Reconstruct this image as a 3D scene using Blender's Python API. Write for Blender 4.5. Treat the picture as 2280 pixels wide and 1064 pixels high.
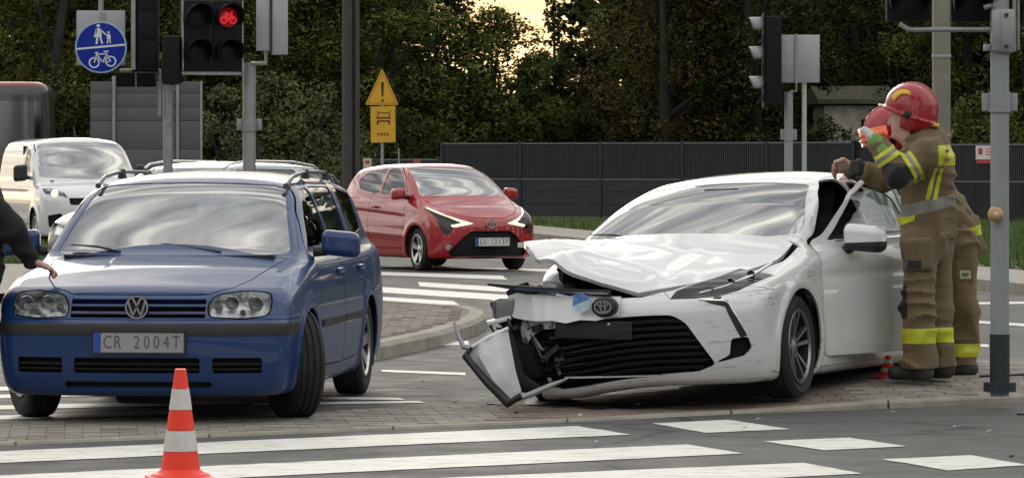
import bpy, bmesh, math, random
import numpy as np
from mathutils import Vector, Matrix
random.seed(7); np.random.seed(7)
for o in list(bpy.data.objects): bpy.data.objects.remove(o)
SC = bpy.context.scene
COL = SC.collection
R = math.radians
PI = math.pi

# ------------------------------------------------------------------ camera
FPX, HOR, CAMH = 9500.0, 357.0, 1.5          # focal length and horizon in photo pixels, eye height
cd = bpy.data.cameras.new('camera'); cam = bpy.data.objects.new('camera', cd); COL.objects.link(cam)
cam.location = (0, 0, CAMH); cam.rotation_euler = (R(90), 0, 0)
cd.sensor_width = 36; cd.lens = FPX / 2280 * 36
cd.shift_y = -(532 - HOR) / 2280
cd.clip_end = 2000; cd.clip_start = 0.5
SC.camera = cam

# ------------------------------------------------------------------ sky, sun, exposure
SUN_EL, SUN_AZ = R(15), R(-8)                # azimuth measured from +Y towards +X (behind the trees)
w = bpy.data.worlds.new('World'); SC.world = w; w.use_nodes = True
nt = w.node_tree; nt.nodes.clear()
def N(t, **k):
    n = nt.nodes.new(t)
    for a, b in k.items(): setattr(n, a, b)
    return n
out = N('ShaderNodeOutputWorld'); bg = N('ShaderNodeBackground'); bg.inputs[1].default_value = 0.105
sky = N('ShaderNodeTexSky', sky_type='NISHITA', sun_disc=False)
sky.sun_elevation = SUN_EL; sky.sun_rotation = SUN_AZ
sky.air_density = 1.0; sky.dust_density = 1.0; sky.ozone_density = 1.0
tc = N('ShaderNodeTexCoord'); sep = N('ShaderNodeSeparateXYZ')
nt.links.new(tc.outputs['Generated'], sep.inputs[0])
def M(op, a, b=None, clamp=False):
    n = N('ShaderNodeMath', operation=op); n.use_clamp = clamp
    for i, v in enumerate((a, b)):
        if v is None: continue
        if isinstance(v, (int, float)): n.inputs[i].default_value = v
        else: nt.links.new(v, n.inputs[i])
    return n.outputs[0]
zz = M('MAXIMUM', sep.outputs[2], 0.0); den = M('ADD', zz, 0.22)
cx = M('DIVIDE', sep.outputs[0], den); cy = M('DIVIDE', sep.outputs[1], den)
cmb = N('ShaderNodeCombineXYZ')                # cloud streets drawn out along one wind direction
nt.links.new(M('ADD', M('MULTIPLY', cx, 1.0), M('MULTIPLY', cy, 0.55)), cmb.inputs[0])
nt.links.new(M('MULTIPLY', M('SUBTRACT', cy, M('MULTIPLY', cx, 0.35)), 3.2), cmb.inputs[1])
nz = N('ShaderNodeTexNoise'); nz.inputs['Scale'].default_value = 2.6; nz.inputs['Detail'].default_value = 5
nz.inputs['Roughness'].default_value = 0.5; nz.inputs['Distortion'].default_value = 0.2
nt.links.new(cmb.outputs[0], nz.inputs['Vector'])
rp = N('ShaderNodeValToRGB'); e = rp.color_ramp.elements
e[0].position, e[0].color = 0.36, (5.6, 5.9, 6.3, 1)
e[1].position, e[1].color = 0.66, (27.0, 26.0, 23.4, 1)
m_ = e.new(0.5); m_.color = (11.5, 11.5, 11.2, 1)
nt.links.new(nz.outputs['Fac'], rp.inputs[0])
mx = N('ShaderNodeMixRGB'); mx.inputs[0].default_value = 0.86
nt.links.new(sky.outputs[0], mx.inputs[1]); nt.links.new(rp.outputs[0], mx.inputs[2])
# towards the low sun the cloud layer takes the evening colour
sdir = (math.sin(SUN_AZ), math.cos(SUN_AZ))
az = M('ADD', M('MULTIPLY', sep.outputs[0], sdir[0]), M('MULTIPLY', sep.outputs[1], sdir[1]))
az4 = M('POWER', M('MAXIMUM', az, 0.0), 12.0)
low = M('MULTIPLY', M('MULTIPLY', az4, M('SUBTRACT', 1.0, M('MULTIPLY', zz, 4.0), True)), 0.95)
mx2 = N('ShaderNodeMixRGB'); nt.links.new(low, mx2.inputs[0]); nt.links.new(mx.outputs[0], mx2.inputs[1])
gl = N('ShaderNodeMixRGB', blend_type='MULTIPLY'); gl.inputs[0].default_value = 1
nt.links.new(mx.outputs[0], gl.inputs[1]); gl.inputs[2].default_value = (1.4, 1.0, 0.52, 1)
nt.links.new(gl.outputs[0], mx2.inputs[2])
nt.links.new(mx2.outputs[0], bg.inputs[0]); nt.links.new(bg.outputs[0], out.inputs[0])

sd = bpy.data.lights.new('sun', 'SUN'); sd.energy = 0.65; sd.angle = R(18); sd.color = (1, .91, .80)
so = bpy.data.objects.new('sun', sd); COL.objects.link(so)
sv = Vector((math.sin(SUN_AZ) * math.cos(SUN_EL), math.cos(SUN_AZ) * math.cos(SUN_EL), math.sin(SUN_EL)))
so.rotation_euler = sv.to_track_quat('Z', 'Y').to_euler(); so.location = sv * 50
SC.view_settings.view_transform = 'Standard'; SC.view_settings.look = 'None'
SC.view_settings.exposure = -0.08; SC.view_settings.gamma = 1; SC.view_settings.use_curve_mapping = False
SC.render.engine = 'CYCLES'
SC.cycles.max_bounces = 8; SC.cycles.transparent_max_bounces = 16

def P(px, py, d):                              # photo pixel at a depth in metres -> world point
    return Vector(((px - 1140) * d / FPX, d, CAMH + (HOR - py) * d / FPX))
def G(px, py, z=0.0):                          # photo pixel -> point on the ground at height z
    d = FPX * (CAMH - z) / (py - HOR)
    return Vector(((px - 1140) * d / FPX, d, z))

# ------------------------------------------------------------------ materials
MATS = {}
def mat(name, col=(.5, .5, .5), rough=.5, metal=0., coat=0., var=0., vscale=4., bump=0., bscale=60.,
        emit=None, estr=0., alpha=None, dirt=0., spec=.5, rvar=0., flake=0., coatr=.03, sheen=0.):
    if name in MATS: return MATS[name]
    m = bpy.data.materials.new(name); m.use_nodes = True; MATS[name] = m
    t = m.node_tree; b = t.nodes['Principled BSDF']; L = t.links.new
    b.inputs['Base Color'].default_value = (*col, 1); b.inputs['Roughness'].default_value = rough
    b.inputs['Metallic'].default_value = metal; b.inputs['Coat Weight'].default_value = coat
    b.inputs['Coat Roughness'].default_value = coatr
    b.inputs['Specular IOR Level'].default_value = spec
    if sheen: b.inputs['Sheen Weight'].default_value = sheen
    if emit: b.inputs['Emission Color'].default_value = (*emit, 1); b.inputs['Emission Strength'].default_value = estr
    co = t.nodes.new('ShaderNodeTexCoord').outputs['Object']
    def noise(sc, det=5, rg=.6):
        n = t.nodes.new('ShaderNodeTexNoise'); n.inputs['Scale'].default_value = sc
        n.inputs['Detail'].default_value = det; n.inputs['Roughness'].default_value = rg
        L(co, n.inputs['Vector']); return n.outputs['Fac']
    cur = None
    if var:
        r = t.nodes.new('ShaderNodeMapRange'); r.inputs[1].default_value = .25; r.inputs[2].default_value = .75
        r.inputs[3].default_value = 1 - var; r.inputs[4].default_value = 1 + var
        L(noise(vscale), r.inputs[0])
        mm = t.nodes.new('ShaderNodeMixRGB'); mm.blend_type = 'MULTIPLY'; mm.inputs[0].default_value = 1
        mm.inputs[1].default_value = (*col, 1); L(r.outputs[0], mm.inputs[2]); cur = mm.outputs[0]
    if dirt:                                    # road film with a shape of its own
        r = t.nodes.new('ShaderNodeMapRange'); r.inputs[1].default_value = .48; r.inputs[2].default_value = .72
        r.inputs[3].default_value = 0; r.inputs[4].default_value = dirt
        L(noise(2.3, 8, .7), r.inputs[0])
        mm = t.nodes.new('ShaderNodeMixRGB'); L(r.outputs[0], mm.inputs[0])
        if cur: L(cur, mm.inputs[1])
        else: mm.inputs[1].default_value = (*col, 1)
        mm.inputs[2].default_value = (.16, .14, .12, 1); cur = mm.outputs[0]
    if cur: L(cur, b.inputs['Base Color'])
    if rvar:
        r = t.nodes.new('ShaderNodeMapRange'); r.inputs[1].default_value = .3; r.inputs[2].default_value = .7
        r.inputs[3].default_value = max(0, rough - rvar); r.inputs[4].default_value = rough + rvar
        L(noise(6, 6), r.inputs[0]); L(r.outputs[0], b.inputs['Roughness'])
    if bump:
        bn = t.nodes.new('ShaderNodeBump'); bn.inputs['Strength'].default_value = bump; bn.inputs['Distance'].default_value = .01
        L(noise(bscale, 6, .65), bn.inputs['Height']); L(bn.outputs[0], b.inputs['Normal'])
    return m

def glass(name, tint=(.8, .85, .83), ior=1.7, rough=0.0, film=0.0):
    if name in MATS: return MATS[name]
    m = bpy.data.materials.new(name); m.use_nodes = True; MATS[name] = m
    t = m.node_tree; t.nodes.clear(); L = t.links.new
    o = t.nodes.new('ShaderNodeOutputMaterial'); mx = t.nodes.new('ShaderNodeMixShader')
    tr = t.nodes.new('ShaderNodeBsdfTransparent'); tr.inputs[0].default_value = (*tint, 1)
    gs = t.nodes.new('ShaderNodeBsdfGlossy'); gs.inputs['Roughness'].default_value = rough
    fr = t.nodes.new('ShaderNodeFresnel'); fr.inputs[0].default_value = ior
    ge = t.nodes.new('ShaderNodeNewGeometry')   # a sheet reflects alike from both sides
    mn = t.nodes.new('ShaderNodeMath'); mn.operation = 'MULTIPLY'; mn.inputs[1].default_value = 1.0
    L(fr.outputs[0], mn.inputs[0]); L(mn.outputs[0], mx.inputs[0]); L(tr.outputs[0], mx.inputs[1]); L(gs.outputs[0], mx.inputs[2])
    last = mx.outputs[0]
    if film:
        df = t.nodes.new('ShaderNodeBsdfDiffuse'); df.inputs[0].default_value = (.4, .39, .37, 1)
        m3 = t.nodes.new('ShaderNodeMixShader'); m3.inputs[0].default_value = film
        L(last, m3.inputs[1]); L(df.outputs[0], m3.inputs[2]); last = m3.outputs[0]
    L(last, o.inputs[0])
    return m

# ------------------------------------------------------------------ mesh helpers
def new_mesh(name, V, F, m, smooth=True, normals=None):
    me = bpy.data.meshes.new(name); me.from_pydata([tuple(v) for v in V], [], [tuple(f) for f in F])
    if m: me.materials.append(m)
    if smooth: me.polygons.foreach_set('use_smooth', [True] * len(me.polygons))
    if normals is not None: me.normals_split_custom_set_from_vertices([tuple(n) for n in normals])
    me.update(); return me
def ob(name, V, F, m, parent=None, smooth=False, normals=None, sharp=None):
    me = new_mesh(name, V, F, m, smooth, normals)
    if sharp is not None: me.set_sharp_from_angle(angle=R(sharp))
    o = bpy.data.objects.new(name, me); COL.objects.link(o)
    if parent: o.parent = parent
    return o
def bob(name, bm, m, parent=None, smooth=False, sharp=None):
    me = bpy.data.meshes.new(name)
    bmesh.ops.recalc_face_normals(bm, faces=bm.faces)
    bm.to_mesh(me); bm.free()
    if m: me.materials.append(m)
    if smooth:
        me.polygons.foreach_set('use_smooth', [True] * len(me.polygons))
        if sharp: me.set_sharp_from_angle(angle=R(sharp))
    o = bpy.data.objects.new(name, me); COL.objects.link(o)
    if parent: o.parent = parent
    return o
def tag(o, label, cat=None, group=None, kind=None):
    o['label'] = label
    if cat: o['category'] = cat
    if group: o['group'] = group
    if kind: o['kind'] = kind
    return o
def empty(name, loc=(0, 0, 0), rz=0., label=None, cat=None, group=None):
    o = bpy.data.objects.new(name, None); COL.objects.link(o); o.location = loc; o.rotation_euler = (0, 0, rz)
    o.empty_display_size = .2
    if label: tag(o, label, cat, group)
    return o
def struct(o, label=None):
    o['kind'] = 'structure'
    if label: o['label'] = label
    return o
def bbox(bm, c, s, rot=None, bevel=0., seg=2):
    r = bmesh.ops.create_cube(bm, size=1.0)
    vs = r['verts']; bmesh.ops.scale(bm, verts=vs, vec=s)
    if bevel:
        es = list({e for v in vs for e in v.link_edges})
        rr = bmesh.ops.bevel(bm, geom=es, offset=bevel, segments=seg, affect='EDGES', profile=.6)
        vs = list({v for f in rr['faces'] for v in f.verts} | {v for v in vs if v.is_valid})
    if rot is not None: bmesh.ops.rotate(bm, verts=vs, matrix=rot, cent=(0, 0, 0))
    bmesh.ops.translate(bm, verts=vs, vec=c)
    return vs
def box(name, c, s, m, parent=None, rot=None, bevel=0., seg=2):
    bm = bmesh.new(); bbox(bm, c, s, rot, bevel, seg)
    return bob(name, bm, m, parent, smooth=bool(bevel), sharp=35)
def tube_vf(pts, rad, n=10, cap=True, flat=1.0):
    pts = [Vector(p) for p in pts]; V = []; F = []
    rads = rad if isinstance(rad, (list, tuple)) else [rad] * len(pts)
    up = None
    for i, p in enumerate(pts):
        t = (pts[min(i + 1, len(pts) - 1)] - pts[max(i - 1, 0)]).normalized()
        if up is None:
            up = Vector((0, 0, 1)) if abs(t.z) < .9 else Vector((0, 1, 0))
        a = t.cross(up).normalized(); b = a.cross(t).normalized(); up = b
        for k in range(n):
            th = 2 * PI * k / n
            V.append(p + a * math.cos(th) * rads[i] + b * math.sin(th) * rads[i] * flat)
    for i in range(len(pts) - 1):
        for k in range(n):
            F.append((i * n + k, i * n + (k + 1) % n, (i + 1) * n + (k + 1) % n, (i + 1) * n + k))
    if cap:
        F.append(tuple(range(n))[::-1]); F.append(tuple((len(pts) - 1) * n + k for k in range(n)))
    return V, F
def tube(name, pts, rad, m, parent=None, n=10, flat=1.0, sharp=50):
    V, F = tube_vf(pts, rad, n, True, flat)
    return ob(name, V, F, m, parent, True, sharp=sharp)
def lathe_vf(prof, n=32, axis='z', c=(0, 0, 0), closed=False):
    V = []; F = []; k = len(prof)
    for i in range(n):
        th = 2 * PI * i / n; cs, sn = math.cos(th), math.sin(th)
        for r, h in prof:
            if axis == 'z': v = (r * cs, r * sn, h)
            elif axis == 'y': v = (r * cs, h, r * sn)
            else: v = (h, r * cs, r * sn)
            V.append((v[0] + c[0], v[1] + c[1], v[2] + c[2]))
    for i in range(n):
        j = (i + 1) % n
        for q in range(k if closed else k - 1):
            q2 = (q + 1) % k
            F.append((i * k + q, j * k + q, j * k + q2, i * k + q2))
    return V, F
def prism(name, poly, axis, a, b, m, parent=None, bevel=0.):   # polygon in the plane across axis, from a to b along it
    def mk(p, h):
        return {'x': (h, p[0], p[1]), 'y': (p[0], h, p[1]), 'z': (p[0], p[1], h)}[axis]
    n = len(poly); V = [mk(p, a) for p in poly] + [mk(p, b) for p in poly]
    F = [tuple(range(n)), tuple(range(2 * n - 1, n - 1, -1))] + [(i, i + n, (i + 1) % n + n, (i + 1) % n) for i in range(n)]
    bm = bmesh.new(); bv = [bm.verts.new(v) for v in V]
    for f in F: bm.faces.new([bv[i] for i in f])
    if bevel: bmesh.ops.bevel(bm, geom=list(bm.edges), offset=bevel, segments=2, affect='EDGES')
    return bob(name, bm, m, parent, smooth=bool(bevel), sharp=35)
def text_ob(name, s, size, m, parent=None, M4=None, depth=.001, align='CENTER', sx=1.0):
    cu = bpy.data.curves.new(name, 'FONT'); cu.body = s; cu.size = size; cu.align_x = align; cu.align_y = 'CENTER'
    cu.extrude = depth; cu.resolution_u = 3
    t = bpy.data.objects.new(name + '_t', cu); COL.objects.link(t)
    dg = bpy.context.evaluated_depsgraph_get(); me = bpy.data.meshes.new_from_object(t.evaluated_get(dg))
    bpy.data.objects.remove(t); bpy.data.curves.remove(cu)
    me.materials.clear(); me.materials.append(m)
    if sx != 1: me.transform(Matrix.Diagonal((sx, 1, 1, 1)))
    if M4 is not None: me.transform(M4)
    o = bpy.data.objects.new(name, me); COL.objects.link(o)
    if parent: o.parent = parent
    return o
def copy_tree(o, parent=None):
    c = o.copy(); COL.objects.link(c); c.parent = parent
    for ch in list(o.children): copy_tree(ch, c)
    return c
# ------------------------------------------------------------------ implicit surfaces -> dense meshes
def smax(a, b, k):
    h = np.clip(k - np.abs(a - b), 0, None) / k
    return np.maximum(a, b) + h * h * k * .25
def smin(a, b, k): return -smax(-a, -b, k)
def curve(*pts):                               # smooth 1-D curve through (t, value) points
    pts = sorted(pts); t = np.array([p[0] for p in pts], float); v = np.array([p[1] for p in pts], float)
    d = np.diff(v) / np.diff(t); mm = np.zeros(len(t)); mm[0], mm[-1] = d[0], d[-1]
    for i in range(1, len(t) - 1):
        mm[i] = 0 if d[i - 1] * d[i] <= 0 else 2 * d[i - 1] * d[i] / (d[i - 1] + d[i])
    def f(x):
        x = np.clip(x, t[0], t[-1]); i = np.clip(np.searchsorted(t, x) - 1, 0, len(t) - 2)
        h = t[i + 1] - t[i]; s = (x - t[i]) / h
        return ((2 * s**3 - 3 * s**2 + 1) * v[i] + (s**3 - 2 * s**2 + s) * h * mm[i]
                + (-2 * s**3 + 3 * s**2) * v[i + 1] + (s**3 - s**2) * h * mm[i + 1])
    return f
def fgrad(f, p, e=1e-3):
    g = np.empty_like(p)
    for a in range(3):
        d = np.zeros(3); d[a] = e
        q = p + d; r = p - d
        g[:, a] = (f(q[:, 0], q[:, 1], q[:, 2]) - f(r[:, 0], r[:, 1], r[:, 2])) / (2 * e)
    return g
def surface_net(f, lo, hi, h, newton=3):
    lo = np.array(lo, float); n = np.ceil((np.array(hi) - lo) / h).astype(int) + 1
    ax = [lo[i] + h * np.arange(n[i]) for i in range(3)]
    V = f(ax[0][:, None, None], ax[1][None, :, None], ax[2][None, None, :])
    V = np.broadcast_to(V, tuple(n)).astype(np.float64); S = V < 0
    cn = n - 1; tot = int(cn.prod()); acc = np.zeros((3, tot)); cnt = np.zeros(tot); quads = []
    for a in range(3):
        s0 = [slice(None)] * 3; s1 = [slice(None)] * 3; s0[a] = slice(0, -1); s1[a] = slice(1, None)
        cr = S[tuple(s0)] != S[tuple(s1)]; ix = np.argwhere(cr)
        if len(ix) == 0: continue
        jx = ix.copy(); jx[:, a] += 1
        v0 = V[ix[:, 0], ix[:, 1], ix[:, 2]]; v1 = V[jx[:, 0], jx[:, 1], jx[:, 2]]
        t = v0 / (v0 - v1); pos = lo + ix * h; pos[:, a] += t * h
        b, c = (a + 1) % 3, (a + 2) % 3; ids = []; ok = np.ones(len(ix), bool)
        for db, dc in ((-1, -1), (0, -1), (0, 0), (-1, 0)):
            k = ix.copy(); k[:, b] += db; k[:, c] += dc
            good = ((k >= 0) & (k < cn)).all(1); ok &= good
            k = np.clip(k, 0, cn - 1)
            fl = (k[:, 0] * cn[1] + k[:, 1]) * cn[2] + k[:, 2]; ids.append(fl)
        q = np.stack(ids, 1)[ok]; inside0 = (v0 < 0)[ok]; pos = pos[ok]
        for j in range(4):
            for d in range(3): acc[d] += np.bincount(q[:, j], pos[:, d], tot)
            cnt += np.bincount(q[:, j], minlength=tot)
        q[~inside0] = q[~inside0][:, ::-1]; quads.append(q)
    Q = np.concatenate(quads); used = np.unique(Q); remap = np.full(tot, -1); remap[used] = np.arange(len(used))
    p = (acc[:, used] / cnt[used]).T.copy(); Q = remap[Q]
    for _ in range(newton):
        v = f(p[:, 0], p[:, 1], p[:, 2]); g = fgrad(f, p); g2 = (g * g).sum(1) + 1e-9
        st = (v / g2)[:, None] * g; ln = np.linalg.norm(st, axis=1, keepdims=True)
        p -= st * np.minimum(1, .6 * h / (ln + 1e-12))
    return p, Q
def net_object(name, f, lo, hi, h, m, parent=None, newton=3):
    p, q = surface_net(f, lo, hi, h, newton)
    g = fgrad(f, p); g /= np.linalg.norm(g, axis=1, keepdims=True) + 1e-9
    return ob(name, p, q, m, parent, True, normals=g)
def sd_capsule(x, y, z, a, b, ra, rb):          # tapered capsule
    a = np.array(a, float); b = np.array(b, float); d = b - a; L2 = float((d * d).sum()) + 1e-12
    t = np.clip(((x - a[0]) * d[0] + (y - a[1]) * d[1] + (z - a[2]) * d[2]) / L2, 0, 1)
    return np.sqrt((x - a[0] - t * d[0])**2 + (y - a[1] - t * d[1])**2 + (z - a[2] - t * d[2])**2) - (ra + (rb - ra) * t)
def sd_ell(x, y, z, c, r):
    k = np.sqrt(((x - c[0]) / r[0])**2 + ((y - c[1]) / r[1])**2 + ((z - c[2]) / r[2])**2)
    return (k - 1) * min(r)
def sd_rbox(x, y, z, c, s, r):
    qx = np.abs(x - c[0]) - s[0] + r; qy = np.abs(y - c[1]) - s[1] + r; qz = np.abs(z - c[2]) - s[2] + r
    return np.sqrt(np.maximum(qx, 0)**2 + np.maximum(qy, 0)**2 + np.maximum(qz, 0)**2) + np.minimum(np.maximum(np.maximum(qx, qy), qz), 0) - r

# ------------------------------------------------------------------ cutting a dense skin into panels
AX = {'x': (1, 2), 'y': (0, 2), 'z': (0, 1)}
def inpoly(px, py, poly):
    c = False; j = len(poly) - 1
    for i in range(len(poly)):
        xi, yi = poly[i]; xj, yj = poly[j]
        if (yi > py) != (yj > py) and px < (xj - xi) * (py - yi) / (yj - yi) + xi: c = not c
        j = i
    return c
def inset_poly(poly, g):
    n = len(poly); area = sum(poly[i][0] * poly[(i + 1) % n][1] - poly[(i + 1) % n][0] * poly[i][1] for i in range(n))
    s = 1 if area > 0 else -1; outp = []
    for i in range(n):
        p0, p1, p2 = Vector(poly[i - 1]), Vector(poly[i]), Vector(poly[(i + 1) % n])
        a = (p1 - p0).normalized(); b = (p2 - p1).normalized()
        na = Vector((-a.y, a.x)) * s; nb = Vector((-b.y, b.x)) * s
        mid = (na + nb); mid = mid.normalized() if mid.length > 1e-6 else na
        outp.append(tuple(p1 + mid * (g / max(.4, mid.dot(na)))))
    return outp
def rounded(poly, r, n=4):                      # rounded corners on a polygon
    outp = []; k = len(poly)
    for i in range(k):
        p0, p1, p2 = Vector(poly[i - 1]), Vector(poly[i]), Vector(poly[(i + 1) % k])
        a = p0 - p1; b = p2 - p1; rr = r if not isinstance(r, (list, tuple)) else r[i]
        q = min(rr, a.length * .45, b.length * .45)
        s = p1 + a.normalized() * q; e = p1 + b.normalized() * q
        for j in range(n + 1):
            t = j / n; outp.append(tuple(s * (1 - t)**2 + p1 * 2 * t * (1 - t) + e * t * t))
    return outp
def mir(poly): return [(-a, b) for a, b in poly][::-1]
class Skin:
    def __init__(s, f, lo, hi, h):
        s.f = f; p, q = surface_net(f, lo, hi, h)
        s.V = [tuple(v) for v in p.tolist()]; s.Fc = q.tolist(); s.rid = [0] * len(s.Fc); s.names = {0: 'body'}
        g = fgrad(f, p); s.N = g / (np.linalg.norm(g, axis=1, keepdims=True) + 1e-9)
        s.base = p[q].mean(1); s.n0 = len(s.Fc); s.alive = [True] * len(s.Fc)
        s.FN = s.N[q].mean(1)
        s.cen = [tuple(c) for c in s.base.tolist()]; s.nrm = [tuple(c) for c in s.FN.tolist()]
        s.ecache = {}
    def _split(s, fi, a, b, p, q, du, dw):
        V = s.V; f = s.Fc[fi]
        d = [(V[i][b] - p[1]) * du - (V[i][a] - p[0]) * dw for i in f]
        if max(d) < 1e-7 or min(d) > -1e-7: return None
        A = []; B = []; n = len(f)
        for k in range(n):
            i, j = f[k], f[(k + 1) % n]; di, dj = d[k], d[(k + 1) % n]
            if di >= -1e-7: A.append(i)
            if di <= 1e-7: B.append(i)
            if (di > 1e-7 and dj < -1e-7) or (di < -1e-7 and dj > 1e-7):
                t = di / (di - dj); vi, vj = V[i], V[j]
                co = (vi[0] + (vj[0] - vi[0]) * t, vi[1] + (vj[1] - vi[1]) * t, vi[2] + (vj[2] - vi[2]) * t)
                key = (min(i, j), max(i, j), round(co[0], 6), round(co[1], 6), round(co[2], 6))
                m_ = s.ecache.get(key)
                if m_ is None: m_ = len(V); V.append(co); s.ecache[key] = m_
                A.append(m_); B.append(m_)
        if len(A) < 3 or len(B) < 3: return None
        s.Fc[fi] = A; k = len(s.Fc); s.Fc.append(B); s.rid.append(s.rid[fi])
        for w_, L_ in ((fi, A), (k, B)):
            c = tuple(sum(V[i][q_] for i in L_) / len(L_) for q_ in range(3))
            if w_ == fi: s.cen[fi] = c
            else: s.cen.append(c); s.nrm.append(s.nrm[fi])
        return k
    def _cut(s, cand, axis, poly):
        a, b = AX[axis]; n = len(poly); C = np.array([s.cen[i] for i in cand]); cand = list(cand)
        if len(cand) == 0: return cand
        u = list(C[:, a]); w = list(C[:, b])
        for i in range(n):
            p, q = poly[i], poly[(i + 1) % n]; du, dw = q[0] - p[0], q[1] - p[1]; L_ = math.hypot(du, dw)
            if L_ < 1e-7: continue
            U = np.array(u); Wd = np.array(w); mg = .03
            sel = np.nonzero((U > min(p[0], q[0]) - mg) & (U < max(p[0], q[0]) + mg) & (Wd > min(p[1], q[1]) - mg) & (Wd < max(p[1], q[1]) + mg)
                             & (np.abs((Wd - p[1]) * du - (U - p[0]) * dw) / L_ < mg))[0]
            for k in sel:
                fi = cand[k]; f = s.Fc[fi]
                us = [s.V[v][a] for v in f]; ws = [s.V[v][b] for v in f]
                if max(us) < min(p[0], q[0]) - .002 or min(us) > max(p[0], q[0]) + .002 or max(ws) < min(p[1], q[1]) - .002 or min(ws) > max(p[1], q[1]) + .002: continue
                r = s._split(fi, a, b, p, q, du / L_, dw / L_)
                if r is not None:
                    c = s.cen[fi]; u[k] = c[a]; w[k] = c[b]
                    cand.append(r); c = s.cen[r]; u.append(c[a]); w.append(c[b])
        return cand
    def region(s, name, axis, poly, filt=None, gap=0., only=(0,), drop=False):
        """cut the outline `poly` (seen along axis) into the skin and give the faces inside to part `name`"""
        a, b = AX[axis]; u0 = min(p[0] for p in poly) - .04; u1 = max(p[0] for p in poly) + .04
        w0 = min(p[1] for p in poly) - .04; w1 = max(p[1] for p in poly) + .04
        onl = {k if isinstance(k, int) else next((i for i, nn in s.names.items() if nn == k), -99) for k in only}
        C = np.array(s.cen); rid = np.array(s.rid)
        ok = (C[:, a] > u0) & (C[:, a] < u1) & (C[:, b] > w0) & (C[:, b] < w1) & np.isin(rid, list(onl))
        cand = np.nonzero(ok)[0].tolist()
        if filt: cand = [i for i in cand if filt(Vector(s.cen[i]), Vector(s.nrm[i]))]
        cand = s._cut(cand, axis, poly)
        r = -1 if drop else next((i for i, nn in s.names.items() if nn == name), None)
        if r is None: r = max(s.names) + 1; s.names[r] = name
        ins = [i for i in cand if inpoly(s.cen[i][a], s.cen[i][b], poly)]
        for i in ins: s.rid[i] = r
        if gap:
            pi = inset_poly(poly, gap)
            for i in s._cut(ins, axis, pi):
                if not inpoly(s.cen[i][a], s.cen[i][b], pi): s.rid[i] = -1
        return s
    def arrays(s):
        by = {}
        for i, r in enumerate(s.rid):
            if r >= 0: by.setdefault(r, []).append(s.Fc[i])
        outd = {}
        for rid, fs in by.items():
            used = sorted({v for f in fs for v in f}); idx = {v: k for k, v in enumerate(used)}
            outd[s.names[rid]] = (np.array([s.V[v] for v in used]), [[idx[v] for v in f] for f in fs])
        return outd
def boundary(F):
    ed = {}
    for f in F:
        for i in range(len(f)):
            a, b = f[i], f[(i + 1) % len(f)]
            if (b, a) in ed: ed.pop((b, a))
            else: ed[(a, b)] = 1
    return list(ed)
def vnormals(V, F):
    n = np.zeros_like(V)
    for f in F:
        k = len(f)
        a = V[f[1]] - V[f[0]]; b = V[f[-1]] - V[f[0]]; c = np.cross(a, b)
        for i in f: n[i] += c
    return n / (np.linalg.norm(n, axis=1, keepdims=True) + 1e-12)
def panel(name, V, F, f, m, parent, t=.014, off=0., normals=None, rim=True):
    """one sheet-metal panel: skin with exact normals of the body, and a turned-in rim"""
    V = np.array(V); nf = normals
    if nf is None:
        nf = fgrad(f, V); nf /= np.linalg.norm(nf, axis=1, keepdims=True) + 1e-9
    if off: V = V + nf * off
    VV = V.tolist(); NN = nf.tolist(); FF = [list(q) for q in F]
    if rim:
        for a, b in boundary(F):
            k = len(VV); e = V[b] - V[a]; sn = np.cross(nf[a] + nf[b], e); sn = -sn / (np.linalg.norm(sn) + 1e-9)
            VV += [V[a].tolist(), V[b].tolist(), (V[b] - nf[b] * t).tolist(), (V[a] - nf[a] * t).tolist()]
            NN += [sn.tolist()] * 4; FF.append([k + 1, k, k + 3, k + 2])
    return ob(name, VV, FF, m, parent, True, normals=NN)
def pocket(name, V, F, f, depth, m, parent, shrink=1.0):
    """the floor of a recess behind an opening (lamp bowl, grille back)"""
    V = np.array(V); nf = fgrad(f, V); nf /= np.linalg.norm(nf, axis=1, keepdims=True) + 1e-9
    n0 = nf.mean(0); n0 /= np.linalg.norm(n0)
    W = V - n0 * depth; VV = W.tolist(); FF = [list(q) for q in F]
    for a, b in boundary(F):
        k = len(VV); VV += [V[a].tolist(), V[b].tolist(), W[b].tolist(), W[a].tolist()]; FF.append([k, k + 1, k + 2, k + 3])
    return ob(name, VV, FF, m, parent, True, sharp=40)
# ------------------------------------------------------------------ car kit (x forward from the front axle, y to the car's left, z up)
m_tyre = mat('tyre rubber', (.018, .018, .018), .85, var=.25, vscale=9, bump=.25, bscale=90, dirt=.12)
m_blackp = mat('black plastic', (.016, .016, .017), .48, var=.15, bump=.06, bscale=300)
m_dark = mat('dark underbody', (.010, .010, .010), .9, var=.3)
m_alloy = mat('alloy', (.62, .62, .62), .32, metal=.9, var=.12, dirt=.25)
m_darkalloy = mat('dark alloy', (.05, .05, .055), .35, metal=.7, var=.1)
m_chrome = mat('chrome', (.75, .75, .76), .12, metal=1.)
m_reflector = mat('lamp reflector', (.7, .7, .7), .15, metal=1., bump=.4, bscale=45)
m_lampgrey = mat('lamp bezel', (.22, .22, .23), .3, metal=.6)
m_lens = glass('lamp lens', (.94, .96, .96), 1.45)
m_wind = glass('windscreen glass', (.52, .58, .55), 6.5, .0, film=.05)
m_side = glass('side glass', (.40, .45, .43), 1.9)
m_plate = mat('plate white', (.62, .62, .60), .45, var=.08)
m_plateblue = mat('plate blue', (.02, .06, .35), .45)
m_plateink = mat('plate ink', (.03, .03, .03), .5)
m_seat = mat('seat cloth', (.05, .05, .055), .9, var=.2)
m_dash = mat('dashboard', (.03, .03, .032), .7, var=.2)
m_amber = mat('amber', (.8, .25, .02), .3)

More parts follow.
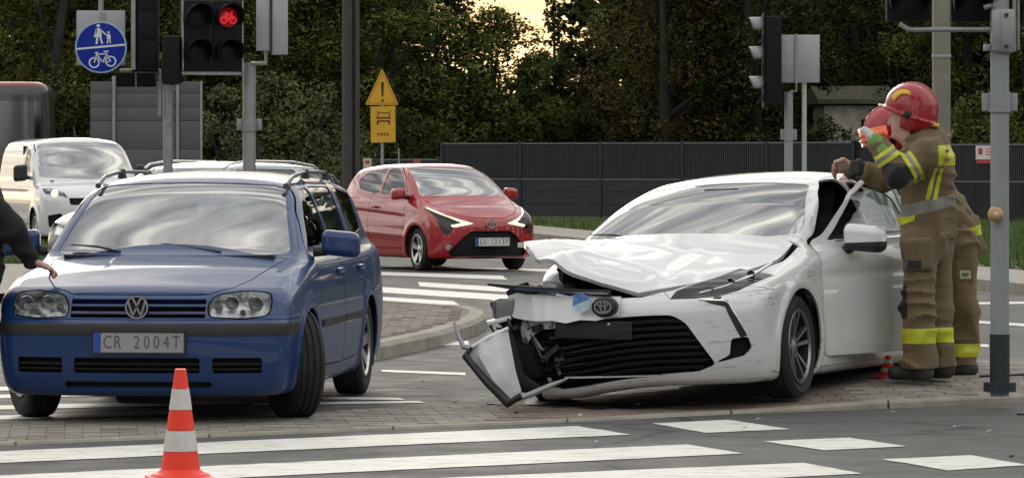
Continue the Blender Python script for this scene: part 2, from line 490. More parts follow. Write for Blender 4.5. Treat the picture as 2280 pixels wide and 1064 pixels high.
def smooth_disc(r, n=24): return [(r * math.cos(2 * PI * i / n), r * math.sin(2 * PI * i / n)) for i in range(n)]

def wheel(parent, x, y, r, wd, rr, style, steer=0., cambr=0., z=None, mats=None):
    """tyre > rim; outer face looks along sign(y)"""
    sg = 1 if y > 0 else -1; z = r if z is None else z
    ma, mb = mats or (m_alloy, m_dark)
    h = wd / 2
    prof = [(rr - .01, -h * .78), (rr + .012, -h * .82), (rr + .035, -h * .95), ((rr + r) / 2 + .01, -h), (r - .03, -h * .93), (r - .012, -h * .83)]
    for g in (-.55, -.18, .18, .55):
        prof += [(r - .001 - abs(g) * .004, (g - .09) * h), (r - .011, (g - .075) * h), (r - .011, (g + .075) * h), (r - .001 - abs(g) * .004, (g + .09) * h)]
    prof += [(r - .012, h * .83), (r - .03, h * .93), ((rr + r) / 2 + .01, h), (rr + .035, h * .95), (rr + .012, h * .82), (rr - .01, h * .78)]
    V, F = lathe_vf(prof, 56, 'y')
    ty = ob('wheel', V, F, m_tyre, parent, True, sharp=38)
    ty.location = (x, y, z); ty.rotation_euler = (cambr, 0, steer)
    o = sg * h
    V, F = lathe_vf([(rr + .012, o * .80), (rr + .006, o * .90), (rr - .012, o * .88), (rr - .022, o * .55), (rr - .03, -o * .6), (.08, -o * .6)], 48, 'y')
    ob('rim_barrel', V, F, mb if style != 'steel' else ma, ty, True, sharp=40)
    V, F = lathe_vf([(.0, -o * .1), (rr * .72, -o * .1), (rr * .72, -o * .2)], 32, 'y')
    ob('brake_disc', V, F, m_darkalloy, ty, True, sharp=40)
    bm = bmesh.new()
    def bar(th, r0, r1, w0, w1, d0, d1, t=.03, off0=0., off1=0.):
        c, s_ = math.cos(th), math.sin(th); q = []
        for (rad, ww, dd, of) in ((r0, w0, d0, off0), (r1, w1, d1, off1)):
            for sx in (-1, 1):
                for dy in (0, -t * sg):
                    k = of + sx * ww / 2 * (1. if dy == 0 else 1.15)
                    q.append(bm.verts.new((rad * c - k * s_, o * dd + dy, rad * s_ + k * c)))
        for f in ((0, 2, 6, 4), (1, 5, 7, 3), (0, 4, 5, 1), (2, 3, 7, 6), (0, 1, 3, 2), (4, 6, 7, 5)):
            bm.faces.new([q[i] for i in f])
    if style == 'ten':
        for i in range(10):
            th = 2 * PI * (i // 2) / 5 + (.22 if i % 2 else -.22) + .3
            bar(th, .05, rr - .005, .016, .024, .55, .84)
    elif style == 'five':
        for i in range(5):
            for k in (-1, 1): bar(2 * PI * i / 5 + .3 + k * .12, .045, rr - .005, .03, .046, .55, .84)
    elif style == 'six':
        for i in range(7): bar(2 * PI * i / 7 + .2, .05, rr - .004, .055, .075, .60, .82)
    else:
        for i in range(9): bar(2 * PI * i / 9, .06, rr - .004, .07, .06, .5, .78, .02)
    sp = bob('spokes', bm, ma, ty, smooth=False)
    V, F = lathe_vf([(0, o * .66), (.03, o * .66), (.036, o * .62), (.066, o * .58), (.072, o * .3)], 24, 'y')
    ob('hub_cap', V, F, ma, ty, True, sharp=40)
    V, F = lathe_vf([(rr + .010, o * .82), (rr + .004, o * .93), (rr - .010, o * .93), (rr - .016, o * .80)], 48, 'y')
    ob('rim_lip', V, F, ma, ty, True, sharp=40)
    return ty

def liner(parent, x, y0, y1, r):                # dark wheel housing
    n = 20; V = []; F = []
    for i in range(n + 1):
        th = -.35 + (PI + .7) * i / n
        for y in (y0, y1): V.append((x + r * math.cos(th), y, .30 + r * math.sin(th)))
    for i in range(n): F.append((2 * i, 2 * i + 1, 2 * i + 3, 2 * i + 2))
    k = len(V); V.append((x, y1, .30)); F += [(2 * i + 1, k, 2 * i + 3) for i in range(n)]
    return ob('wheel_housing', V, F, m_dark, parent, True)

def arch_poly(x, r, zc=.30, n=26):
    return [(x + r * math.cos(-.6 + (PI + 1.2) * i / n), zc + r * math.sin(-.6 + (PI + 1.2) * i / n)) for i in range(n + 1)]

def plate(parent, loc, rx, txt, blue=True, rz=0., w=.52, tilt=0., m=None, ink=None):
    """number plate whose face looks along local +x"""
    M4 = Matrix.Translation(loc) @ Matrix.Rotation(rz, 4, 'Z') @ Matrix.Rotation(tilt, 4, 'Y')
    bm = bmesh.new(); bbox(bm, (0, 0, 0), (.012, w, .114), bevel=.004); bm.transform(M4)
    p = bob('number_plate', bm, m or m_plate, parent)
    fr = bmesh.new()
    for c, s_ in (((0, 0, .06), (.02, w + .02, .008)), ((0, 0, -.06), (.02, w + .02, .008)), ((0, w / 2 + .006, 0), (.02, .008, .128)), ((0, -w / 2 - .006, 0), (.02, .008, .128))):
        bbox(fr, c, s_)
    fr.transform(M4); bob('plate_holder', fr, m_blackp, p)
    if blue:
        bm = bmesh.new(); bbox(bm, (.0045, -w / 2 + .024, 0), (.008, .042, .108)); bm.transform(M4); bob('plate_band', bm, m_plateblue, p)
    T = M4 @ Matrix.Translation((.0075, .02, 0)) @ Matrix(((0, 0, 1, 0), (1, 0, 0, 0), (0, 1, 0, 0), (0, 0, 0, 1)))
    for i, ch in enumerate(txt):                # one piece per character
        if ch == ' ': continue
        Tc = M4 @ Matrix.Translation((.0075, .02 + (i - (len(txt) - 1) / 2) * .056, 0)) @ Matrix(((0, 0, 1, 0), (1, 0, 0, 0), (0, 1, 0, 0), (0, 0, 0, 1)))
        text_ob('plate_character', ch, .105, ink or m_plateink, p, Tc, .0008, sx=.72)
    return p

def toyota_badge(parent, loc, r, rz, m, name='badge'):
    """three interlocking ovals"""
    bm = bmesh.new()
    def ring(a, b, cy, t):
        n = 32; vs = []
        for i in range(n):
            th = 2 * PI * i / n
            for k in (-1, 1):
                for d in (0, .008):
                    vs.append(bm.verts.new((d, (a + k * t) * math.cos(th), cy + (b + k * t) * math.sin(th))))
        for i in range(n):
            j = (i + 1) % n; A = [vs[4 * i + q] for q in range(4)]; B = [vs[4 * j + q] for q in range(4)]
            bm.faces.new((A[1], B[1], B[3], A[3])); bm.faces.new((A[0], A[1], B[1], B[0])); bm.faces.new((A[2], B[2], B[3], A[3]))
    ring(r, r * .68, 0, r * .10); ring(r * .30, r * .60, 0, r * .085); ring(r * .66, r * .25, r * .36, r * .085)
    bm.transform(Matrix.Translation(loc) @ Matrix.Rotation(rz, 4, 'Z'))
    return bob(name, bm, m, parent)

def vw_badge(parent, loc, r, rz, m, mb):
    M4 = Matrix.Translation(loc) @ Matrix.Rotation(rz, 4, 'Z')
    V, F = lathe_vf([(0, -.012), (r, -.012), (r, -.004), (0, -.004)], 32, 'x')
    o = ob('badge', [M4 @ Vector(v) for v in V], F, mb, parent, False)
    bm = bmesh.new()
    n = 36; vs = []
    for i in range(n):
        th = 2 * PI * i / n
        for rr, d in ((r, -.005), (r, .006), (r * .86, .006), (r * .86, -.005)): vs.append(bm.verts.new((d, rr * math.cos(th), rr * math.sin(th))))
    for i in range(n):
        j = (i + 1) % n
        for q in range(3): bm.faces.new((vs[4 * i + q], vs[4 * j + q], vs[4 * j + q + 1], vs[4 * i + q + 1]))
    def stroke(pts, wd):
        for a, b in zip(pts[:-1], pts[1:]):
            a = Vector(a) * r; b = Vector(b) * r; d = (b - a).normalized(); nn = Vector((-d.y, d.x)) * wd * r / 2
            q = [bm.verts.new((x, p.x, p.y)) for x in (.005, -.004) for p in (a + nn, b + nn, b - nn, a - nn)]
            for f in ((0, 1, 2, 3), (0, 4, 5, 1), (2, 6, 7, 3), (1, 5, 6, 2), (0, 3, 7, 4)): bm.faces.new([q[i] for i in f])
    stroke([(-.36, .80), (0, .10), (.36, .80)], .17)
    stroke([(-.74, .50), (-.36, -.74), (0, -.02), (.36, -.74), (.74, .50)], .17)
    bm.transform(M4); bob('badge_letters', bm, m, o)
    return o

def seat(parent, x, y, name='seat'):
    f = lambda X, Y, Z: smin(smin(sd_rbox(X, Y, Z, (x, y, .50), (.26, .25, .09), .07), sd_rbox(X + (Z - .6) * .28, Y, Z, (x - .24, y, .80), (.075, .23, .32), .07), .06),
                             sd_rbox(X + (Z - .6) * .28, Y, Z, (x - .26, y, 1.20), (.05, .12, .09), .05), .02)
    return net_object(name, f, (x - .75, y - .3, .35), (x + .35, y + .3, 1.35), .035, m_seat, parent, 2)

def mirror_house(parent, c, s, m, sg, base, two=False):
    """door mirror: shell > glass, and its foot"""
    def f(X, Y, Z):
        return np.maximum(sd_rbox(X, Y * 1.0, Z + (.10 * (Y - c[1]) * sg), c, s, min(s) * .8), -(X - c[0]) - s[0] * .62)
    sk = Skin(f, (c[0] - s[0] - .05, c[1] - s[1] - .05, c[2] - s[2] - .05), (c[0] + s[0] + .05, c[1] + s[1] + .05, c[2] + s[2] + .05), .011)
    if two: sk.region('low', 'x', [(c[1] - .5, c[2] - .5), (c[1] + .5, c[2] - .5), (c[1] + .5, c[2] - s[2] * .30), (c[1] - .5, c[2] - s[2] * .30)], None)
    A = sk.arrays(); o = panel('mirror', *A['body'], f, m, parent, t=.006)
    if two: panel('mirror_base', *A['low'], f, m_blackp, o, rim=False)
    gx = c[0] - s[0] * .63
    box('mirror_glass', (gx, c[1], c[2]), (.006, s[1] * 1.7, s[2] * 1.55), m_chrome, o, bevel=.002)
    tube('mirror_foot', [base, (c[0] - .02, c[1] - sg * s[1] * .75, c[2] - s[2] * .6)], [.05, .04], m_blackp, o, 10, .7)
    return o

def wiper(parent, a, b, lift=.012):
    a, b = Vector(a), Vector(b)
    w_ = tube('wiper', [a, a.lerp(b, .5) + Vector((0, 0, lift)), b], [.009, .007, .004], m_blackp, parent, 6)
    return w_

def lamp_bulbs(parent, spots, m=None):
    for (x, y, z, r) in spots:
        V, F = lathe_vf([(0, -.045), (r * .45, -.04), (r * .8, -.02), (r, .0), (r * .96, .004)], 20, 'x', (x, y, z))
        o = ob('reflector_bowl', V, F, m or m_chrome, parent, True)
        V, F = lathe_vf([(0, .0), (r * .18, -.004), (r * .22, -.03)], 12, 'x', (x - .008, y, z)); ob('bulb', V, F, m_lampgrey, parent, True)
def inter(parent, xd, zd, hw, seats, xw, body_z=.3):
    """cabin seen through the glass: dashboard, wheel, seats, floor"""
    box('dashboard', (xd, 0, zd), (.5, hw * 1.75, .22), m_dash, parent, bevel=.08, seg=3)
    n = 24
    pts = [Vector((xw, hw * .48, zd + .03)) + Vector((.06 * math.sin(t), .18 * math.cos(t), .17 * math.sin(t))) for t in [2 * PI * i / n for i in range(n + 1)]]
    tube('steering_wheel', pts, .016, m_dash, parent, 8)
    for (x, y) in seats: seat(parent, x, y)
# ------------------------------------------------------------------ blue estate car
m_blue = mat('blue paint', (.0015, .031, .135), .4, metal=.0, coat=.5, var=.06, vscale=2, dirt=.04)
m_facet = mat('faceted reflector', (.62, .63, .64), .22, metal=.9, bump=.9, bscale=26, var=.45, vscale=14)
m_dirtyplate = mat('dulled plate', (.30, .30, .32), .5, var=.12, dirt=.25)
def build_golf():
    T = curve((.95, .735), (.80, .755), (.6, .80), (.2, .89), (-.2, .955), (-.5, .985), (-1.2, .985), (-2.4, 1.0), (-3.6, 1.02))
    F = curve((.10, .70), (.18, .79), (.30, .845), (.42, .865), (.52, .872), (.575, .866), (.600, .842), (.625, .825), (.70, .800), (.76, .765), (.85, .66))
    W = curve((1.0, .80), (.7, .835), (.3, .858), (-.2, .866), (-1.2, .868), (-2.6, .864), (-3.1, .85), (-3.6, .81))
    S = curve((.08, .86), (.16, .93), (.26, .972), (.42, .995), (.58, 1.0), (.75, .99), (.9, .965), (1.02, .93), (1.2, .88))
    RR = curve((.1, -3.40), (.3, -3.50), (.6, -3.535), (.9, -3.50), (1.1, -3.44), (1.3, -3.36), (1.5, -3.26))
    RF = curve((-.5, 1.335), (-.85, 1.378), (-1.2, 1.415), (-1.8, 1.432), (-2.6, 1.418), (-3.2, 1.385), (-3.6, 1.34))
    WS = curve((.85, .0), (.93, -.14), (1.0, -.25), (1.15, -.49), (1.30, -.755), (1.38, -.92), (1.5, -1.18))
    GW = curve((.85, .805), (.95, .785), (1.1, .735), (1.25, .675), (1.35, .625), (1.46, .56))
    GP = curve((.2, .965), (-.3, .985), (-1.2, 1.0), (-2.4, .995), (-3.2, .95), (-3.6, .91))
    def f(x, y, z):
        ay = np.abs(y)
        top = (z - T(x) + .045 * (ay / .8)**2.2) * .96
        side = ay - W(x) * S(z)
        for xa in (0., -2.515):
            rr = np.sqrt((x - xa)**2 + (z - .30)**2)
            side = side - .014 * np.exp(-((rr - .375) / .045)**2) * (z > .1)
        side = side + .006 * np.exp(-((z - .62) / .02)**2) * (x < -.3) * 0
        fr = (x - F(z) + .155 * (ay / .8)**2.6) * .97
        re = (RR(z) - x + .08 * (ay / .8)**3)
        bo = (.165 - .0 * x) - z
        lowb = smax(smax(top, side, .09), smax(fr, re, .02), .10)
        lowb = smax(lowb, bo, .05)
        roof = z - RF(x) + .055 * (ay / .6)**2.5
        gs = (ay - GW(z) * GP(x)) * .93
        ws = (x - WS(z) + .13 * (ay / .7)**2.2) * .52
        gr = (RR(z) - x + .06 * (ay / .7)**3) * .95
        gh = smax(smax(gs, roof, .07), smax(ws, gr, .02), .075)
        gh = smax(gh, .80 - z, .02)
        return smin(lowb, gh, .03)
    sk = Skin(f, (-3.65, -.96, .06), (1.0, .96, 1.52), .019)
    LF = lambda sg: (lambda c, n: c.y * sg > 0)
    front = lambda c, n: c.x > .25
    # openings on the front
    lamp = rounded([(.405, .612), (.60, .602), (.735, .618), (.752, .69), (.735, .752), (.60, .768), (.43, .742), (.39, .68)], .05, 3)
    for sg, nm in ((1, 'left'), (-1, 'right')):
        lp = lamp if sg > 0 else mir(lamp)
        sk.region('headlight_' + nm, 'x', lp, front, gap=.008)
    gz0, gz1 = .612, .742
    for i, (a, b) in enumerate(((.634, .650), (.676, .692), (.716, .742))):
        sk.region('slat%d' % i, 'x', [(-.385, a), (.385, a), (.385, b), (-.385, b)], front)
    sk.region('grille', 'x', [(-.385, gz0), (.385, gz0), (.385, gz1), (-.385, gz1)], front)
    for nm, a, b in (('lg0', -.70, -.43), ('lg1', -.36, .36), ('lg2', .43, .70)):
        for j in range(2):
            z0 = .318 + j * .028
            sk.region(nm + 's%d' % j, 'x', [(a, z0), (b, z0), (b, z0 + .010), (a, z0 + .010)], front)
        sk.region(nm, 'x', rounded([(a, .300), (b, .300), (b, .388), (a, .388)], .015, 2), front)
    sk.region('lower_slot', 'x', rounded([(-.42, .215), (.42, .215), (.42, .252), (-.42, .252)], .012, 2), front)
    # bonnet
    hood = [(.745, .0), (.74, .20), (.722, .40), (.62, .52), (.42, .595), (.1, .655), (-.20, .700), (-.235, .45), (-.26, .2), (-.265, 0)]
    hp = hood + [(x, -y) for x, y in hood[-2:0:-1]]
    sk.region('bonnet', 'z', hp, lambda c, n: n.z > .35 and c.z > .70, gap=.007)
    # windscreen and side glass
    wsp = rounded([(-.700, .955), (-.60, .948), (0, .94), (.60, .948), (.700, .955), (.665, 1.06), (.565, 1.345), (.3, 1.362), (0, 1.367), (-.3, 1.362), (-.565, 1.345), (-.665, 1.06)], .03, 2)
    sk.region('windscreen', 'x', wsp, lambda c, n: c.x > -1.15 and n.x > .25, gap=.0)
    sk.region('rear_window', 'x', rounded([(-.58, 1.04), (.58, 1.04), (.50, 1.33), (-.50, 1.33)], .05), lambda c, n: c.x < -3.0 and n.x < -.3)
    wf = rounded([(-.52, .985), (-1.36, 1.0), (-1.36, 1.335), (-1.06, 1.325), (-.78, 1.19)], .03, 3)
    wr = rounded([(-1.43, 1.0), (-2.20, 1.015), (-2.26, 1.335), (-1.43, 1.34)], .03, 3)
    wc = rounded([(-2.36, 1.02), (-3.10, 1.06), (-3.16, 1.29), (-2.40, 1.33)], .04, 3)
    for sg in (1, -1):
        nm = '_l' if sg > 0 else '_r'
        for k, w_ in (('wf', wf), ('wr', wr), ('wc', wc)):
            sk.region(k + nm, 'y', w_, lambda c, n, sg=sg: c.y * sg > .3)
        sk.region('arch_f' + nm, 'y', arch_poly(0, .345), LF(sg), drop=True)
        sk.region('arch_r' + nm, 'y', arch_poly(-2.515, .345), LF(sg), drop=True)
    # bumper with its black rub strip, then doors
    sk.region('strip', 'y', [(.40, .515), (1.0, .515), (1.0, .578), (.40, .578)], None)
    sk.region('bumper', 'y', [(.335, .05), (1.0, .05), (1.0, .604), (.36, .604)], lambda c, n: c.x > .30, gap=.004)
    df = [(-.46, .28), (-1.385, .27), (-1.395, 1.36), (-1.02, 1.358), (-.70, 1.20), (-.43, .98), (-.40, .7)]
    dr = [(-1.392, .27), (-2.02, .28), (-2.16, .45), (-2.32, .75), (-2.32, 1.0), (-2.33, 1.35), (-1.40, 1.365)]
    for sg in (1, -1):
        nm = '_l' if sg > 0 else '_r'
        sk.region('door_f' + nm, 'y', rounded(df, .05, 2), lambda c, n, sg=sg: c.y * sg > .3 and n.y * sg > .2, gap=.007)
        sk.region('door_r' + nm, 'y', rounded(dr, .05, 2), lambda c, n, sg=sg: c.y * sg > .3 and n.y * sg > .2, gap=.007)
        sk.region('dstrip' + nm, 'y', [(-.47, .515), (-2.1, .515), (-2.1, .56), (-.47, .56)], lambda c, n, sg=sg: c.y * sg > .5, only=('door_f' + nm, 'door_r' + nm))
    A = sk.arrays(); rt = empty('estate_car')
    tag(rt, 'blue estate car with turned front wheels and roof rails, orange cone in front', 'car')
    pn = lambda nm, key, m, **k: panel(nm, *A[key], f, m, k.pop('parent', rt), **k)
    body = pn('body', 'body', m_blue); pn('bonnet', 'bonnet', m_blue)
    bp = pn('front_bumper', 'bumper', m_blue); pn('rub_strip', 'strip', m_blackp, parent=bp, off=.006)
    for i in range(3): pn('grille_slat', 'slat%d' % i, m_blue, t=.03, off=-.004)
    pocket('grille_back', *A['grille'], f, .05, m_dark, rt)
    for k in ('lg0', 'lg1', 'lg2'):
        pocket('bumper_intake', *A[k], f, .05, m_dark, bp)
        for j in range(2): pn('intake_slat', k + 's%d' % j, m_blackp, parent=bp, t=.03, off=-.008)
    pocket('lower_intake', *A['lower_slot'], f, .04, m_dark, bp)
    for sd_ in ('left', 'right'):
        sg = 1 if sd_ == 'left' else -1; key = 'headlight_' + sd_
        lens = pn('headlight', key, m_lens, rim=False, off=.002)
        pocket('lamp_housing', *A[key], f, .06, m_facet, lens)
        lamp_bulbs(lens, [(.712, sg * .66, .688, .044), (.742, sg * .53, .694, .040), (.752, sg * .455, .665, .024), (.73, sg * .59, .640, .018)], m_facet)
    pn('windscreen', 'windscreen', m_wind, rim=False, off=-.004)
    pn('rear_window', 'rear_window', m_side, rim=False, off=-.004)
    for nm in ('_l', '_r'):
        sg = 1 if nm == '_l' else -1
        d1 = pn('door', 'door_f' + nm, m_blue); d2 = pn('door', 'door_r' + nm, m_blue)
        pn('window', 'wf' + nm, m_side, parent=d1, rim=False, off=-.006); pn('window', 'wr' + nm, m_side, parent=d2, rim=False, off=-.006)
        pn('window', 'wc' + nm, m_side, rim=False, off=-.004)
        pn('door_strip', 'dstrip' + nm, m_blackp, parent=d1, off=.008)
        for (x, d) in ((-1.22, d1), (-2.12, d2)): box('door_handle', (x, sg * .862, .83), (.19, .03, .035), m_blue, d, bevel=.012)
        mirror_house(rt, (-.53, sg * .965, 1.005), (.055, .115, .075), m_blue, sg, (-.55, sg * .80, .96))
        wheel(rt, .0, sg * .765, .318, .21, .195, 'six', R(27))
        wheel(rt, -2.515, sg * .745, .318, .20, .195, 'six')
        liner(rt, 0, sg * .84, sg * .50, .36); liner(rt, -2.515, sg * .84, sg * .50, .36)
        pts = [(-.90, sg * .575, 1.345), (-1.0, sg * .578, 1.372), (-1.15, sg * .58, 1.402), (-1.6, sg * .58, 1.428), (-2.3, sg * .575, 1.425), (-2.9, sg * .56, 1.395), (-3.15, sg * .55, 1.36), (-3.25, sg * .545, 1.35)]
        rr = tube('roof_rail', pts, [.018, .014, .012, .012, .012, .012, .014, .018], m_blackp if False else mat('rail grey', (.12, .12, .13), .4, metal=.4), rt, 10)
        for x, z in ((-1.65, 1.425), (-2.5, 1.415)): tube('rail_foot', [(x, sg * .575, z - .04), (x, sg * .578, z + .02)], [.03, .02], m_blackp, rr, 8)
    vw_badge(rt, (.832, 0, .672), .066, 0, m_chrome, m_dark)
    plate(rt, (.885, .02, .475), 0, 'CR 2004T', tilt=R(-3), m=m_dirtyplate, ink=mat('faded ink grey', (.10, .10, .11), .5))
    wiper(rt, (-.20, .30, .962), (-.33, -.32, 1.02)); wiper(rt, (-.20, -.30, .962), (-.31, -.62, 1.0))
    box('cowl', (-.21, 0, .935), (.14, 1.25, .02), m_blackp, rt)
    inter(rt, -.62, .90, .70, [(-1.15, .36), (-1.15, -.36), (-2.05, .36), (-2.05, -.36)], -.88)
    bm = bmesh.new(); bbox(bm, (-1.5, 0, .26), (3.5, 1.30, .16)); bbox(bm, (.3, 0, .5), (.6, .95, .4)); bbox(bm, (-.28, 0, .62), (.05, 1.5, .55)); bob('underbody', bm, m_dark, rt)
    box('interior_mirror', (-.88, 0, 1.29), (.03, .22, .06), m_dash, rt, bevel=.012)
    tube('exhaust', [(-2.6, -.3, .22), (-3.5, -.45, .25)], .035, m_dark, rt)
    box('engine_tray', (.25, -.02, .155), (.5, .34, .09), m_dark, rt, bevel=.03)
    return rt
golf = build_golf()
golf.location = (-2.03, 24.9, 0); golf.rotation_euler = (0, 0, R(-90 - 6))
# ------------------------------------------------------------------ other cars on the same kit
def car_field(T, F, W, S, RR, RF, WS, GW, GP, GR=None, crown=.05, fc=.2, fe=2.4, arch=(0., -2.6), ar=.38, zb=.16, rc=.05,
              wc=.13, wslope=.5, kf=.12, kt=.08, kg=.08, extra=None, gz=.8):
    GR = GR or RR
    def f(x, y, z):
        ay = np.abs(y)
        top = (z - T(x) + crown * (ay / .8)**2.2) * .96
        side = ay - W(x) * S(z)
        for xa in arch:
            rr = np.sqrt((x - xa)**2 + (z - .31)**2); side = side - .014 * np.exp(-((rr - ar) / .045)**2)
        fr = (x - F(z) + fc * (ay / .8)**fe) * .95
        re = (RR(z) - x + .10 * (ay / .8)**3)
        lowb = smax(smax(smax(top, side, kt), smax(fr, re, .02), kf), zb - z, .05)
        roof = z - RF(x) + rc * (ay / .6)**2.5
        gs = (ay - GW(z) * GP(x)) * .93
        ws = (x - WS(z) + wc * (ay / .7)**2.2) * wslope
        gr = (GR(z) - x + .06 * (ay / .7)**3) * (.95 if GR is RR else .5)
        gh = smax(smax(smax(gs, roof, kg), smax(ws, gr, .02), kg), gz - z, .02)
        r = smin(lowb, gh, .03)
        if extra: r = extra(r, x, ay, z, y)
        return r
    return f
def smoothstep(a, b, x):
    t = np.clip((x - a) / (b - a), 0, 1); return t * t * (3 - 2 * t)

m_white = mat('white paint', (.66, .67, .675), .3, coat=1., var=.03, vscale=2, dirt=.05)
def scuffed_white():
    """white paint with dark scrapes and bare scratches from the crash"""
    m = bpy.data.materials.new('scraped white paint'); m.use_nodes = True; t = m.node_tree; b = t.nodes['Principled BSDF']; L = t.links.new
    b.inputs['Roughness'].default_value = .32; b.inputs['Coat Weight'].default_value = 1
    co = t.nodes.new('ShaderNodeTexCoord').outputs['Object']
    mp = t.nodes.new('ShaderNodeMapping'); mp.inputs['Scale'].default_value = (4, 4, 34); mp.inputs['Rotation'].default_value = (.12, .10, 0)
    L(co, mp.inputs[0])
    n1 = t.nodes.new('ShaderNodeTexNoise'); n1.inputs['Scale'].default_value = 1.6; n1.inputs['Detail'].default_value = 9; n1.inputs['Roughness'].default_value = .72
    L(mp.outputs[0], n1.inputs['Vector'])
    n2 = t.nodes.new('ShaderNodeTexNoise'); n2.inputs['Scale'].default_value = 3.2; n2.inputs['Detail'].default_value = 3; L(co, n2.inputs['Vector'])
    def ramp(src, a, b_):
        r = t.nodes.new('ShaderNodeMapRange'); r.inputs[1].default_value = a; r.inputs[2].default_value = b_; L(src, r.inputs[0]); return r.outputs[0]
    mu = t.nodes.new('ShaderNodeMath'); mu.operation = 'MULTIPLY'; L(ramp(n1.outputs['Fac'], .565, .64), mu.inputs[0]); L(ramp(n2.outputs['Fac'], .40, .56), mu.inputs[1])
    mu2 = t.nodes.new('ShaderNodeMath'); mu2.operation = 'MULTIPLY'; L(mu.outputs[0], mu2.inputs[0]); mu2.inputs[1].default_value = .85
    mx = t.nodes.new('ShaderNodeMixRGB'); mx.inputs[1].default_value = (.66, .67, .675, 1); mx.inputs[2].default_value = (.12, .12, .12, 1)
    L(mu2.outputs[0], mx.inputs[0]); L(mx.outputs[0], b.inputs['Base Color'])
    return m
m_scuff = scuffed_white()
m_grey = mat('bare grey plastic', (.30, .31, .32), .5, var=.15, vscale=8, dirt=.3)
m_engine = mat('engine metal', (.20, .20, .20), .45, metal=.6, var=.5, vscale=12)

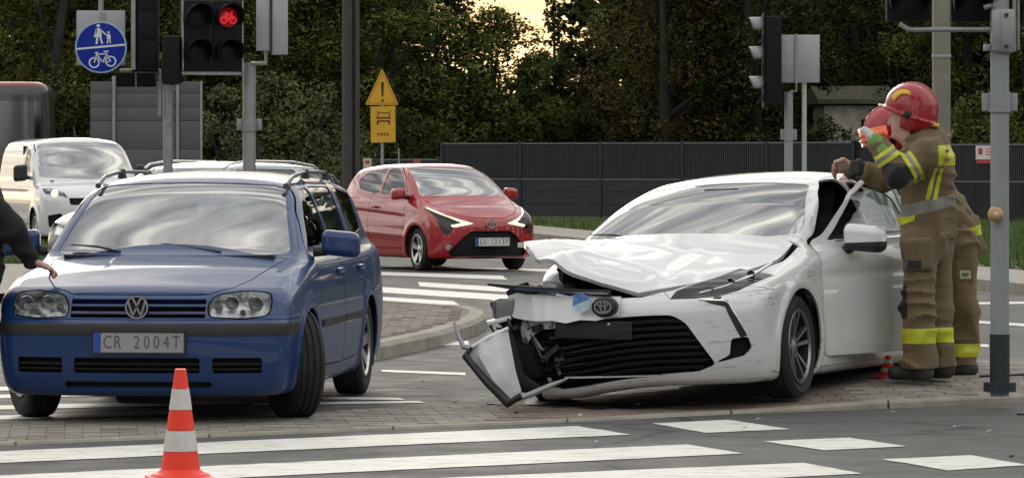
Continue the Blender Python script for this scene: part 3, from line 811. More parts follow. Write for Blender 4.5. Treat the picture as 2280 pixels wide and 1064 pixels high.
def build_corolla():
    T = curve((1.0, .655), (.92, .675), (.8, .715), (.5, .795), (.2, .855), (-.1, .92), (-.4, .985), (-.7, 1.0), (-1.5, .985), (-2.5, 1.03), (-3.0, 1.085), (-3.4, 1.085), (-3.8, 1.03))
    F = curve((.08, .76), (.16, .87), (.28, .915), (.42, .935), (.55, .940), (.62, .925), (.68, .88), (.74, .80), (.85, .6))
    W = curve((1.0, .84), (.7, .865), (.3, .885), (-.3, .888), (-1.2, .885), (-2.7, .888), (-3.2, .86), (-3.8, .78))
    S = curve((.08, .88), (.16, .945), (.28, .975), (.45, .988), (.62, 1.0), (.78, .995), (.9, .965), (1.02, .92), (1.2, .86))
    RR = curve((.1, -3.52), (.3, -3.64), (.6, -3.68), (.9, -3.66), (1.1, -3.62))
    GR = curve((.8, -3.55), (1.0, -3.25), (1.2, -2.93), (1.33, -2.62), (1.5, -2.1))
    RF = curve((-.8, 1.29), (-1.1, 1.34), (-1.4, 1.38), (-1.85, 1.405), (-2.3, 1.39), (-2.7, 1.33), (-3.2, 1.19))
    WS = curve((.88, .02), (.98, -.20), (1.08, -.42), (1.18, -.66), (1.28, -.92), (1.36, -1.16), (1.48, -1.6))
    GW = curve((.85, .82), (.97, .795), (1.1, .735), (1.25, .660), (1.36, .59), (1.46, .51))
    GP = curve((.2, .94), (-.3, .97), (-1.2, 1.0), (-2.0, .995), (-2.7, .93), (-3.4, .82))
    def extra(r, x, ay, z, y):                 # shoulder crease along the flank
        return r + .010 * np.exp(-((z - .72 - .02 * (-x)) / .035)**2) * (ay > .7) * smoothstep(-.2, -.6, x)
    f = car_field(T, F, W, S, RR, RF, WS, GW, GP, GR, crown=.07, fc=.23, fe=2.5, arch=(0., -2.70), ar=.385, zb=.125, wc=.17, wslope=.42, kf=.10, kt=.09, kg=.085, extra=extra)
    sk = Skin(f, (-3.8, -1.0, .06), (1.05, 1.0, 1.5), .019)
    front = lambda c, n: c.x > .12 and c.z < .95
    lamp = [(.375, .640), (.52, .640), (.64, .648), (.735, .675), (.80, .722), (.868, .805), (.878, .868), (.845, .880), (.76, .852), (.64, .800), (.50, .742), (.39, .690)]
    # big mouth with slats
    gp = rounded([(-.40, .548), (0, .558), (.40, .548), (.475, .50), (.56, .36), (.625, .245), (.52, .205), (.25, .19), (-.25, .19), (-.52, .205), (-.625, .245), (-.56, .36), (-.475, .50)], .03, 3)
    for i in range(8):
        z = .225 + i * .040; hw = np.interp(z, [.2, .25, .36, .50, .55], [.50, .60, .555, .47, .39]) - .01
        sk.region('gs%d' % i, 'x', [(-hw, z), (hw, z), (hw, z + .013), (-hw, z + .013)], front)
    sk.region('mouth', 'x', gp, front)
    for sg in (1, -1):
        nm = '_l' if sg > 0 else '_r'; mm = (lambda p: p) if sg > 0 else mir
        sk.region('lamp' + nm, 'x', mm(lamp), lambda c, n: c.x > .30 and c.z < .95, gap=.006)
        sk.region('ctrim' + nm, 'x', mm([(.56, .632), (.70, .622), (.715, .605), (.795, .415), (.765, .395), (.690, .585), (.60, .612)]), front)
        sk.region('cav' + nm, 'x', mm(rounded([(.715, .395), (.80, .405), (.815, .335), (.775, .290), (.66, .262), (.62, .258), (.70, .30)], .015, 2)), front)
        sk.region('sensor' + nm, 'x', mm([(.62, .642), (.66, .646), (.66, .632), (.62, .630)]), front)
    hood = [(.885, .0), (.872, .20), (.79, .37), (.63, .51), (.45, .625), (.22, .725), (0., .775), (-.33, .765), (-.30, .45), (-.28, .2), (-.275, 0)]
    hp = hood + [(x, -y) for x, y in hood[-2:0:-1]]
    sk.region('bonnet', 'z', hp, lambda c, n: n.z > .30 and c.z > .60, gap=.008)
    wsp = rounded([(-.735, 1.0), (-.6, .99), (0, .975), (.6, .99), (.735, 1.0), (.70, 1.09), (.545, 1.305), (.3, 1.328), (0, 1.335), (-.3, 1.328), (-.545, 1.305), (-.70, 1.09)], .03, 2)
    sk.region('windscreen', 'x', wsp, lambda c, n: c.x > -1.5 and n.x > .2)
    sk.region('rear_window', 'z', rounded([(-2.55, -.50), (-2.55, .50), (-3.2, .60), (-3.2, -.60)], .05), lambda c, n: c.z > 1.04 and n.x < -.15)
    wf = rounded([(-.60, .950), (-1.56, .955), (-1.575, 1.322), (-1.34, 1.312), (-1.07, 1.226)], .025, 3)
    wr = rounded([(-1.64, .960), (-2.50, .995), (-2.42, 1.20), (-2.12, 1.30), (-1.64, 1.315)], .03, 3)
    for sg in (1, -1):
        nm = '_l' if sg > 0 else '_r'
        for k, w_ in (('wf', wf), ('wr', wr)): sk.region(k + nm, 'y', w_, lambda c, n, sg=sg: c.y * sg > .3)
        sk.region('arch_f' + nm, 'y', arch_poly(0, .355, .315), lambda c, n, sg=sg: c.y * sg > 0, drop=True)
        sk.region('arch_r' + nm, 'y', arch_poly(-2.70, .355, .315), lambda c, n, sg=sg: c.y * sg > 0, drop=True)
    # the torn corner of the bumper and the wing over it on the struck side
    sk.region('torn', 'x', [(-1.0, .05), (-.43, .05), (-.47, .30), (-.53, .52), (-.60, .57), (-1.0, .60)], lambda c, n: c.x > .20 and c.y < -.2)
    sk.region('wing_right', 'y', [(.30, .55), (1.0, .55), (1.0, 1.0), (-.30, 1.0), (-.30, .62)], lambda c, n: c.y < -.55 and n.y < -.1)
    sk.region('lip', 'x', [(-.43, .05), (1., .05), (1., .225), (.62, .215), (.52, .203), (.25, .186), (-.25, .186), (-.43, .195)], lambda c, n: c.x > .36 and n.x > .05)
    sk.region('bumper', 'x', [(-.61, .19), (.88, .19), (.90, .68), (.62, .652), (.375, .648), (.30, .70), (-.30, .70), (-.375, .648), (-.60, .66)], lambda c, n: c.x > .40 and c.z < .70, gap=.003)
    sk.region('wing_left', 'y', [(.41, .17), (.41, .66), (.60, .70), (.5, .95), (-.30, 1.02), (-.41, .98), (-.40, .17)], lambda c, n: c.y > .55 and n.y > -.2, gap=.004)
    df = [(-.415, .235), (-1.545, .225), (-1.60, .60), (-1.60, 1.342), (-1.32, 1.331), (-1.055, 1.245), (-.57, .99), (-.42, .95), (-.395, .7)]
    dr = [(-1.552, .225), (-2.27, .235), (-2.40, .45), (-2.60, .75), (-2.60, 1.03), (-2.46, 1.22), (-2.15, 1.332), (-1.607, 1.343), (-1.607, .60)]
    for sg in (1, -1):
        nm = '_l' if sg > 0 else '_r'
        sk.region('door_f' + nm, 'y', rounded(df, .05, 2), lambda c, n, sg=sg: c.y * sg > .3 and n.y * sg > .15, gap=.006)
        sk.region('door_r' + nm, 'y', rounded(dr, .05, 2), lambda c, n, sg=sg: c.y * sg > .3 and n.y * sg > .15, gap=.006)
    A = sk.arrays(); rt = empty('saloon_car')
    tag(rt, 'crashed white saloon car with crumpled bonnet and torn front bumper', 'car')
    pn = lambda nm, key, m, **k: panel(nm, *A[key], f, m, k.pop('parent', rt), **k)
    pn('body', 'body', m_white)
    # crumpled bonnet, thrown up on its right-hand side
    V, Fc = A['bonnet']; V = V.copy(); x, y, z = V.T
    u = np.clip((.20 - y) / .96, 0, 1)**1.1; v = smoothstep(-.42, .55, x)
    zedge = T(x) - .06
    z2 = z + u * np.maximum(0, .985 - zedge) * smoothstep(-.36, -.05, x) + .02 * v * smoothstep(.4, 0., y)
    fold = lambda d, wd, a: a * np.exp(-np.abs(d) / wd)
    wgt = smoothstep(.20, -.25, y) * smoothstep(-.2, .25, x)
    rr = np.sqrt(((x - .68) / .16)**2 + ((y + .02) / .26)**2)        # buckled dome near the badge
    z2 += .012 * np.exp(-((rr - 1) / .15)**2) * smoothstep(.3, .6, x) + .012 * (rr < 1) * (1 - rr)
    z2 += .004 * np.sin(9 * y + 5 * x) * v * smoothstep(.5, -.2, y)
    for (xa, ya, xb, yb, wd, am) in ((-.15, -.42, .95, -.56, .17, .040), (.10, -.12, .98, -.30, .12, .026), (.30, -.30, .95, -.43, .07, -.024), (.45, -.55, .95, -.78, .09, -.03), (-.2, .25, .9, .38, .10, .008)):
        ex, ey = xb - xa, yb - ya; tt = ((x - xa) * ex + (y - ya) * ey) / (ex * ex + ey * ey); dd = np.abs((x - xa) * ey - (y - ya) * ex) / math.hypot(ex, ey)
        z2 += am * np.clip(1 - dd / wd, 0, 1) * smoothstep(-.05, .45, tt)
    z2 += -.03 * smoothstep(.2, .7, y) * smoothstep(.2, .6, x)
    V = np.stack([x - .02 * u * v - .02 * v, y - .20 * u * v - .030, z2 + .012], 1)
    nb = vnormals(V, Fc)
    hd = panel('bonnet', V, Fc, f, m_white, rt, t=.03, normals=nb)
    hd['label'] = 'crumpled white bonnet pushed up on one side'
    def sag(V, r=0.):                            # the mouth hangs down and back on the struck side
        V = np.array(V); x, y, z = V.T; k = smoothstep(.35, -.60, y) * smoothstep(.67, .52, z)
        return np.stack([x - .06 * k + .014 * np.sin(11 * y + r * 5) * k, y - .09 * k, z - .085 * k + .010 * np.sin(9 * y + r * 3.1) * k], 1)
    V, Fc = A['bumper']; V = sag(V); bp = panel('front_bumper', V, Fc, f, m_scuff, rt, normals=vnormals(V, Fc))
    V, Fc = A['lip']; V = sag(V); panel('bumper_lip', V, Fc, f, m_scuff, bp, normals=vnormals(V, Fc))
    pn('wing', 'wing_left', m_scuff)
    # right wing pushed back and in
    V, Fc = A['wing_right']; V = V.copy(); x, y, z = V.T
    k = smoothstep(-.25, .6, x)
    V = np.stack([x - .26 * k, y + .10 * k + .03 * np.sin(14 * x + 9 * z) * k, z - .03 * k + .02 * np.sin(17 * x) * k], 1)
    panel('wing', V, Fc, f, m_white, rt, normals=vnormals(V, Fc))['label'] = 'buckled right wing pushed back behind the bonnet'
    V, Fc = A['mouth']; pocket('grille_back', sag(V), Fc, f, .07, m_dark, rt)
    for i in range(8):
        V, Fc = A['gs%d' % i]; nn = fgrad(f, V); nn /= np.linalg.norm(nn, axis=1, keepdims=True)
        V = sag(V - nn * .018, i * 1.7); panel('grille_slat', V, Fc, f, m_blackp, rt, t=.04, normals=vnormals(V, Fc))
    bm = bmesh.new(); bbox(bm, (.915, -.10, .475), (.02, .50, .11), bevel=.006); bm.transform(Matrix.Translation((.91, -.1, .47)) @ Matrix.Rotation(R(-3), 4, 'X') @ Matrix.Translation((-.91, .1, -.47))); pc_ = bob('plate_carrier', bm, m_blackp, rt, True, 40)
    V, F2 = lathe_vf([(0, .004), (.010, .003), (.012, -.004)], 12, 'x', (.928, .0, .505)); ob('screw_cap', V, F2, m_alloy, pc_, True)
    for i in range(7):
        q = -.30 - .07 * i; tube('torn_slat', [(.86 - .02 * i, q + .10, .30 + .03 * i), (.87 - .02 * i, q, .285 + .032 * i + .02 * (i % 2)), (.84 - .03 * i, q - .12, .25 + .034 * i)], [.010, .012, .004], m_blackp, rt, 6, .5)
    for nm in ('_l',):
        pn('corner_trim', 'ctrim' + nm, m_blackp, off=.003, parent=bp)
        tube('trim_edge', [(.872, .56, .634), (.79, .69, .622), (.772, .712, .606), (.70, .79, .415)], .008, m_chrome, bp, 6); pocket('fog_recess', *A['cav' + nm], f, .06, m_dark, bp)
        pn('sensor', 'sensor' + nm, m_blackp, parent=bp, off=.004)
        ln = pn('headlight', 'lamp' + nm, m_lens, rim=False, off=.001); pocket('lamp_housing', *A['lamp' + nm], f, .05, m_lampgrey, ln)
        tube('light_strip', [(.70, .50, .668), (.60, .62, .70), (.44, .74, .76), (.30, .82, .83)], .010, m_chrome, ln, 8)
        lamp_bulbs(ln, [(.66, .55, .690, .028), (.56, .65, .725, .028), (.44, .735, .768, .026)], m_reflector)
    pn('windscreen', 'windscreen', m_wind, rim=False, off=-.004)
    pn('rear_window', 'rear_window', m_side, rim=False, off=-.004)
    hinge = Vector((-.41, .875, 0)); al = R(-15)
    for nm in ('_l', '_r'):
        sg = 1 if nm == '_l' else -1
        d1 = pn('door', 'door_f' + nm, m_white, t=.02); d2 = pn('door', 'door_r' + nm, m_white)
        g1 = pn('window', 'wf' + nm, m_side, parent=d1, rim=False, off=-.012); pn('window', 'wr' + nm, m_side, parent=d2, rim=False, off=-.006)
        box('door_handle', (-1.42, sg * .875, .83), (.20, .03, .03), m_white, d1, bevel=.012)
        box('door_handle', (-2.40, sg * .875, .85), (.20, .03, .03), m_white, d2, bevel=.012)
        tube('window_trim', [(-.62, sg * .832, .948), (-1.1, sg * .830, .950), (-1.56, sg * .828, .953)], .008, m_chrome, d1, 6)
        if sg > 0: mirror_house(d1, (-.74, sg * .985, .955), (.070, .140, .085), m_white, sg, (-.74, sg * .83, .88), True)
        if sg > 0:                              # the driver's door stands ajar
            d1['label'] = 'driver door standing ajar'
            d1.matrix_local = Matrix.Translation(hinge) @ Matrix.Rotation(al, 4, 'Z') @ Matrix.Translation(-hinge)
            panel('door_lining', A['door_f_l'][0] - np.array([0, .07, 0]), [q for q in A['door_f_l'][1] if max(A['door_f_l'][0][i][2] for i in q) < .93], f, m_dash, d1, rim=False)
        wheel(rt, 0, sg * .768, .317, .215, .222, 'ten', R(3) if sg > 0 else R(14), mats=(mat('machined alloy', (.30, .30, .31), .3, metal=.85, var=.1), m_dark))
        wheel(rt, -2.70, sg * .768, .317, .215, .222, 'ten', mats=(MATS['machined alloy'], m_dark))
        liner(rt, 0, sg * .85, sg * .50, .37); liner(rt, -2.70, sg * .85, sg * .50, .37)
    # what the missing corner lays bare
    bm = bmesh.new(); rnd = random.Random(5)
    bbox(bm, (.60, -.55, .38), (.40, .44, .38), bevel=.05); bbox(bm, (.72, -.62, .30), (.22, .30, .22), bevel=.04); bbox(bm, (.68, -.30, .52), (.20, .9, .08), bevel=.02); bbox(bm, (.58, 0, .40), (.12, 1.0, .40))
    bob('radiator_pack', bm, m_dark, rt)
    for i in range(34):
        c = Vector((rnd.uniform(.78, .88), rnd.uniform(-.74, -.34), rnd.uniform(.22, .56)))
        if i % 3 == 0:
            q = c + Vector((rnd.uniform(-.06, .04), rnd.uniform(-.16, .16), rnd.uniform(-.14, .14)))
            tube('torn_hose', [c, c.lerp(q, .5) + Vector((.03, .02, -.05)), q], rnd.uniform(.007, .018), m_blackp if i % 2 else m_engine, rt, 6)
        else:
            box('broken_bracket', c, (rnd.uniform(.02, .06), rnd.uniform(.05, .16), rnd.uniform(.012, .04)), rnd.choice([m_blackp, m_dark, m_blackp, m_engine]), rt,
                rot=Matrix.Rotation(rnd.uniform(-.7, .7), 3, 'X') @ Matrix.Rotation(rnd.uniform(-.6, .6), 3, 'Z'))
    for i in range(10):
        c = Vector((rnd.uniform(.45, .72), rnd.uniform(-.72, -.28), rnd.uniform(.64, .74)))
        box('engine_piece', c, (rnd.uniform(.05, .14), rnd.uniform(.06, .16), rnd.uniform(.03, .08)), rnd.choice([m_engine, m_dark, m_grey]), rt,
            rot=Matrix.Rotation(rnd.uniform(-.5, .5), 3, 'X') @ Matrix.Rotation(rnd.uniform(-.6, .6), 3, 'Z'), bevel=.008)
    # upper band of the bumper bent forward, its broken lamp and the garnish sticking out
    def band(name, pts, wd, th, m, tilt=0., jag=0.):
        V = []; Fq = []
        for i, p in enumerate(pts):
            p = Vector(p); w_ = wd[i] if isinstance(wd, (list, tuple)) else wd
            for dz, dx in ((w_ / 2, 0), (w_ / 2, -th), (-w_ / 2, -th), (-w_ / 2, 0)): V.append(p + Vector((dx - (.035 if dz > 0 else 0) * tilt, 0, dz + jag * math.sin(i * 2.3 + dz * 40))))
        for i in range(len(pts) - 1):
            for k in range(4): Fq.append((4 * i + k, 4 * i + (k + 1) % 4, 4 * i + 4 + (k + 1) % 4, 4 * i + 4 + k))
        Fq += [(3, 2, 1, 0), tuple(len(V) - 4 + k for k in range(4))]
        o = ob(name, V, Fq, m, rt, True, sharp=40); return o
    band('bumper_shred', [(.958, .08, .612), (.972, -.06, .605), (.975, -.16, .608), (.965, -.26, .602), (.945, -.36, .612), (.925, -.46, .610), (.895, -.56, .626), (.86, -.64, .63), (.83, -.71, .645)], [.10, .145, .155, .160, .150, .160, .150, .15, .08], .012, m_white, 1.3, .006)
    band('garnish_bar', [(.945, .02, .690), (.945, -.20, .705), (.925, -.42, .722), (.905, -.62, .742), (.88, -.80, .765)], [.032, .032, .03, .028, .015], .03, m_blackp)
    band('garnish_edge', [(.962, .02, .688), (.962, -.20, .700), (.942, -.42, .716), (.92, -.60, .735)], .010, .01, m_chrome)
    box('broken_lamp', (.80, -.735, .615), (.16, .13, .13), m_lampgrey, rt, rot=Matrix.Rotation(.5, 3, 'Z'), bevel=.03, seg=3)
    box('lamp_edge', (.86, -.745, .545), (.10, .15, .03), m_white, rt, rot=Matrix.Rotation(.5, 3, 'Z') @ Matrix.Rotation(.2, 3, 'X'), bevel=.012)
    # badge with a scrap of blue film beside it
    V, Fq = lathe_vf([(0, .0), (.055, .0), (.068, -.012), (.068, -.04)], 28, 'x', (.992, .0, .61)); V = [(a, b * 1.2, (c - .61) * .9 + .61) for a, b, c in V]
    ob('badge_mount', V, Fq, m_blackp, rt, True, sharp=40)
    toyota_badge(rt, (.995, 0, .61), .052, 0, m_chrome)
    V = [(.982, -.19, .69), (.995, -.13, .695), (1.0, -.075, .66), (1.0, -.085, .60), (.995, -.15, .57), (.985, -.20, .62), (.990, -.14, .64)]
    for nm, fs, mm in (('blue_scrap', [(0, 1, 6), (1, 2, 6), (0, 6, 5)], mat('blue film', (.10, .22, .50), .35, var=.3, vscale=30)), ('pale_scrap', [(2, 3, 6), (3, 4, 6), (4, 5, 6)], mat('pale film', (.45, .58, .66), .35, var=.2, vscale=30))):
        bm = bmesh.new(); bv = [bm.verts.new(v) for v in V]
        for q in fs: bm.faces.new([bv[i] for i in q])
        bmesh.ops.delete(bm, geom=[v for v in bm.verts if not v.link_faces], context='VERTS')
        bmesh.ops.solidify(bm, geom=bm.faces[:], thickness=.006); bob(nm, bm, mm, rt)
    inter(rt, -.72, .93, .70, [(-1.35, .37), (-1.35, -.37), (-2.3, .37), (-2.3, -.37)], -1.0)
    bm = bmesh.new(); bbox(bm, (-1.5, 0, .25), (4.0, 1.35, .14)); bbox(bm, (.2, 0, .5), (.5, 1.0, .4)); bbox(bm, (-.34, 0, .62), (.05, 1.55, .6)); bob('underbody', bm, m_dark, rt)
    box('sill', (-1.35, .82, .225), (1.95, .09, .10), m_white, rt, bevel=.03); box('sill', (-1.35, -.82, .225), (1.95, .09, .10), m_white, rt, bevel=.03)
    box('interior_mirror', (-1.02, 0, 1.27), (.03, .24, .06), m_dash, rt, bevel=.012)
    wiper(rt, (-.28, .30, 1.0), (-.46, -.34, 1.06)); wiper(rt, (-.28, -.28, 1.0), (-.40, -.66, 1.04))
    return rt, f
corolla, corolla_f = build_corolla()
corolla.rotation_mode = 'XYZ'
CMW = Matrix.Translation((.97, 26.25, .02)) @ Matrix.Rotation(R(-90 - 24), 4, 'Z') @ Matrix.Rotation(R(2.4), 4, 'X')
corolla.location = CMW.to_translation(); corolla.rotation_euler = CMW.to_euler()

# torn bumper corner, hanging to the road on the struck side (still joined to the car by the lower lip)
def build_fragment():
    IM = CMW.inverted()
    def L(px, py, d): return IM @ P(px, py, d)
    g = [[(1128, 733, 25.55), (1136, 775, 25.42), (1146, 830, 25.30), (1158, 872, 25.25)],
         [(1105, 745, 25.45), (1102, 785, 25.32), (1122, 838, 25.22), (1150, 882, 25.20)],
         [(1075, 760, 25.40), (1070, 795, 25.30), (1100, 845, 25.22), (1142, 888, 25.20)],
         [(1050, 776, 25.45), (1048, 806, 25.40), (1088, 854, 25.30), (1138, 896, 25.24)]]
    V = [L(*p) for r in g for p in r]; F = [(4 * i + j, 4 * i + j + 1, 4 * i + j + 5, 4 * i + j + 4) for i in range(3) for j in range(3)]
    bm = bmesh.new(); bv = [bm.verts.new(v) for v in V]
    for q in F: bm.faces.new([bv[i] for i in q])
    bmesh.ops.subdivide_edges(bm, edges=bm.edges[:], cuts=2, use_grid_fill=True, smooth=.6)
    bmesh.ops.solidify(bm, geom=bm.faces[:], thickness=.012)
    o = bob('torn_bumper_corner', bm, mat('grey primer paint', (.46, .47, .48), .4, coat=.4, var=.15, vscale=5, dirt=.3), corolla, True, 50)
    o['label'] = 'torn grey-white bumper corner hanging to the road'
    tube('corner_edge', [L(1050, 772, 25.40), L(1036, 792, 25.40), L(1084, 850, 25.24), L(1132, 898, 25.18), L(1160, 880, 25.16)], [.012, .022, .024, .028, .02], m_blackp, o, 8)
    tube('corner_rim', [L(1130, 731, 25.53), L(1085, 752, 25.40), L(1044, 776, 25.40)], [.012, .014, .010], m_white, o, 8)
    tube('broken_strip', [L(1012, 718, 25.6), L(1022, 750, 25.55), L(1032, 772, 25.5), L(1050, 778, 25.45)], [.010, .014, .016, .012], m_grey, o, 8)
    V, F = tube_vf([L(1136, 893, 25.2), L(1180, 878, 25.2), L(1225, 858, 25.25), L(1262, 843, 25.35)], [.030, .034, .030, .012], 10, True, .55)
    ob('lip_end', V, F, m_grey, corolla, True, sharp=50)
    tube('torn_liner', [L(1125, 745, 25.6), L(1130, 800, 25.55), L(1150, 850, 25.5), L(1200, 868, 25.5)], [.05, .08, .07, .03], m_dark, corolla, 8)
build_fragment()

# ------------------------------------------------------------------ red hatchback
m_red = mat('red paint', (.33, .003, .010), .32, metal=.0, coat=1., var=.05, vscale=2, dirt=.05)
def build_aygo():
    T = curve((.75, .70), (.65, .745), (.4, .84), (.1, .935), (-.15, 1.0), (-.6, .99), (-1.5, 1.02), (-2.2, 1.06), (-2.8, 1.06))
    F = curve((.10, .58), (.18, .64), (.3, .68), (.45, .695), (.6, .685), (.68, .66), (.75, .60), (.85, .45))
    W = curve((.8, .74), (.4, .785), (0, .806), (-1.2, .800), (-2.34, .806), (-2.9, .74))
    S = curve((.08, .90), (.2, .965), (.4, .99), (.6, 1.0), (.8, .975), (.95, .94), (1.1, .90))
    RR = curve((.1, -2.68), (.3, -2.75), (.6, -2.76), (.9, -2.70), (1.1, -2.60), (1.3, -2.42), (1.5, -2.2))
    RF = curve((-.3, 1.32), (-.6, 1.40), (-1.0, 1.452), (-1.5, 1.46), (-2.0, 1.435), (-2.6, 1.36))
    WS = curve((.9, .22), (1.0, .02), (1.15, -.22), (1.3, -.47), (1.4, -.68), (1.5, -.95))
    GW = curve((.9, .74), (1.0, .73), (1.15, .685), (1.3, .62), (1.4, .565), (1.48, .50))
    GP = curve((.3, .94), (-.3, .98), (-1.2, 1.0), (-2.0, .97), (-2.7, .84))
    def extra(r, x, ay, z, y):
        return r + .014 * np.exp(-((z - .70 - .05 * (-x)) / .04)**2) * (ay > .65) * smoothstep(-.1, -.6, x) - .012 * np.exp(-((z - .46 - .03 * (-x)) / .05)**2) * (ay > .65) * smoothstep(-.2, -.5, x)
    f = car_field(T, F, W, S, RR, RF, WS, GW, GP, crown=.06, fc=.20, fe=2.3, arch=(0., -2.34), ar=.355, zb=.17, wc=.14, wslope=.55, kf=.11, kt=.09, kg=.09, extra=extra)
    sk = Skin(f, (-2.9, -.92, .06), (.85, .92, 1.54), .023)
    front = lambda c, n: c.x > .05
    gp = rounded([(-.30, .545), (.30, .545), (.40, .47), (.60, .27), (.55, .185), (-.55, .185), (-.60, .27), (-.40, .47)], .03, 2)
    sk.region('mouth', 'x', gp, front)
    lamp = [(.26, .645), (.50, .60), (.60, .57), (.70, .66), (.755, .84), (.72, .86), (.58, .755), (.42, .69)]
    fang = [(.53, .59), (.60, .565), (.70, .655), (.745, .72), (.68, .52), (.60, .50)]
    for sg in (1, -1):
        nm = '_l' if sg > 0 else '_r'; mm = (lambda p: p) if sg > 0 else mir
        sk.region('drl' + nm, 'x', mm([(.26, .645), (.50, .60), (.55, .598), (.57, .625), (.42, .655), (.52, .715), (.66, .79), (.735, .855), (.72, .862), (.58, .757), (.42, .695)]), front)
        sk.region('lamp' + nm, 'x', mm(lamp), front)
        sk.region('fang' + nm, 'x', mm(fang), front)
        sk.region('fog' + nm, 'x', mm([(.60 + .04 * math.cos(t), .33 + .04 * math.sin(t)) for t in [2 * PI * i / 14 for i in range(14)]]), front)
    hood = [(.62, 0), (.60, .25), (.50, .45), (.30, .58), (0, .66), (-.05, .45), (-.03, .2), (-.02, 0)]
    sk.region('bonnet', 'z', hood + [(x, -y) for x, y in hood[-2:0:-1]], lambda c, n: n.z > .3 and c.z > .6, gap=.008)
    sk.region('windscreen', 'x', rounded([(-.665, 1.02), (0, 1.005), (.665, 1.02), (.62, 1.13), (.53, 1.385), (.25, 1.405), (-.25, 1.405), (-.53, 1.385), (-.62, 1.13)], .03, 2), lambda c, n: c.x > -1.0 and n.x > .2)
    wf = rounded([(-.45, 1.01), (-1.22, 1.035), (-1.22, 1.385), (-.95, 1.385), (-.68, 1.26)], .04, 3)
    wr = rounded([(-1.30, 1.04), (-1.95, 1.09), (-2.10, 1.22), (-1.85, 1.335), (-1.30, 1.388)], .05, 3)
    for sg in (1, -1):
        nm = '_l' if sg > 0 else '_r'
        for k, w_ in (('wf', wf), ('wr', wr)): sk.region(k + nm, 'y', w_, lambda c, n, sg=sg: c.y * sg > .25)
        for xa in (0, -2.34): sk.region('a', 'y', arch_poly(xa, .325, .30), lambda c, n, sg=sg: c.y * sg > 0, drop=True)
        sk.region('door' + nm, 'y', rounded([(-.36, .30), (-1.40, .29), (-1.52, .7), (-1.50, 1.05), (-1.26, 1.06), (-1.26, 1.41), (-.92, 1.41), (-.64, 1.28), (-.38, 1.01)], .05, 2), lambda c, n, sg=sg: c.y * sg > .25 and n.y * sg > .15, gap=.009)
    sk.region('bumper', 'y', [(.29, .1), (1., .1), (1., .56), (.33, .56)], lambda c, n: c.x > .25, gap=.004)
    A = sk.arrays(); rt = empty('hatchback_car'); tag(rt, 'small red hatchback car with lit wedge headlights in front of dark fence', 'car')
    pn = lambda nm, key, m, **k: panel(nm, *A[key], f, m, k.pop('parent', rt), **k)
    pn('body', 'body', m_red); pn('bonnet', 'bonnet', m_red); bp = pn('front_bumper', 'bumper', m_red)
    pocket('grille', *A['mouth'], f, .05, m_dark, rt)
    box('lower_bar', (.66, 0, .205), (.05, .95, .02), m_blackp, rt)
    m_drl = mat('running light', (.9, .9, .7), .3, emit=(1, .90, .50), estr=1.0)
    for nm in ('_l', '_r'):
        sg = 1 if nm == '_l' else -1
        ln = pn('headlight', 'lamp' + nm, m_lens, rim=False, off=.001); pocket('lamp_housing', *A['lamp' + nm], f, .05, m_blackp, ln)
        pn('running_light', 'drl' + nm, m_drl, parent=ln, off=.002); lamp_bulbs(ln, [(.44, sg * .58, .67, .04)], m_reflector)
        pn('lamp_corner', 'fang' + nm, m_blackp, off=.002)
        pn('fog_light', 'fog' + nm, m_reflector, parent=bp, off=.004)
        d1 = pn('door', 'door' + nm, m_red); pn('window', 'wf' + nm, m_side, parent=d1, rim=False, off=-.006)
        pn('window', 'wr' + nm, m_side, rim=False, off=-.004)
        box('door_handle', (-1.30, sg * .80, .86), (.17, .03, .035), m_red, d1, bevel=.012)
        mirror_house(rt, (-.40, sg * .87, 1.04), (.06, .10, .075), m_red, sg, (-.42, sg * .72, 1.0))
        for xa, st in ((0, -6), (-2.34, 0)):
            wheel(rt, xa, sg * .70, .29, .175, .205, 'five', R(st), mats=(m_alloy, m_dark)); liner(rt, xa, sg * .77, sg * .45, .33)
    pn('windscreen', 'windscreen', m_wind, rim=False, off=-.004)
    toyota_badge(rt, (.695, 0, .64), .075, 0, m_chrome)
    plate(rt, (.715, -.0, .40), 0, 'LU 1213Y')
    box('roof_aerial_base', (-2.1, 0, 1.44), (.10, .04, .03), m_blackp, rt, bevel=.01)
    inter(rt, -.45, .95, .62, [(-1.0, .33), (-1.0, -.33)], -.72)
    bm = bmesh.new(); bbox(bm, (-1.1, 0, .26), (3.0, 1.2, .14)); bbox(bm, (.2, 0, .5), (.4, .9, .4)); bbox(bm, (-.2, 0, .6), (.05, 1.3, .6)); bob('underbody', bm, m_dark, rt)
    return rt
aygo = build_aygo()
aygo.location = (-.60, 58.3, 0); aygo.rotation_euler = (0, 0, R(-90 + 28))

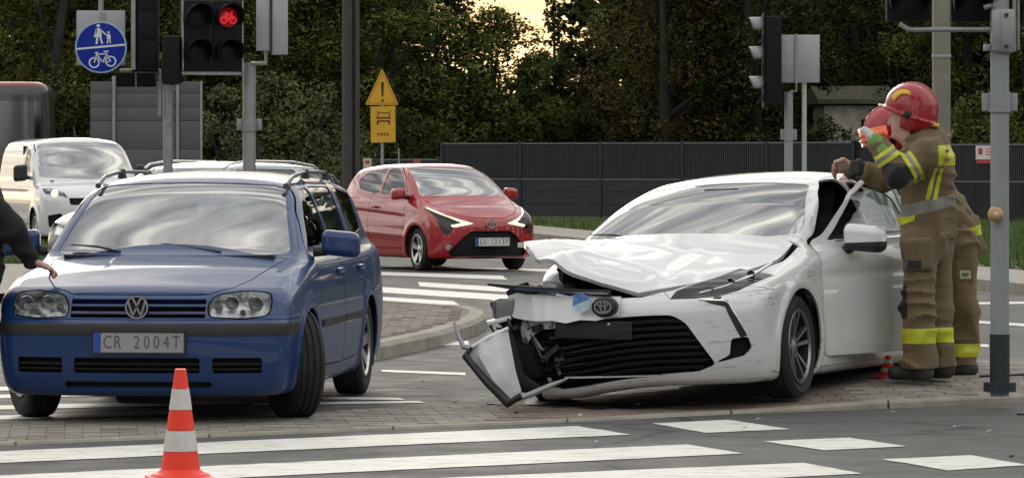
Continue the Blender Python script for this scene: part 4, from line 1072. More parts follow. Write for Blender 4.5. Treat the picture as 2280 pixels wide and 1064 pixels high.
# ------------------------------------------------------------------ white van
def build_van():
    T = curve((.95, .86), (.8, .95), (.5, 1.06), (.2, 1.13), (-.1, 1.17), (-1, 1.18), (-4, 1.18))
    F = curve((.12, .78), (.25, .88), (.5, .93), (.8, .91), (.95, .84), (1.1, .6))
    W = curve((1., .88), (.6, .93), (0, .96), (-4, .95)); S = curve((.1, .92), (.3, .985), (.7, 1.0), (1.0, .99), (1.3, .97))
    RR = curve((.1, -3.6), (.5, -3.7), (1.5, -3.68), (2., -3.6)); RF = curve((-.4, 1.80), (-.8, 1.87), (-1.4, 1.90), (-3.7, 1.89))
    WS = curve((1.0, .35), (1.15, .18), (1.4, -.18), (1.65, -.52), (1.8, -.75), (1.95, -1.0))
    GW = curve((1.0, .94), (1.2, .92), (1.5, .87), (1.75, .80), (1.9, .74)); GP = curve((.4, .93), (-.3, .98), (-1, 1.0), (-4, 1.0))
    f = car_field(T, F, W, S, RR, RF, WS, GW, GP, crown=.05, fc=.22, fe=2.4, arch=(0., -3.0), ar=.40, zb=.2, wc=.16, wslope=.6, kf=.12, kt=.1, kg=.11, gz=1.0)
    sk = Skin(f, (-3.8, -1.08, .08), (1.05, 1.08, 2.0), .034); front = lambda c, n: c.x > .1
    for sg in (1, -1):
        nm = '_l' if sg > 0 else '_r'; mm = (lambda p: p) if sg > 0 else mir
        sk.region('lamp' + nm, 'x', mm([(.50, .86), (.70, .85), (.86, .93), (.88, 1.02), (.74, 1.02), (.56, .95)]), front)
        sk.region('fog' + nm, 'x', mm(rounded([(.58, .34), (.82, .36), (.84, .56), (.62, .60)], .03)), front)
        sk.region('wf' + nm, 'y', rounded([(-.55, 1.20), (-1.22, 1.18), (-1.22, 1.68), (-1.02, 1.70), (-.80, 1.60)], .05), lambda c, n, sg=sg: c.y * sg > .3)
        for xa in (0, -3.0): sk.region('a', 'y', arch_poly(xa, .37, .33), lambda c, n, sg=sg: c.y * sg > 0, drop=True)
        sk.region('door' + nm, 'y', rounded([(-.45, .40), (-1.32, .38), (-1.34, 1.76), (-1.0, 1.78), (-.74, 1.66), (-.47, 1.18)], .05), lambda c, n, sg=sg: c.y * sg > .3 and n.y * sg > .2, gap=.012)
    sk.region('grille', 'x', rounded([(-.48, .74), (.48, .74), (.50, .86), (-.50, .86)], .03), front)
    sk.region('lower', 'x', rounded([(-.50, .33), (.50, .33), (.50, .55), (-.50, .55)], .04), front)
    sk.region('windscreen', 'x', rounded([(-.84, 1.21), (0, 1.17), (.84, 1.21), (.72, 1.78), (.3, 1.81), (-.3, 1.81), (-.72, 1.78)], .05), lambda c, n: c.x > -1.1 and n.x > .2)
    A = sk.arrays(); rt = empty('delivery_van'); tag(rt, 'white delivery van with lit headlight behind the blue car', 'van')
    pn = lambda nm, key, m, **k: panel(nm, *A[key], f, m, k.pop('parent', rt), **k)
    pn('body', 'body', m_white)
    m_on = mat('lit headlamp', (.9, .9, .75), .3, emit=(1, .9, .6), estr=1.0)
    for nm in ('_l', '_r'):
        sg = 1 if nm == '_l' else -1
        ln = pn('headlight', 'lamp' + nm, m_lens, rim=False); pocket('lamp_housing', *A['lamp' + nm], f, .06, m_reflector, ln)
        V, F = lathe_vf([(0, .01), (.05, .008), (.065, -.01)], 16, 'x', (.70, sg * .72, .935)); ob('lamp_unit', V, F, m_on, ln, True)
        pocket('fog_recess', *A['fog' + nm], f, .05, m_dark, rt)
        d1 = pn('door', 'door' + nm, m_white); pn('window', 'wf' + nm, m_side, parent=d1, rim=False, off=-.006)
        mirror_house(rt, (-.55, sg * 1.08, 1.28), (.07, .12, .14), m_blackp, sg, (-.57, sg * .92, 1.2))
        for xa in (0, -3.0): wheel(rt, xa, sg * .83, .335, .215, .20, 'steel'); liner(rt, xa, sg * .92, sg * .55, .38)
    pocket('grille', *A['grille'], f, .05, m_dark, rt); pocket('lower_grille', *A['lower'], f, .05, m_dark, rt)
    pn('windscreen', 'windscreen', m_wind, rim=False, off=-.004)
    tube('aerial', [(-1.1, 0, 1.88), (-1.3, 0, 2.08)], [.012, .006], m_blackp, rt, 6)
    inter(rt, -.15, 1.05, .8, [(-1.0, .45), (-1.0, -.45)], -.45)
    bm = bmesh.new(); bbox(bm, (-1.4, 0, .32), (4.2, 1.4, .18)); bbox(bm, (-1.5, 0, 1.05), (.06, 1.7, 1.4)); bbox(bm, (.2, 0, .6), (.5, 1.2, .6)); bob('underbody', bm, m_dark, rt)
    return rt
van = build_van()
van.location = (-7.30, 73.5, 0); van.rotation_euler = (0, 0, R(-90 + 17))

# ------------------------------------------------------------------ silver estate and a pale car beyond it (roofs show over the blue car)
def build_wagon(paint, label, name):
    T = curve((.95, .70), (.5, .86), (0, .96), (-.5, 1.0), (-3.7, 1.05)); F = curve((.1, .7), (.3, .84), (.55, .86), (.75, .78), (.9, .5))
    W = curve((1., .80), (0, .885), (-2.7, .885), (-3.6, .84)); S = curve((.1, .9), (.35, .985), (.6, 1.0), (.85, .98), (1.1, .93))
    RR = curve((.1, -3.4), (.4, -3.58), (.9, -3.58), (1.05, -3.52), (1.25, -3.30), (1.5, -3.0)); RF = curve((-.7, 1.37), (-1.1, 1.45), (-1.7, 1.49), (-2.6, 1.475), (-3.3, 1.42))
    WS = curve((.9, .0), (1.05, -.27), (1.2, -.55), (1.35, -.85), (1.5, -1.2)); GW = curve((.9, .81), (1.05, .79), (1.25, .70), (1.4, .62), (1.5, .55)); GP = curve((.2, .95), (-1.2, 1.), (-2.6, .99), (-3.6, .90))
    f = car_field(T, F, W, S, RR, RF, WS, GW, GP, fc=.2, arch=(0., -2.68), wslope=.52)
    sk = Skin(f, (-3.7, -1., .06), (1., 1., 1.6), .045); front = lambda c, n: c.x > .1
    sk.region('windscreen', 'x', rounded([(-.72, 1.0), (.72, 1.0), (.56, 1.40), (-.56, 1.40)], .05), lambda c, n: c.x > -1.4 and n.x > .2)
    sk.region('grille', 'x', rounded([(-.42, .50), (.42, .50), (.46, .66), (-.46, .66)], .03), front)
    for sg in (1, -1):
        nm = '_l' if sg > 0 else '_r'; mm = (lambda p: p) if sg > 0 else mir
        sk.region('lamp' + nm, 'x', mm([(.48, .62), (.78, .66), (.82, .78), (.52, .74)]), front)
        sk.region('w1' + nm, 'y', rounded([(-.62, 1.03), (-1.52, 1.05), (-1.52, 1.39), (-1.2, 1.385), (-.95, 1.27)], .03), lambda c, n, sg=sg: c.y * sg > .3)
        sk.region('w2' + nm, 'y', rounded([(-1.60, 1.05), (-2.45, 1.07), (-2.45, 1.39), (-1.60, 1.40)], .03), lambda c, n, sg=sg: c.y * sg > .3)
        sk.region('w3' + nm, 'y', rounded([(-2.54, 1.08), (-3.18, 1.12), (-3.15, 1.33), (-2.54, 1.38)], .03), lambda c, n, sg=sg: c.y * sg > .3)
        for xa in (0, -2.68): sk.region('a', 'y', arch_poly(xa, .35, .31), lambda c, n, sg=sg: c.y * sg > 0, drop=True)
    A = sk.arrays(); rt = empty(name); tag(rt, label, 'car')
    pn = lambda nm, key, m, **k: panel(nm, *A[key], f, m, k.pop('parent', rt), **k)
    pn('body', 'body', paint); pn('windscreen', 'windscreen', m_wind, rim=False, off=-.004); pocket('grille', *A['grille'], f, .05, m_dark, rt)
    for nm in ('_l', '_r'):
        sg = 1 if nm == '_l' else -1
        for k in ('w1', 'w2', 'w3'): pn('window', k + nm, m_side, rim=False, off=-.004)
        pocket('headlight', *A['lamp' + nm], f, .04, m_reflector, rt)
        for xa in (0, -2.68): wheel(rt, xa, sg * .77, .325, .205, .21, 'six')
        tube('roof_rail', [(-1.0, sg * .57, 1.40), (-1.12, sg * .575, 1.455), (-1.5, sg * .58, 1.49), (-2.5, sg * .57, 1.48), (-3.0, sg * .55, 1.43), (-3.1, sg * .545, 1.38)], .015, m_alloy, rt, 8)
        mirror_house(rt, (-.62, sg * .98, 1.05), (.06, .11, .075), paint, sg, (-.64, sg * .80, 1.0))
    inter(rt, -.68, .95, .70, [(-1.25, .36), (-1.25, -.36)], -.95)
    bm = bmesh.new(); bbox(bm, (-1.3, 0, .26), (4.2, 1.3, .16)); bbox(bm, (-.3, 0, .62), (.05, 1.5, .6)); bob('underbody', bm, m_dark, rt)
    return rt
m_silver = mat('silver paint', (.34, .35, .36), .3, metal=.6, coat=1., var=.04, dirt=.08)
wagon = build_wagon(m_silver, 'silver estate car with roof rails, mostly hidden behind blue car', 'estate_car')
wagon.location = (-4.41, 50, 0); wagon.rotation_euler = (0, 0, R(-90 - 30))
# ------------------------------------------------------------------ ground, road, islands, markings
def asphalt_mat(name, base, tint=(1, .985, .96)):
    m = bpy.data.materials.new(name); m.use_nodes = True; t = m.node_tree; b = t.nodes['Principled BSDF']; L = t.links.new
    co = t.nodes.new('ShaderNodeTexCoord').outputs['Object']
    def noise(sc, det, rg=.6, vec=co):
        n = t.nodes.new('ShaderNodeTexNoise'); n.inputs['Scale'].default_value = sc; n.inputs['Detail'].default_value = det; n.inputs['Roughness'].default_value = rg
        L(vec, n.inputs['Vector']); return n.outputs['Fac']
    def rng(src, a, c, d, e_):
        r = t.nodes.new('ShaderNodeMapRange'); r.inputs[1].default_value = a; r.inputs[2].default_value = c; r.inputs[3].default_value = d; r.inputs[4].default_value = e_; L(src, r.inputs[0]); return r.outputs[0]
    mp = t.nodes.new('ShaderNodeMapping'); mp.inputs['Scale'].default_value = (.25, 1.1, 1); mp.inputs['Rotation'].default_value = (0, 0, .2); L(co, mp.inputs[0])
    def mul(a, c):
        n = t.nodes.new('ShaderNodeMath'); n.operation = 'MULTIPLY'; L(a, n.inputs[0]); L(c, n.inputs[1]); return n.outputs[0]
    v = mul(mul(rng(noise(.35, 4), .3, .7, .78, 1.2), rng(noise(1.6, 6, .6, mp.outputs[0]), .3, .7, .90, 1.10)), rng(noise(48, 3, .85), .3, .72, .42, 1.72))
    vo = t.nodes.new('ShaderNodeTexVoronoi'); vo.inputs['Scale'].default_value = 130; L(co, vo.inputs['Vector'])
    # drawn-out tyre marks and stains, and fine cracks
    mp2 = t.nodes.new('ShaderNodeMapping'); mp2.inputs['Scale'].default_value = (.10, 2.2, 1); mp2.inputs['Rotation'].default_value = (0, 0, -.10); L(co, mp2.inputs[0])
    v = mul(v, rng(noise(1.0, 7, .65, mp2.outputs[0]), .52, .70, 1.0, .80)); v = mul(v, rng(noise(.55, 8, .7), .56, .66, 1.0, .84))
    wp_ = t.nodes.new('ShaderNodeTexNoise'); wp_.inputs['Scale'].default_value = 1.3; L(co, wp_.inputs['Vector']); wv = t.nodes.new('ShaderNodeMixRGB'); wv.inputs[0].default_value = .35; L(co, wv.inputs[1]); L(wp_.outputs['Color'], wv.inputs[2])
    vc = t.nodes.new('ShaderNodeTexVoronoi'); vc.feature = 'DISTANCE_TO_EDGE'; vc.inputs['Scale'].default_value = .42; L(wv.outputs[0], vc.inputs['Vector']); v = mul(v, rng(vc.outputs['Distance'], .004, .012, .45, 1.0))
    cr = t.nodes.new('ShaderNodeMixRGB'); cr.blend_type = 'MULTIPLY'; cr.inputs[0].default_value = 1; cr.inputs[1].default_value = (*[base * k for k in tint], 1); L(v, cr.inputs[2])
    # pale aggregate grains
    mg = t.nodes.new('ShaderNodeMixRGB'); L(mul(rng(vo.outputs['Distance'], .0, .28, 1, 0), rng(noise(45, 2), .5, .62, 0, .55)), mg.inputs[0]); L(cr.outputs[0], mg.inputs[1]); mg.inputs[2].default_value = (.24, .235, .22, 1)
    L(mg.outputs[0], b.inputs['Base Color']); L(rng(noise(3, 5), .3, .7, .62, .86), b.inputs['Roughness'])
    bp = t.nodes.new('ShaderNodeBump'); bp.inputs['Strength'].default_value = .35; bp.inputs['Distance'].default_value = .006; L(noise(120, 3, .7), bp.inputs['Height']); L(bp.outputs[0], b.inputs['Normal'])
    return m
def paint_mat():
    m = bpy.data.materials.new('worn road paint'); m.use_nodes = True; t = m.node_tree; b = t.nodes['Principled BSDF']; L = t.links.new
    co = t.nodes.new('ShaderNodeTexCoord').outputs['Object']
    mp = t.nodes.new('ShaderNodeMapping'); mp.inputs['Scale'].default_value = (.6, 1.6, 1); L(co, mp.inputs[0])
    def noise(sc, det, vec):
        n = t.nodes.new('ShaderNodeTexNoise'); n.inputs['Scale'].default_value = sc; n.inputs['Detail'].default_value = det; n.inputs['Roughness'].default_value = .72; L(vec, n.inputs['Vector']); return n.outputs['Fac']
    def rng(src, a, c, d, e_):
        r = t.nodes.new('ShaderNodeMapRange'); r.inputs[1].default_value = a; r.inputs[2].default_value = c; r.inputs[3].default_value = d; r.inputs[4].default_value = e_; L(src, r.inputs[0]); return r.outputs[0]
    mx = t.nodes.new('ShaderNodeMixRGB'); L(rng(noise(7, 9, mp.outputs[0]), .52, .68, 0, .85), mx.inputs[0])
    cl = t.nodes.new('ShaderNodeMixRGB'); L(rng(noise(2.2, 6, co), .35, .7, 0, .55), cl.inputs[0]); cl.inputs[1].default_value = (.70, .69, .66, 1); cl.inputs[2].default_value = (.50, .485, .45, 1)
    L(cl.outputs[0], mx.inputs[1]); mx.inputs[2].default_value = (.16, .155, .145, 1); L(mx.outputs[0], b.inputs['Base Color']); b.inputs['Roughness'].default_value = .6
    return m
m_asph = asphalt_mat('asphalt', .070)
m_paint = paint_mat()
m_soil = mat('verge soil', (.10, .085, .06), .95, var=.4, vscale=1.5, bump=.3)
m_paveG = mat('grey paving', (.24, .22, .195), .85, var=.28, vscale=3.5, bump=.3, bscale=120, dirt=.35)
m_paveG2 = mat('pale paving', (.30, .28, .25), .85, var=.25, vscale=3.5, bump=.3, bscale=120, dirt=.3)
m_paveR = mat('red paving', (.205, .160, .138), .85, var=.28, vscale=3.5, bump=.3, bscale=120, dirt=.35)
m_kerb = mat('kerb concrete', (.30, .275, .235), .85, var=.25, vscale=5, bump=.3, bscale=90, dirt=.45)
m_mortar = mat('joint sand', (.19, .17, .145), .95, var=.3, vscale=20)

X0, X1, Y0, Y1 = -90, 90, -15, 400
struct(ob('road', [(X0, Y0, 0), (X1, Y0, 0), (X1, Y1, 0), (X0, Y1, 0)], [(0, 1, 2, 3)], m_asph), 'dark grey asphalt road of the junction')

def sheet(name, px, z, m, zt=0.):
    return ob(name, [(*G(a, b, zt).to_2d(), z) for a, b in px], [tuple(range(len(px)))], m)
MARK = empty('road_markings'); MARK['kind'] = 'structure'; MARK['label'] = 'white painted crossing stripes and lines on the road'
def stripe(px, name='stripe'):
    """a painted bar: outline given on the road, edges broken up a little"""
    pts = [G(a, b).to_2d() for a, b in px]; n = len(pts); rnd = random.Random(int(px[0][0] * 7 + px[0][1])); V = []
    for i in range(n):
        a, b = pts[i], pts[(i + 1) % n]; k = max(2, int((b - a).length / .12))
        nn = Vector((-(b - a).y, (b - a).x)).normalized()
        for j in range(k):
            p = a.lerp(b, j / k) + nn * rnd.gauss(0, .005); V.append((p.x, p.y, .004))
    return ob(name, V, [tuple(range(len(V)))], m_paint, MARK)
# near crossing: long bars, and the blocks of the cycle crossing beside it
stripe([(-60, 1008), (1285, 949), (1405, 968), (-60, 1034)])
stripe([(-60, 1062), (1530, 990), (1655, 1010), (-60, 1092)])
stripe([(330, 1092), (1790, 1031), (1920, 1055), (900, 1105)])
stripe([(1452, 943), (1625, 935), (1757, 956), (1570, 964)], 'cycle_block')
stripe([(1697, 983), (1890, 975), (2020, 994), (1835, 1003)], 'cycle_block')
stripe([(1965, 1023), (2160, 1014), (2290, 1036), (2110, 1048)], 'cycle_block')
# bars beyond the strip, under and left of the blue car
for i, (ya, yb, x1) in enumerate(((862, 870, 260), (880, 888, 470), (904, 913, 520), (927, 936, 380))):
    stripe([(-80, ya + 1), (x1, ya - 12 if i else ya - 4), (x1 + 40, yb - 13 if i else yb - 4), (-80, yb + 1)])
stripe([(690, 883), (890, 886), (900, 891), (690, 889)]); stripe([(850, 824), (1035, 830), (1038, 836), (850, 828)]); stripe([(925, 762), (1040, 759), (1048, 768), (935, 771)])
stripe([(560, 898), (930, 893), (950, 897), (560, 903)])
# far crossing between the islands
stripe([(770, 603), (1118, 614), (1130, 623), (770, 610)]); stripe([(930, 628), (1140, 641), (1150, 652), (935, 638)])
stripe([(780, 635), (1130, 657), (1142, 671), (780, 647)]); stripe([(845, 661), (1010, 671), (1025, 680), (845, 670)])
stripe([(870, 592), (1240, 600), (1240, 605), (870, 596)])
# lane lines on the right
stripe([(2120, 674), (2420, 670), (2420, 675), (2120, 679)]); stripe([(2140, 711), (2210, 717), (2300, 722), (2420, 729), (2420, 735), (2280, 727), (2140, 717)]); stripe([(2130, 766), (2200, 767), (2203, 773), (2130, 772)])
stripe([(1560, 735), (1700, 745), (1710, 752), (1560, 742)])

# ---- the near island: laid paving with kerb stones; flush at the crossing, rising to the right
def isl_z(x, y=None):
    r = float(smoothstep(.9, 2.7, np.array(x))); k = 0. if y is None else float(smoothstep(.0, 1.1, np.array(y - frontY(x))))
    return .010 + r * (.040 + .075 * k)
front = [(-260, 1002), (0, 990), (570, 968), (1140, 945), (1480, 927), (1800, 914), (2080, 905), (2420, 890)]
def frontY(x):
    pts = [G(a, b) for a, b in front]; return float(np.interp(x, [p.x for p in pts], [p.y for p in pts]))
back = [(-260, 948), (0, 941), (570, 925), (980, 905), (1140, 893)]
bk = [G(a, b) for a, b in back] + [Vector((.6, 27.2, 0)), Vector((1.2, 28.2, 0)), Vector((2.0, 29.3, 0)), Vector((4.2, 29.6, 0))]
def backY(x): return float(np.interp(x, [p.x for p in bk], [p.y for p in bk]))
isl = empty('traffic_island'); isl['kind'] = 'structure'; isl['label'] = 'paved traffic island strip under the crashed car'
def paving(parent, inside, zfun, x0, x1, y0, y1, ang, m_of, name, sx=.20, sy=.10, skip=None):
    """individually laid blocks joined to one part per colour"""
    data = {}; c, s_ = math.cos(ang), math.sin(ang); rnd = random.Random(3); cx_, cy_ = (x0 + x1) / 2, (y0 + y1) / 2
    rad = math.hypot(x1 - x0, y1 - y0) / 2; ni = int(rad / sx) + 1; nj = int(rad / sy) + 1
    for j in range(-nj, nj):
        for i in range(-ni, ni):
            u = i * sx + (sx / 2 if j % 2 else 0); v = j * sy; X = cx_ + u * c - v * s_; Y = cy_ + u * s_ + v * c
            if not inside(X, Y): continue
            m = m_of(X, Y, rnd); VV, FF = data.setdefault(m.name, ([], [])); g = .004; dz = rnd.gauss(0, .0012); k = len(VV)
            for (a, b) in ((g, g), (sx - g, g), (sx - g, sy - g), (g, sy - g)):
                px_ = X + a * c - b * s_; py_ = Y + a * s_ + b * c; z = zfun(px_, py_) + dz; VV.append((px_, py_, z))
            for q in range(4): p = VV[k + q]; VV.append((p[0], p[1], p[2] - .012))
            FF += [(k, k + 1, k + 2, k + 3)] + [(k + q, k + 4 + q, k + 4 + (q + 1) % 4, k + (q + 1) % 4) for q in range(4)]
    for nm, (VV, FF) in data.items():
        o = ob(name, VV, FF, bpy.data.materials[nm], parent); o['kind'] = 'stuff'
def in_isl(x, y): return frontY(x) + .10 < y < backY(x) - .03
n = 60; V = []; F = []; K = 8
for i in range(n + 1):
    x = -3.6 + 8.0 * i / n; y0, y1 = frontY(x) + .005, backY(x)
    for j in range(K + 1):
        y = y0 + (y1 - y0) * (j / K)**1.6; V.append((x, y, isl_z(x, y) - .009))
    V.append((x, y0 - .002, -.05)); V.append((x, y1 + .002, -.05))
S_ = K + 3
for i in range(n):
    a, b = S_ * i, S_ * i + S_; F += [(a + j, b + j, b + j + 1, a + j + 1) for j in range(K)] + [(a + K + 1, b + K + 1, b, a), (a + K, b + K, b + K + 2, a + K + 2)]
ob('bedding', V, F, m_mortar, isl)
paving(isl, in_isl, isl_z, -3.6, 4.3, 21, 30, .10, lambda x, y, r: (m_paveR if (-.2 < x < 2.0 and y < frontY(x) + 2.1) or r.random() < .04 else (m_paveG2 if r.random() < .3 else m_paveG)), 'paving_blocks')
x = -3.6
while x < 4.3:                                  # kerb stones along the near edge
    xb = min(x + .97, 4.35); V = []
    for xx in (x + .004, xb):
        z = isl_z(xx); y = frontY(xx)
        V += [(xx, y - .04, -.03), (xx, y - .035, z - .012), (xx, y - .02, z + .004), (xx, y + .10, z + .004), (xx, y + .10, -.03)]
    F = [(i, i + 5, i + 6, i + 1) for i in range(4)] + [(4, 3, 2, 1, 0), (5, 6, 7, 8, 9)]
    ob('kerb_stone', V, F, m_kerb, isl); x += .98

# ---- middle island with red paving
mid_px = [(560, 790), (850, 764), (980, 738), (1060, 714), (1083, 700), (1082, 690), (1050, 682), (980, 677), (850, 668), (560, 655)]
mp_ = [G(a, b, .12) for a, b in mid_px]
mid = empty('traffic_island'); mid['kind'] = 'structure'; mid['label'] = 'raised island with red paving behind the blue car'
poly = [(p.x, p.y) for p in mp_]
ins = inset_poly(poly, .16)
Hm = .12
ob('bedding', [(*p, Hm - .006) for p in ins], [tuple(range(len(ins)))], m_mortar, mid)
paving(mid, lambda x, y: inpoly(x, y, inset_poly(poly, .17)) and inpoly(x + .2, y + .05, ins), lambda x, y: Hm, min(p[0] for p in poly), max(p[0] for p in poly), min(p[1] for p in poly), max(p[1] for p in poly), .0, lambda x, y, r: m_paveR if r.random() < .9 else m_paveG, 'paving_blocks')
for i in range(len(poly)):
    a, b = Vector(poly[i]), Vector(poly[(i + 1) % len(poly)]); ia, ib = Vector(ins[i]), Vector(ins[(i + 1) % len(poly)]); k = max(1, int((b - a).length / 1.0))
    for j in range(k):
        t0, t1 = j / k + .002, (j + 1) / k - .002
        q = [a.lerp(b, t0), a.lerp(b, t1), ib.lerp(ia, 1 - t1), ib.lerp(ia, 1 - t0)]
        V = [(*q[0], -.02), (*q[1], -.02), (*q[2], -.02), (*q[3], -.02)] + [(*q[0].lerp(q[3], .0), Hm - .03), (*q[1].lerp(q[2], .0), Hm - .03), (*q[2], Hm + .003), (*q[3], Hm + .003), (*q[0].lerp(q[3], .2), Hm + .003), (*q[1].lerp(q[2], .2), Hm + .003)]
        ob('kerb_stone', V, [(0, 1, 5, 4), (4, 5, 9, 8), (8, 9, 6, 7), (2, 3, 7, 6), (1, 2, 6, 9, 5), (0, 4, 8, 7, 3)], m_kerb, mid)

# ---- far pavement and verge on the right, small verge on the left
m_walk = mat('pale pavement', (.30, .275, .24), .85, var=.2, vscale=1.2, bump=.2, dirt=.3)
m_grassG = mat('grass ground', (.045, .06, .018), .95, var=.4, vscale=1.2)
def kline(x): return 47.8 + (5.84 - x) * (81.4 - 47.8) / (5.84 - .43)
xs = [-30, -12, -4, 0.43, 3, 5.84, 8, 12]
ky = [86, 86, 85, 81.4, kline(3), 47.8, kline(8), 33]
V = [(x, y, .12) for x, y in zip(xs, ky)] + [(x, y + 9.5, .12) for x, y in zip(xs, ky)] + [(x, y, -.02) for x, y in zip(xs, ky)]; k = len(xs)
struct(ob('pavement', V, [(i, i + 1, i + 1 + k, i + k) for i in range(k - 1)] + [(i + 2 * k, i + 1 + 2 * k, i + 1, i) for i in range(k - 1)], m_walk), 'pale pavement along the far side of the road')
V = [(x, y + 9.4, .10) for x, y in zip(xs, ky)] + [(x, 300, .10) for x in xs]
struct(ob('verge', [(-60, 95, .10)] + V[:k] + [(60, 30, .10), (60, 300, .10)] + V[k:][::-1] + [(-60, 300, .10)], [tuple(range(2 * k + 4))], m_grassG), 'grassy verge in front of the fence')
kb = empty('far_kerb'); kb['kind'] = 'structure'; kb['label'] = 'kerb stones edging the far pavement'
for i in range(k - 1):
    a, b = Vector((xs[i], ky[i])), Vector((xs[i + 1], ky[i + 1])); L_ = (b - a).length; nn = max(1, int(L_ / 1.0)); d = (b - a) / L_; w_ = Vector((-d.y, d.x))
    if i in (0, 6): continue
    for j in range(nn):
        p, q = a + d * (L_ * j / nn + .006), a + d * (L_ * (j + 1) / nn - .006)
        V = [(*p, -.02), (*q, -.02), (*(q + w_ * -.15), -.02), (*(p + w_ * -.15), -.02), (*p, .128), (*q, .128), (*(q + w_ * -.15), .122), (*(p + w_ * -.15), .122)]
        ob('kerb_stone', V, [(4, 5, 6, 7), (3, 2, 6, 7)[::-1], (0, 1, 5, 4), (0, 4, 7, 3), (1, 2, 6, 5)], m_kerb, kb)
lw = [(-200, 690), (30, 672), (130, 640), (150, 605), (-200, 600)]
struct(sheet('pavement', lw, .10, m_walk), 'pale pavement patch left of the blue car')
lg = [(-200, 599.9), (150, 604.9), (120, 566), (-200, 562)]
struct(sheet('verge', lg, .11, m_grassG), 'small grass verge beyond the left pavement')
def grass(name, pts, n, h, label, m):
    """separate blades in tufts"""
    rnd = np.random.RandomState(4); P0 = [p for p in pts]; xs_ = [p[0] for p in P0]; ys_ = [p[1] for p in P0]; V = []; F = []; c = 0
    while c < n:
        x, y = rnd.uniform(min(xs_), max(xs_)), rnd.uniform(min(ys_), max(ys_))
        if not inpoly(x, y, P0): continue
        c += 1
        for b in range(3):
            a = rnd.uniform(0, 6.28); w_ = rnd.uniform(.012, .03); hh = h * rnd.uniform(.5, 1.3); dx, dy = math.cos(a), math.sin(a); lx, ly = rnd.normal(0, .05, 2); k_ = len(V)
            ox, oy = rnd.normal(0, .05, 2)
            V += [(x + ox - dx * w_, y + oy - dy * w_, .08), (x + ox + dx * w_, y + oy + dy * w_, .08), (x + ox + lx, y + oy + ly, .09 + hh)]; F.append((k_, k_ + 1, k_ + 2))
    o = ob(name, V, F, m, None); tag(o, label, 'grass', kind='stuff'); return o
m_blade = mat('grass blades', (.085, .135, .030), .8, var=.5, vscale=3)
gp_ = [(.4, 91), (3, kline(3) + 9.6), (5.84, 57.4), (8, kline(8) + 9.6), (9, 42), (16, 42), (16, 96), (-6, 96)]
grass('grass', [p for p in gp_ if True], 16000, .16, 'green grass along the foot of the fence', m_blade)
grass('grass', [(p.x, p.y) for p in [G(a, b) for a, b in lg]], 2500, .14, 'green grass tuft strip left of the blue car', m_blade)
# ------------------------------------------------------------------ fence, poles, signs, signals, far things
m_galv = mat('galvanised steel', (.30, .31, .315), .45, metal=.55, var=.15, vscale=7, dirt=.2)
m_greypole = mat('grey painted pole', (.26, .275, .29), .5, var=.08, vscale=5, dirt=.15)
m_signal = mat('signal black', (.008, .0095, .0095), .7, var=.1, spec=.18)
m_anth = mat('anthracite sheet', (.026, .029, .034), .5, metal=.2, var=.12, vscale=2, dirt=.06)
m_anthpost = mat('anthracite post', (.020, .023, .028), .5, metal=.2)
m_alu = mat('aluminium sign back', (.36, .37, .385), .5, metal=.3, var=.08, vscale=3, dirt=.1)
m_wood = mat('old pole', (.055, .048, .042), .85, var=.3, vscale=3, bump=.4)
m_conc = mat('concrete pole', (.22, .205, .175), .85, var=.2, vscale=3, bump=.3, dirt=.3)

def pole(name, px, ytop, d, r, m, label, cat, zb=0., clamp=None):
    x = (px - 1140) * d / FPX; zt = CAMH + (HOR - ytop) * d / FPX
    o = empty(name, (x, d, zb), 0, label, cat)
    V, F = lathe_vf([(0, -.05), (r, -.05), (r, zt - zb), (0, zt - zb)], 20); ob('shaft', V, F, m, o, True, sharp=40)
    V, F = lathe_vf([(0, .03), (r * 1.7, .03), (r * 1.7, -.02)], 20); ob('foot', V, F, m, o, True, sharp=40)
    for c in clamp or ():
        zc = CAMH + (HOR - c[0]) * d / FPX - zb; hh = c[1] * d / FPX
        V, F = lathe_vf([(r, -hh / 2), (r * 1.22, -hh / 2), (r * 1.22, hh / 2), (r, hh / 2)], 20, c=(0, 0, zc)); ob('clamp', V, F, m, o, True, sharp=40)
        for sx in (-1, 1): box('clamp_ear', (sx * r * 1.55, 0, zc), (r * .7, r * .5, hh * .9), m, o, bevel=.004)
    return o
def lens_unit(parent, c, r, m, glow=None, hood=True):
    """one lamp of a signal facing -y: dished lens and a hood"""
    V, F = lathe_vf([(0, -.03), (r * .5, -.024), (r * .9, -.008), (r, .0)], 24, 'y', c); ln = ob('lens', V, F, m, parent, True)
    if hood:
        V = []; F = []; n = 18
        for i in range(n + 1):
            th = -.5 + (PI + 1.0) * i / n
            for rr, yy in ((r * 1.08, .0), (r * 1.12, -.25 + .09 * (1 - math.sin(th)))): V.append((c[0] + rr * math.cos(th), c[1] + yy, c[2] + rr * math.sin(th)))
        for i in range(n): F.append((2 * i, 2 * i + 1, 2 * i + 3, 2 * i + 2))
        h = ob('hood', V, F, m_signal, ln, True)
        md = h.modifiers.new('s', 'SOLIDIFY'); md.thickness = .008
    return ln
def to_local(o, p): return Vector(p) - o.location

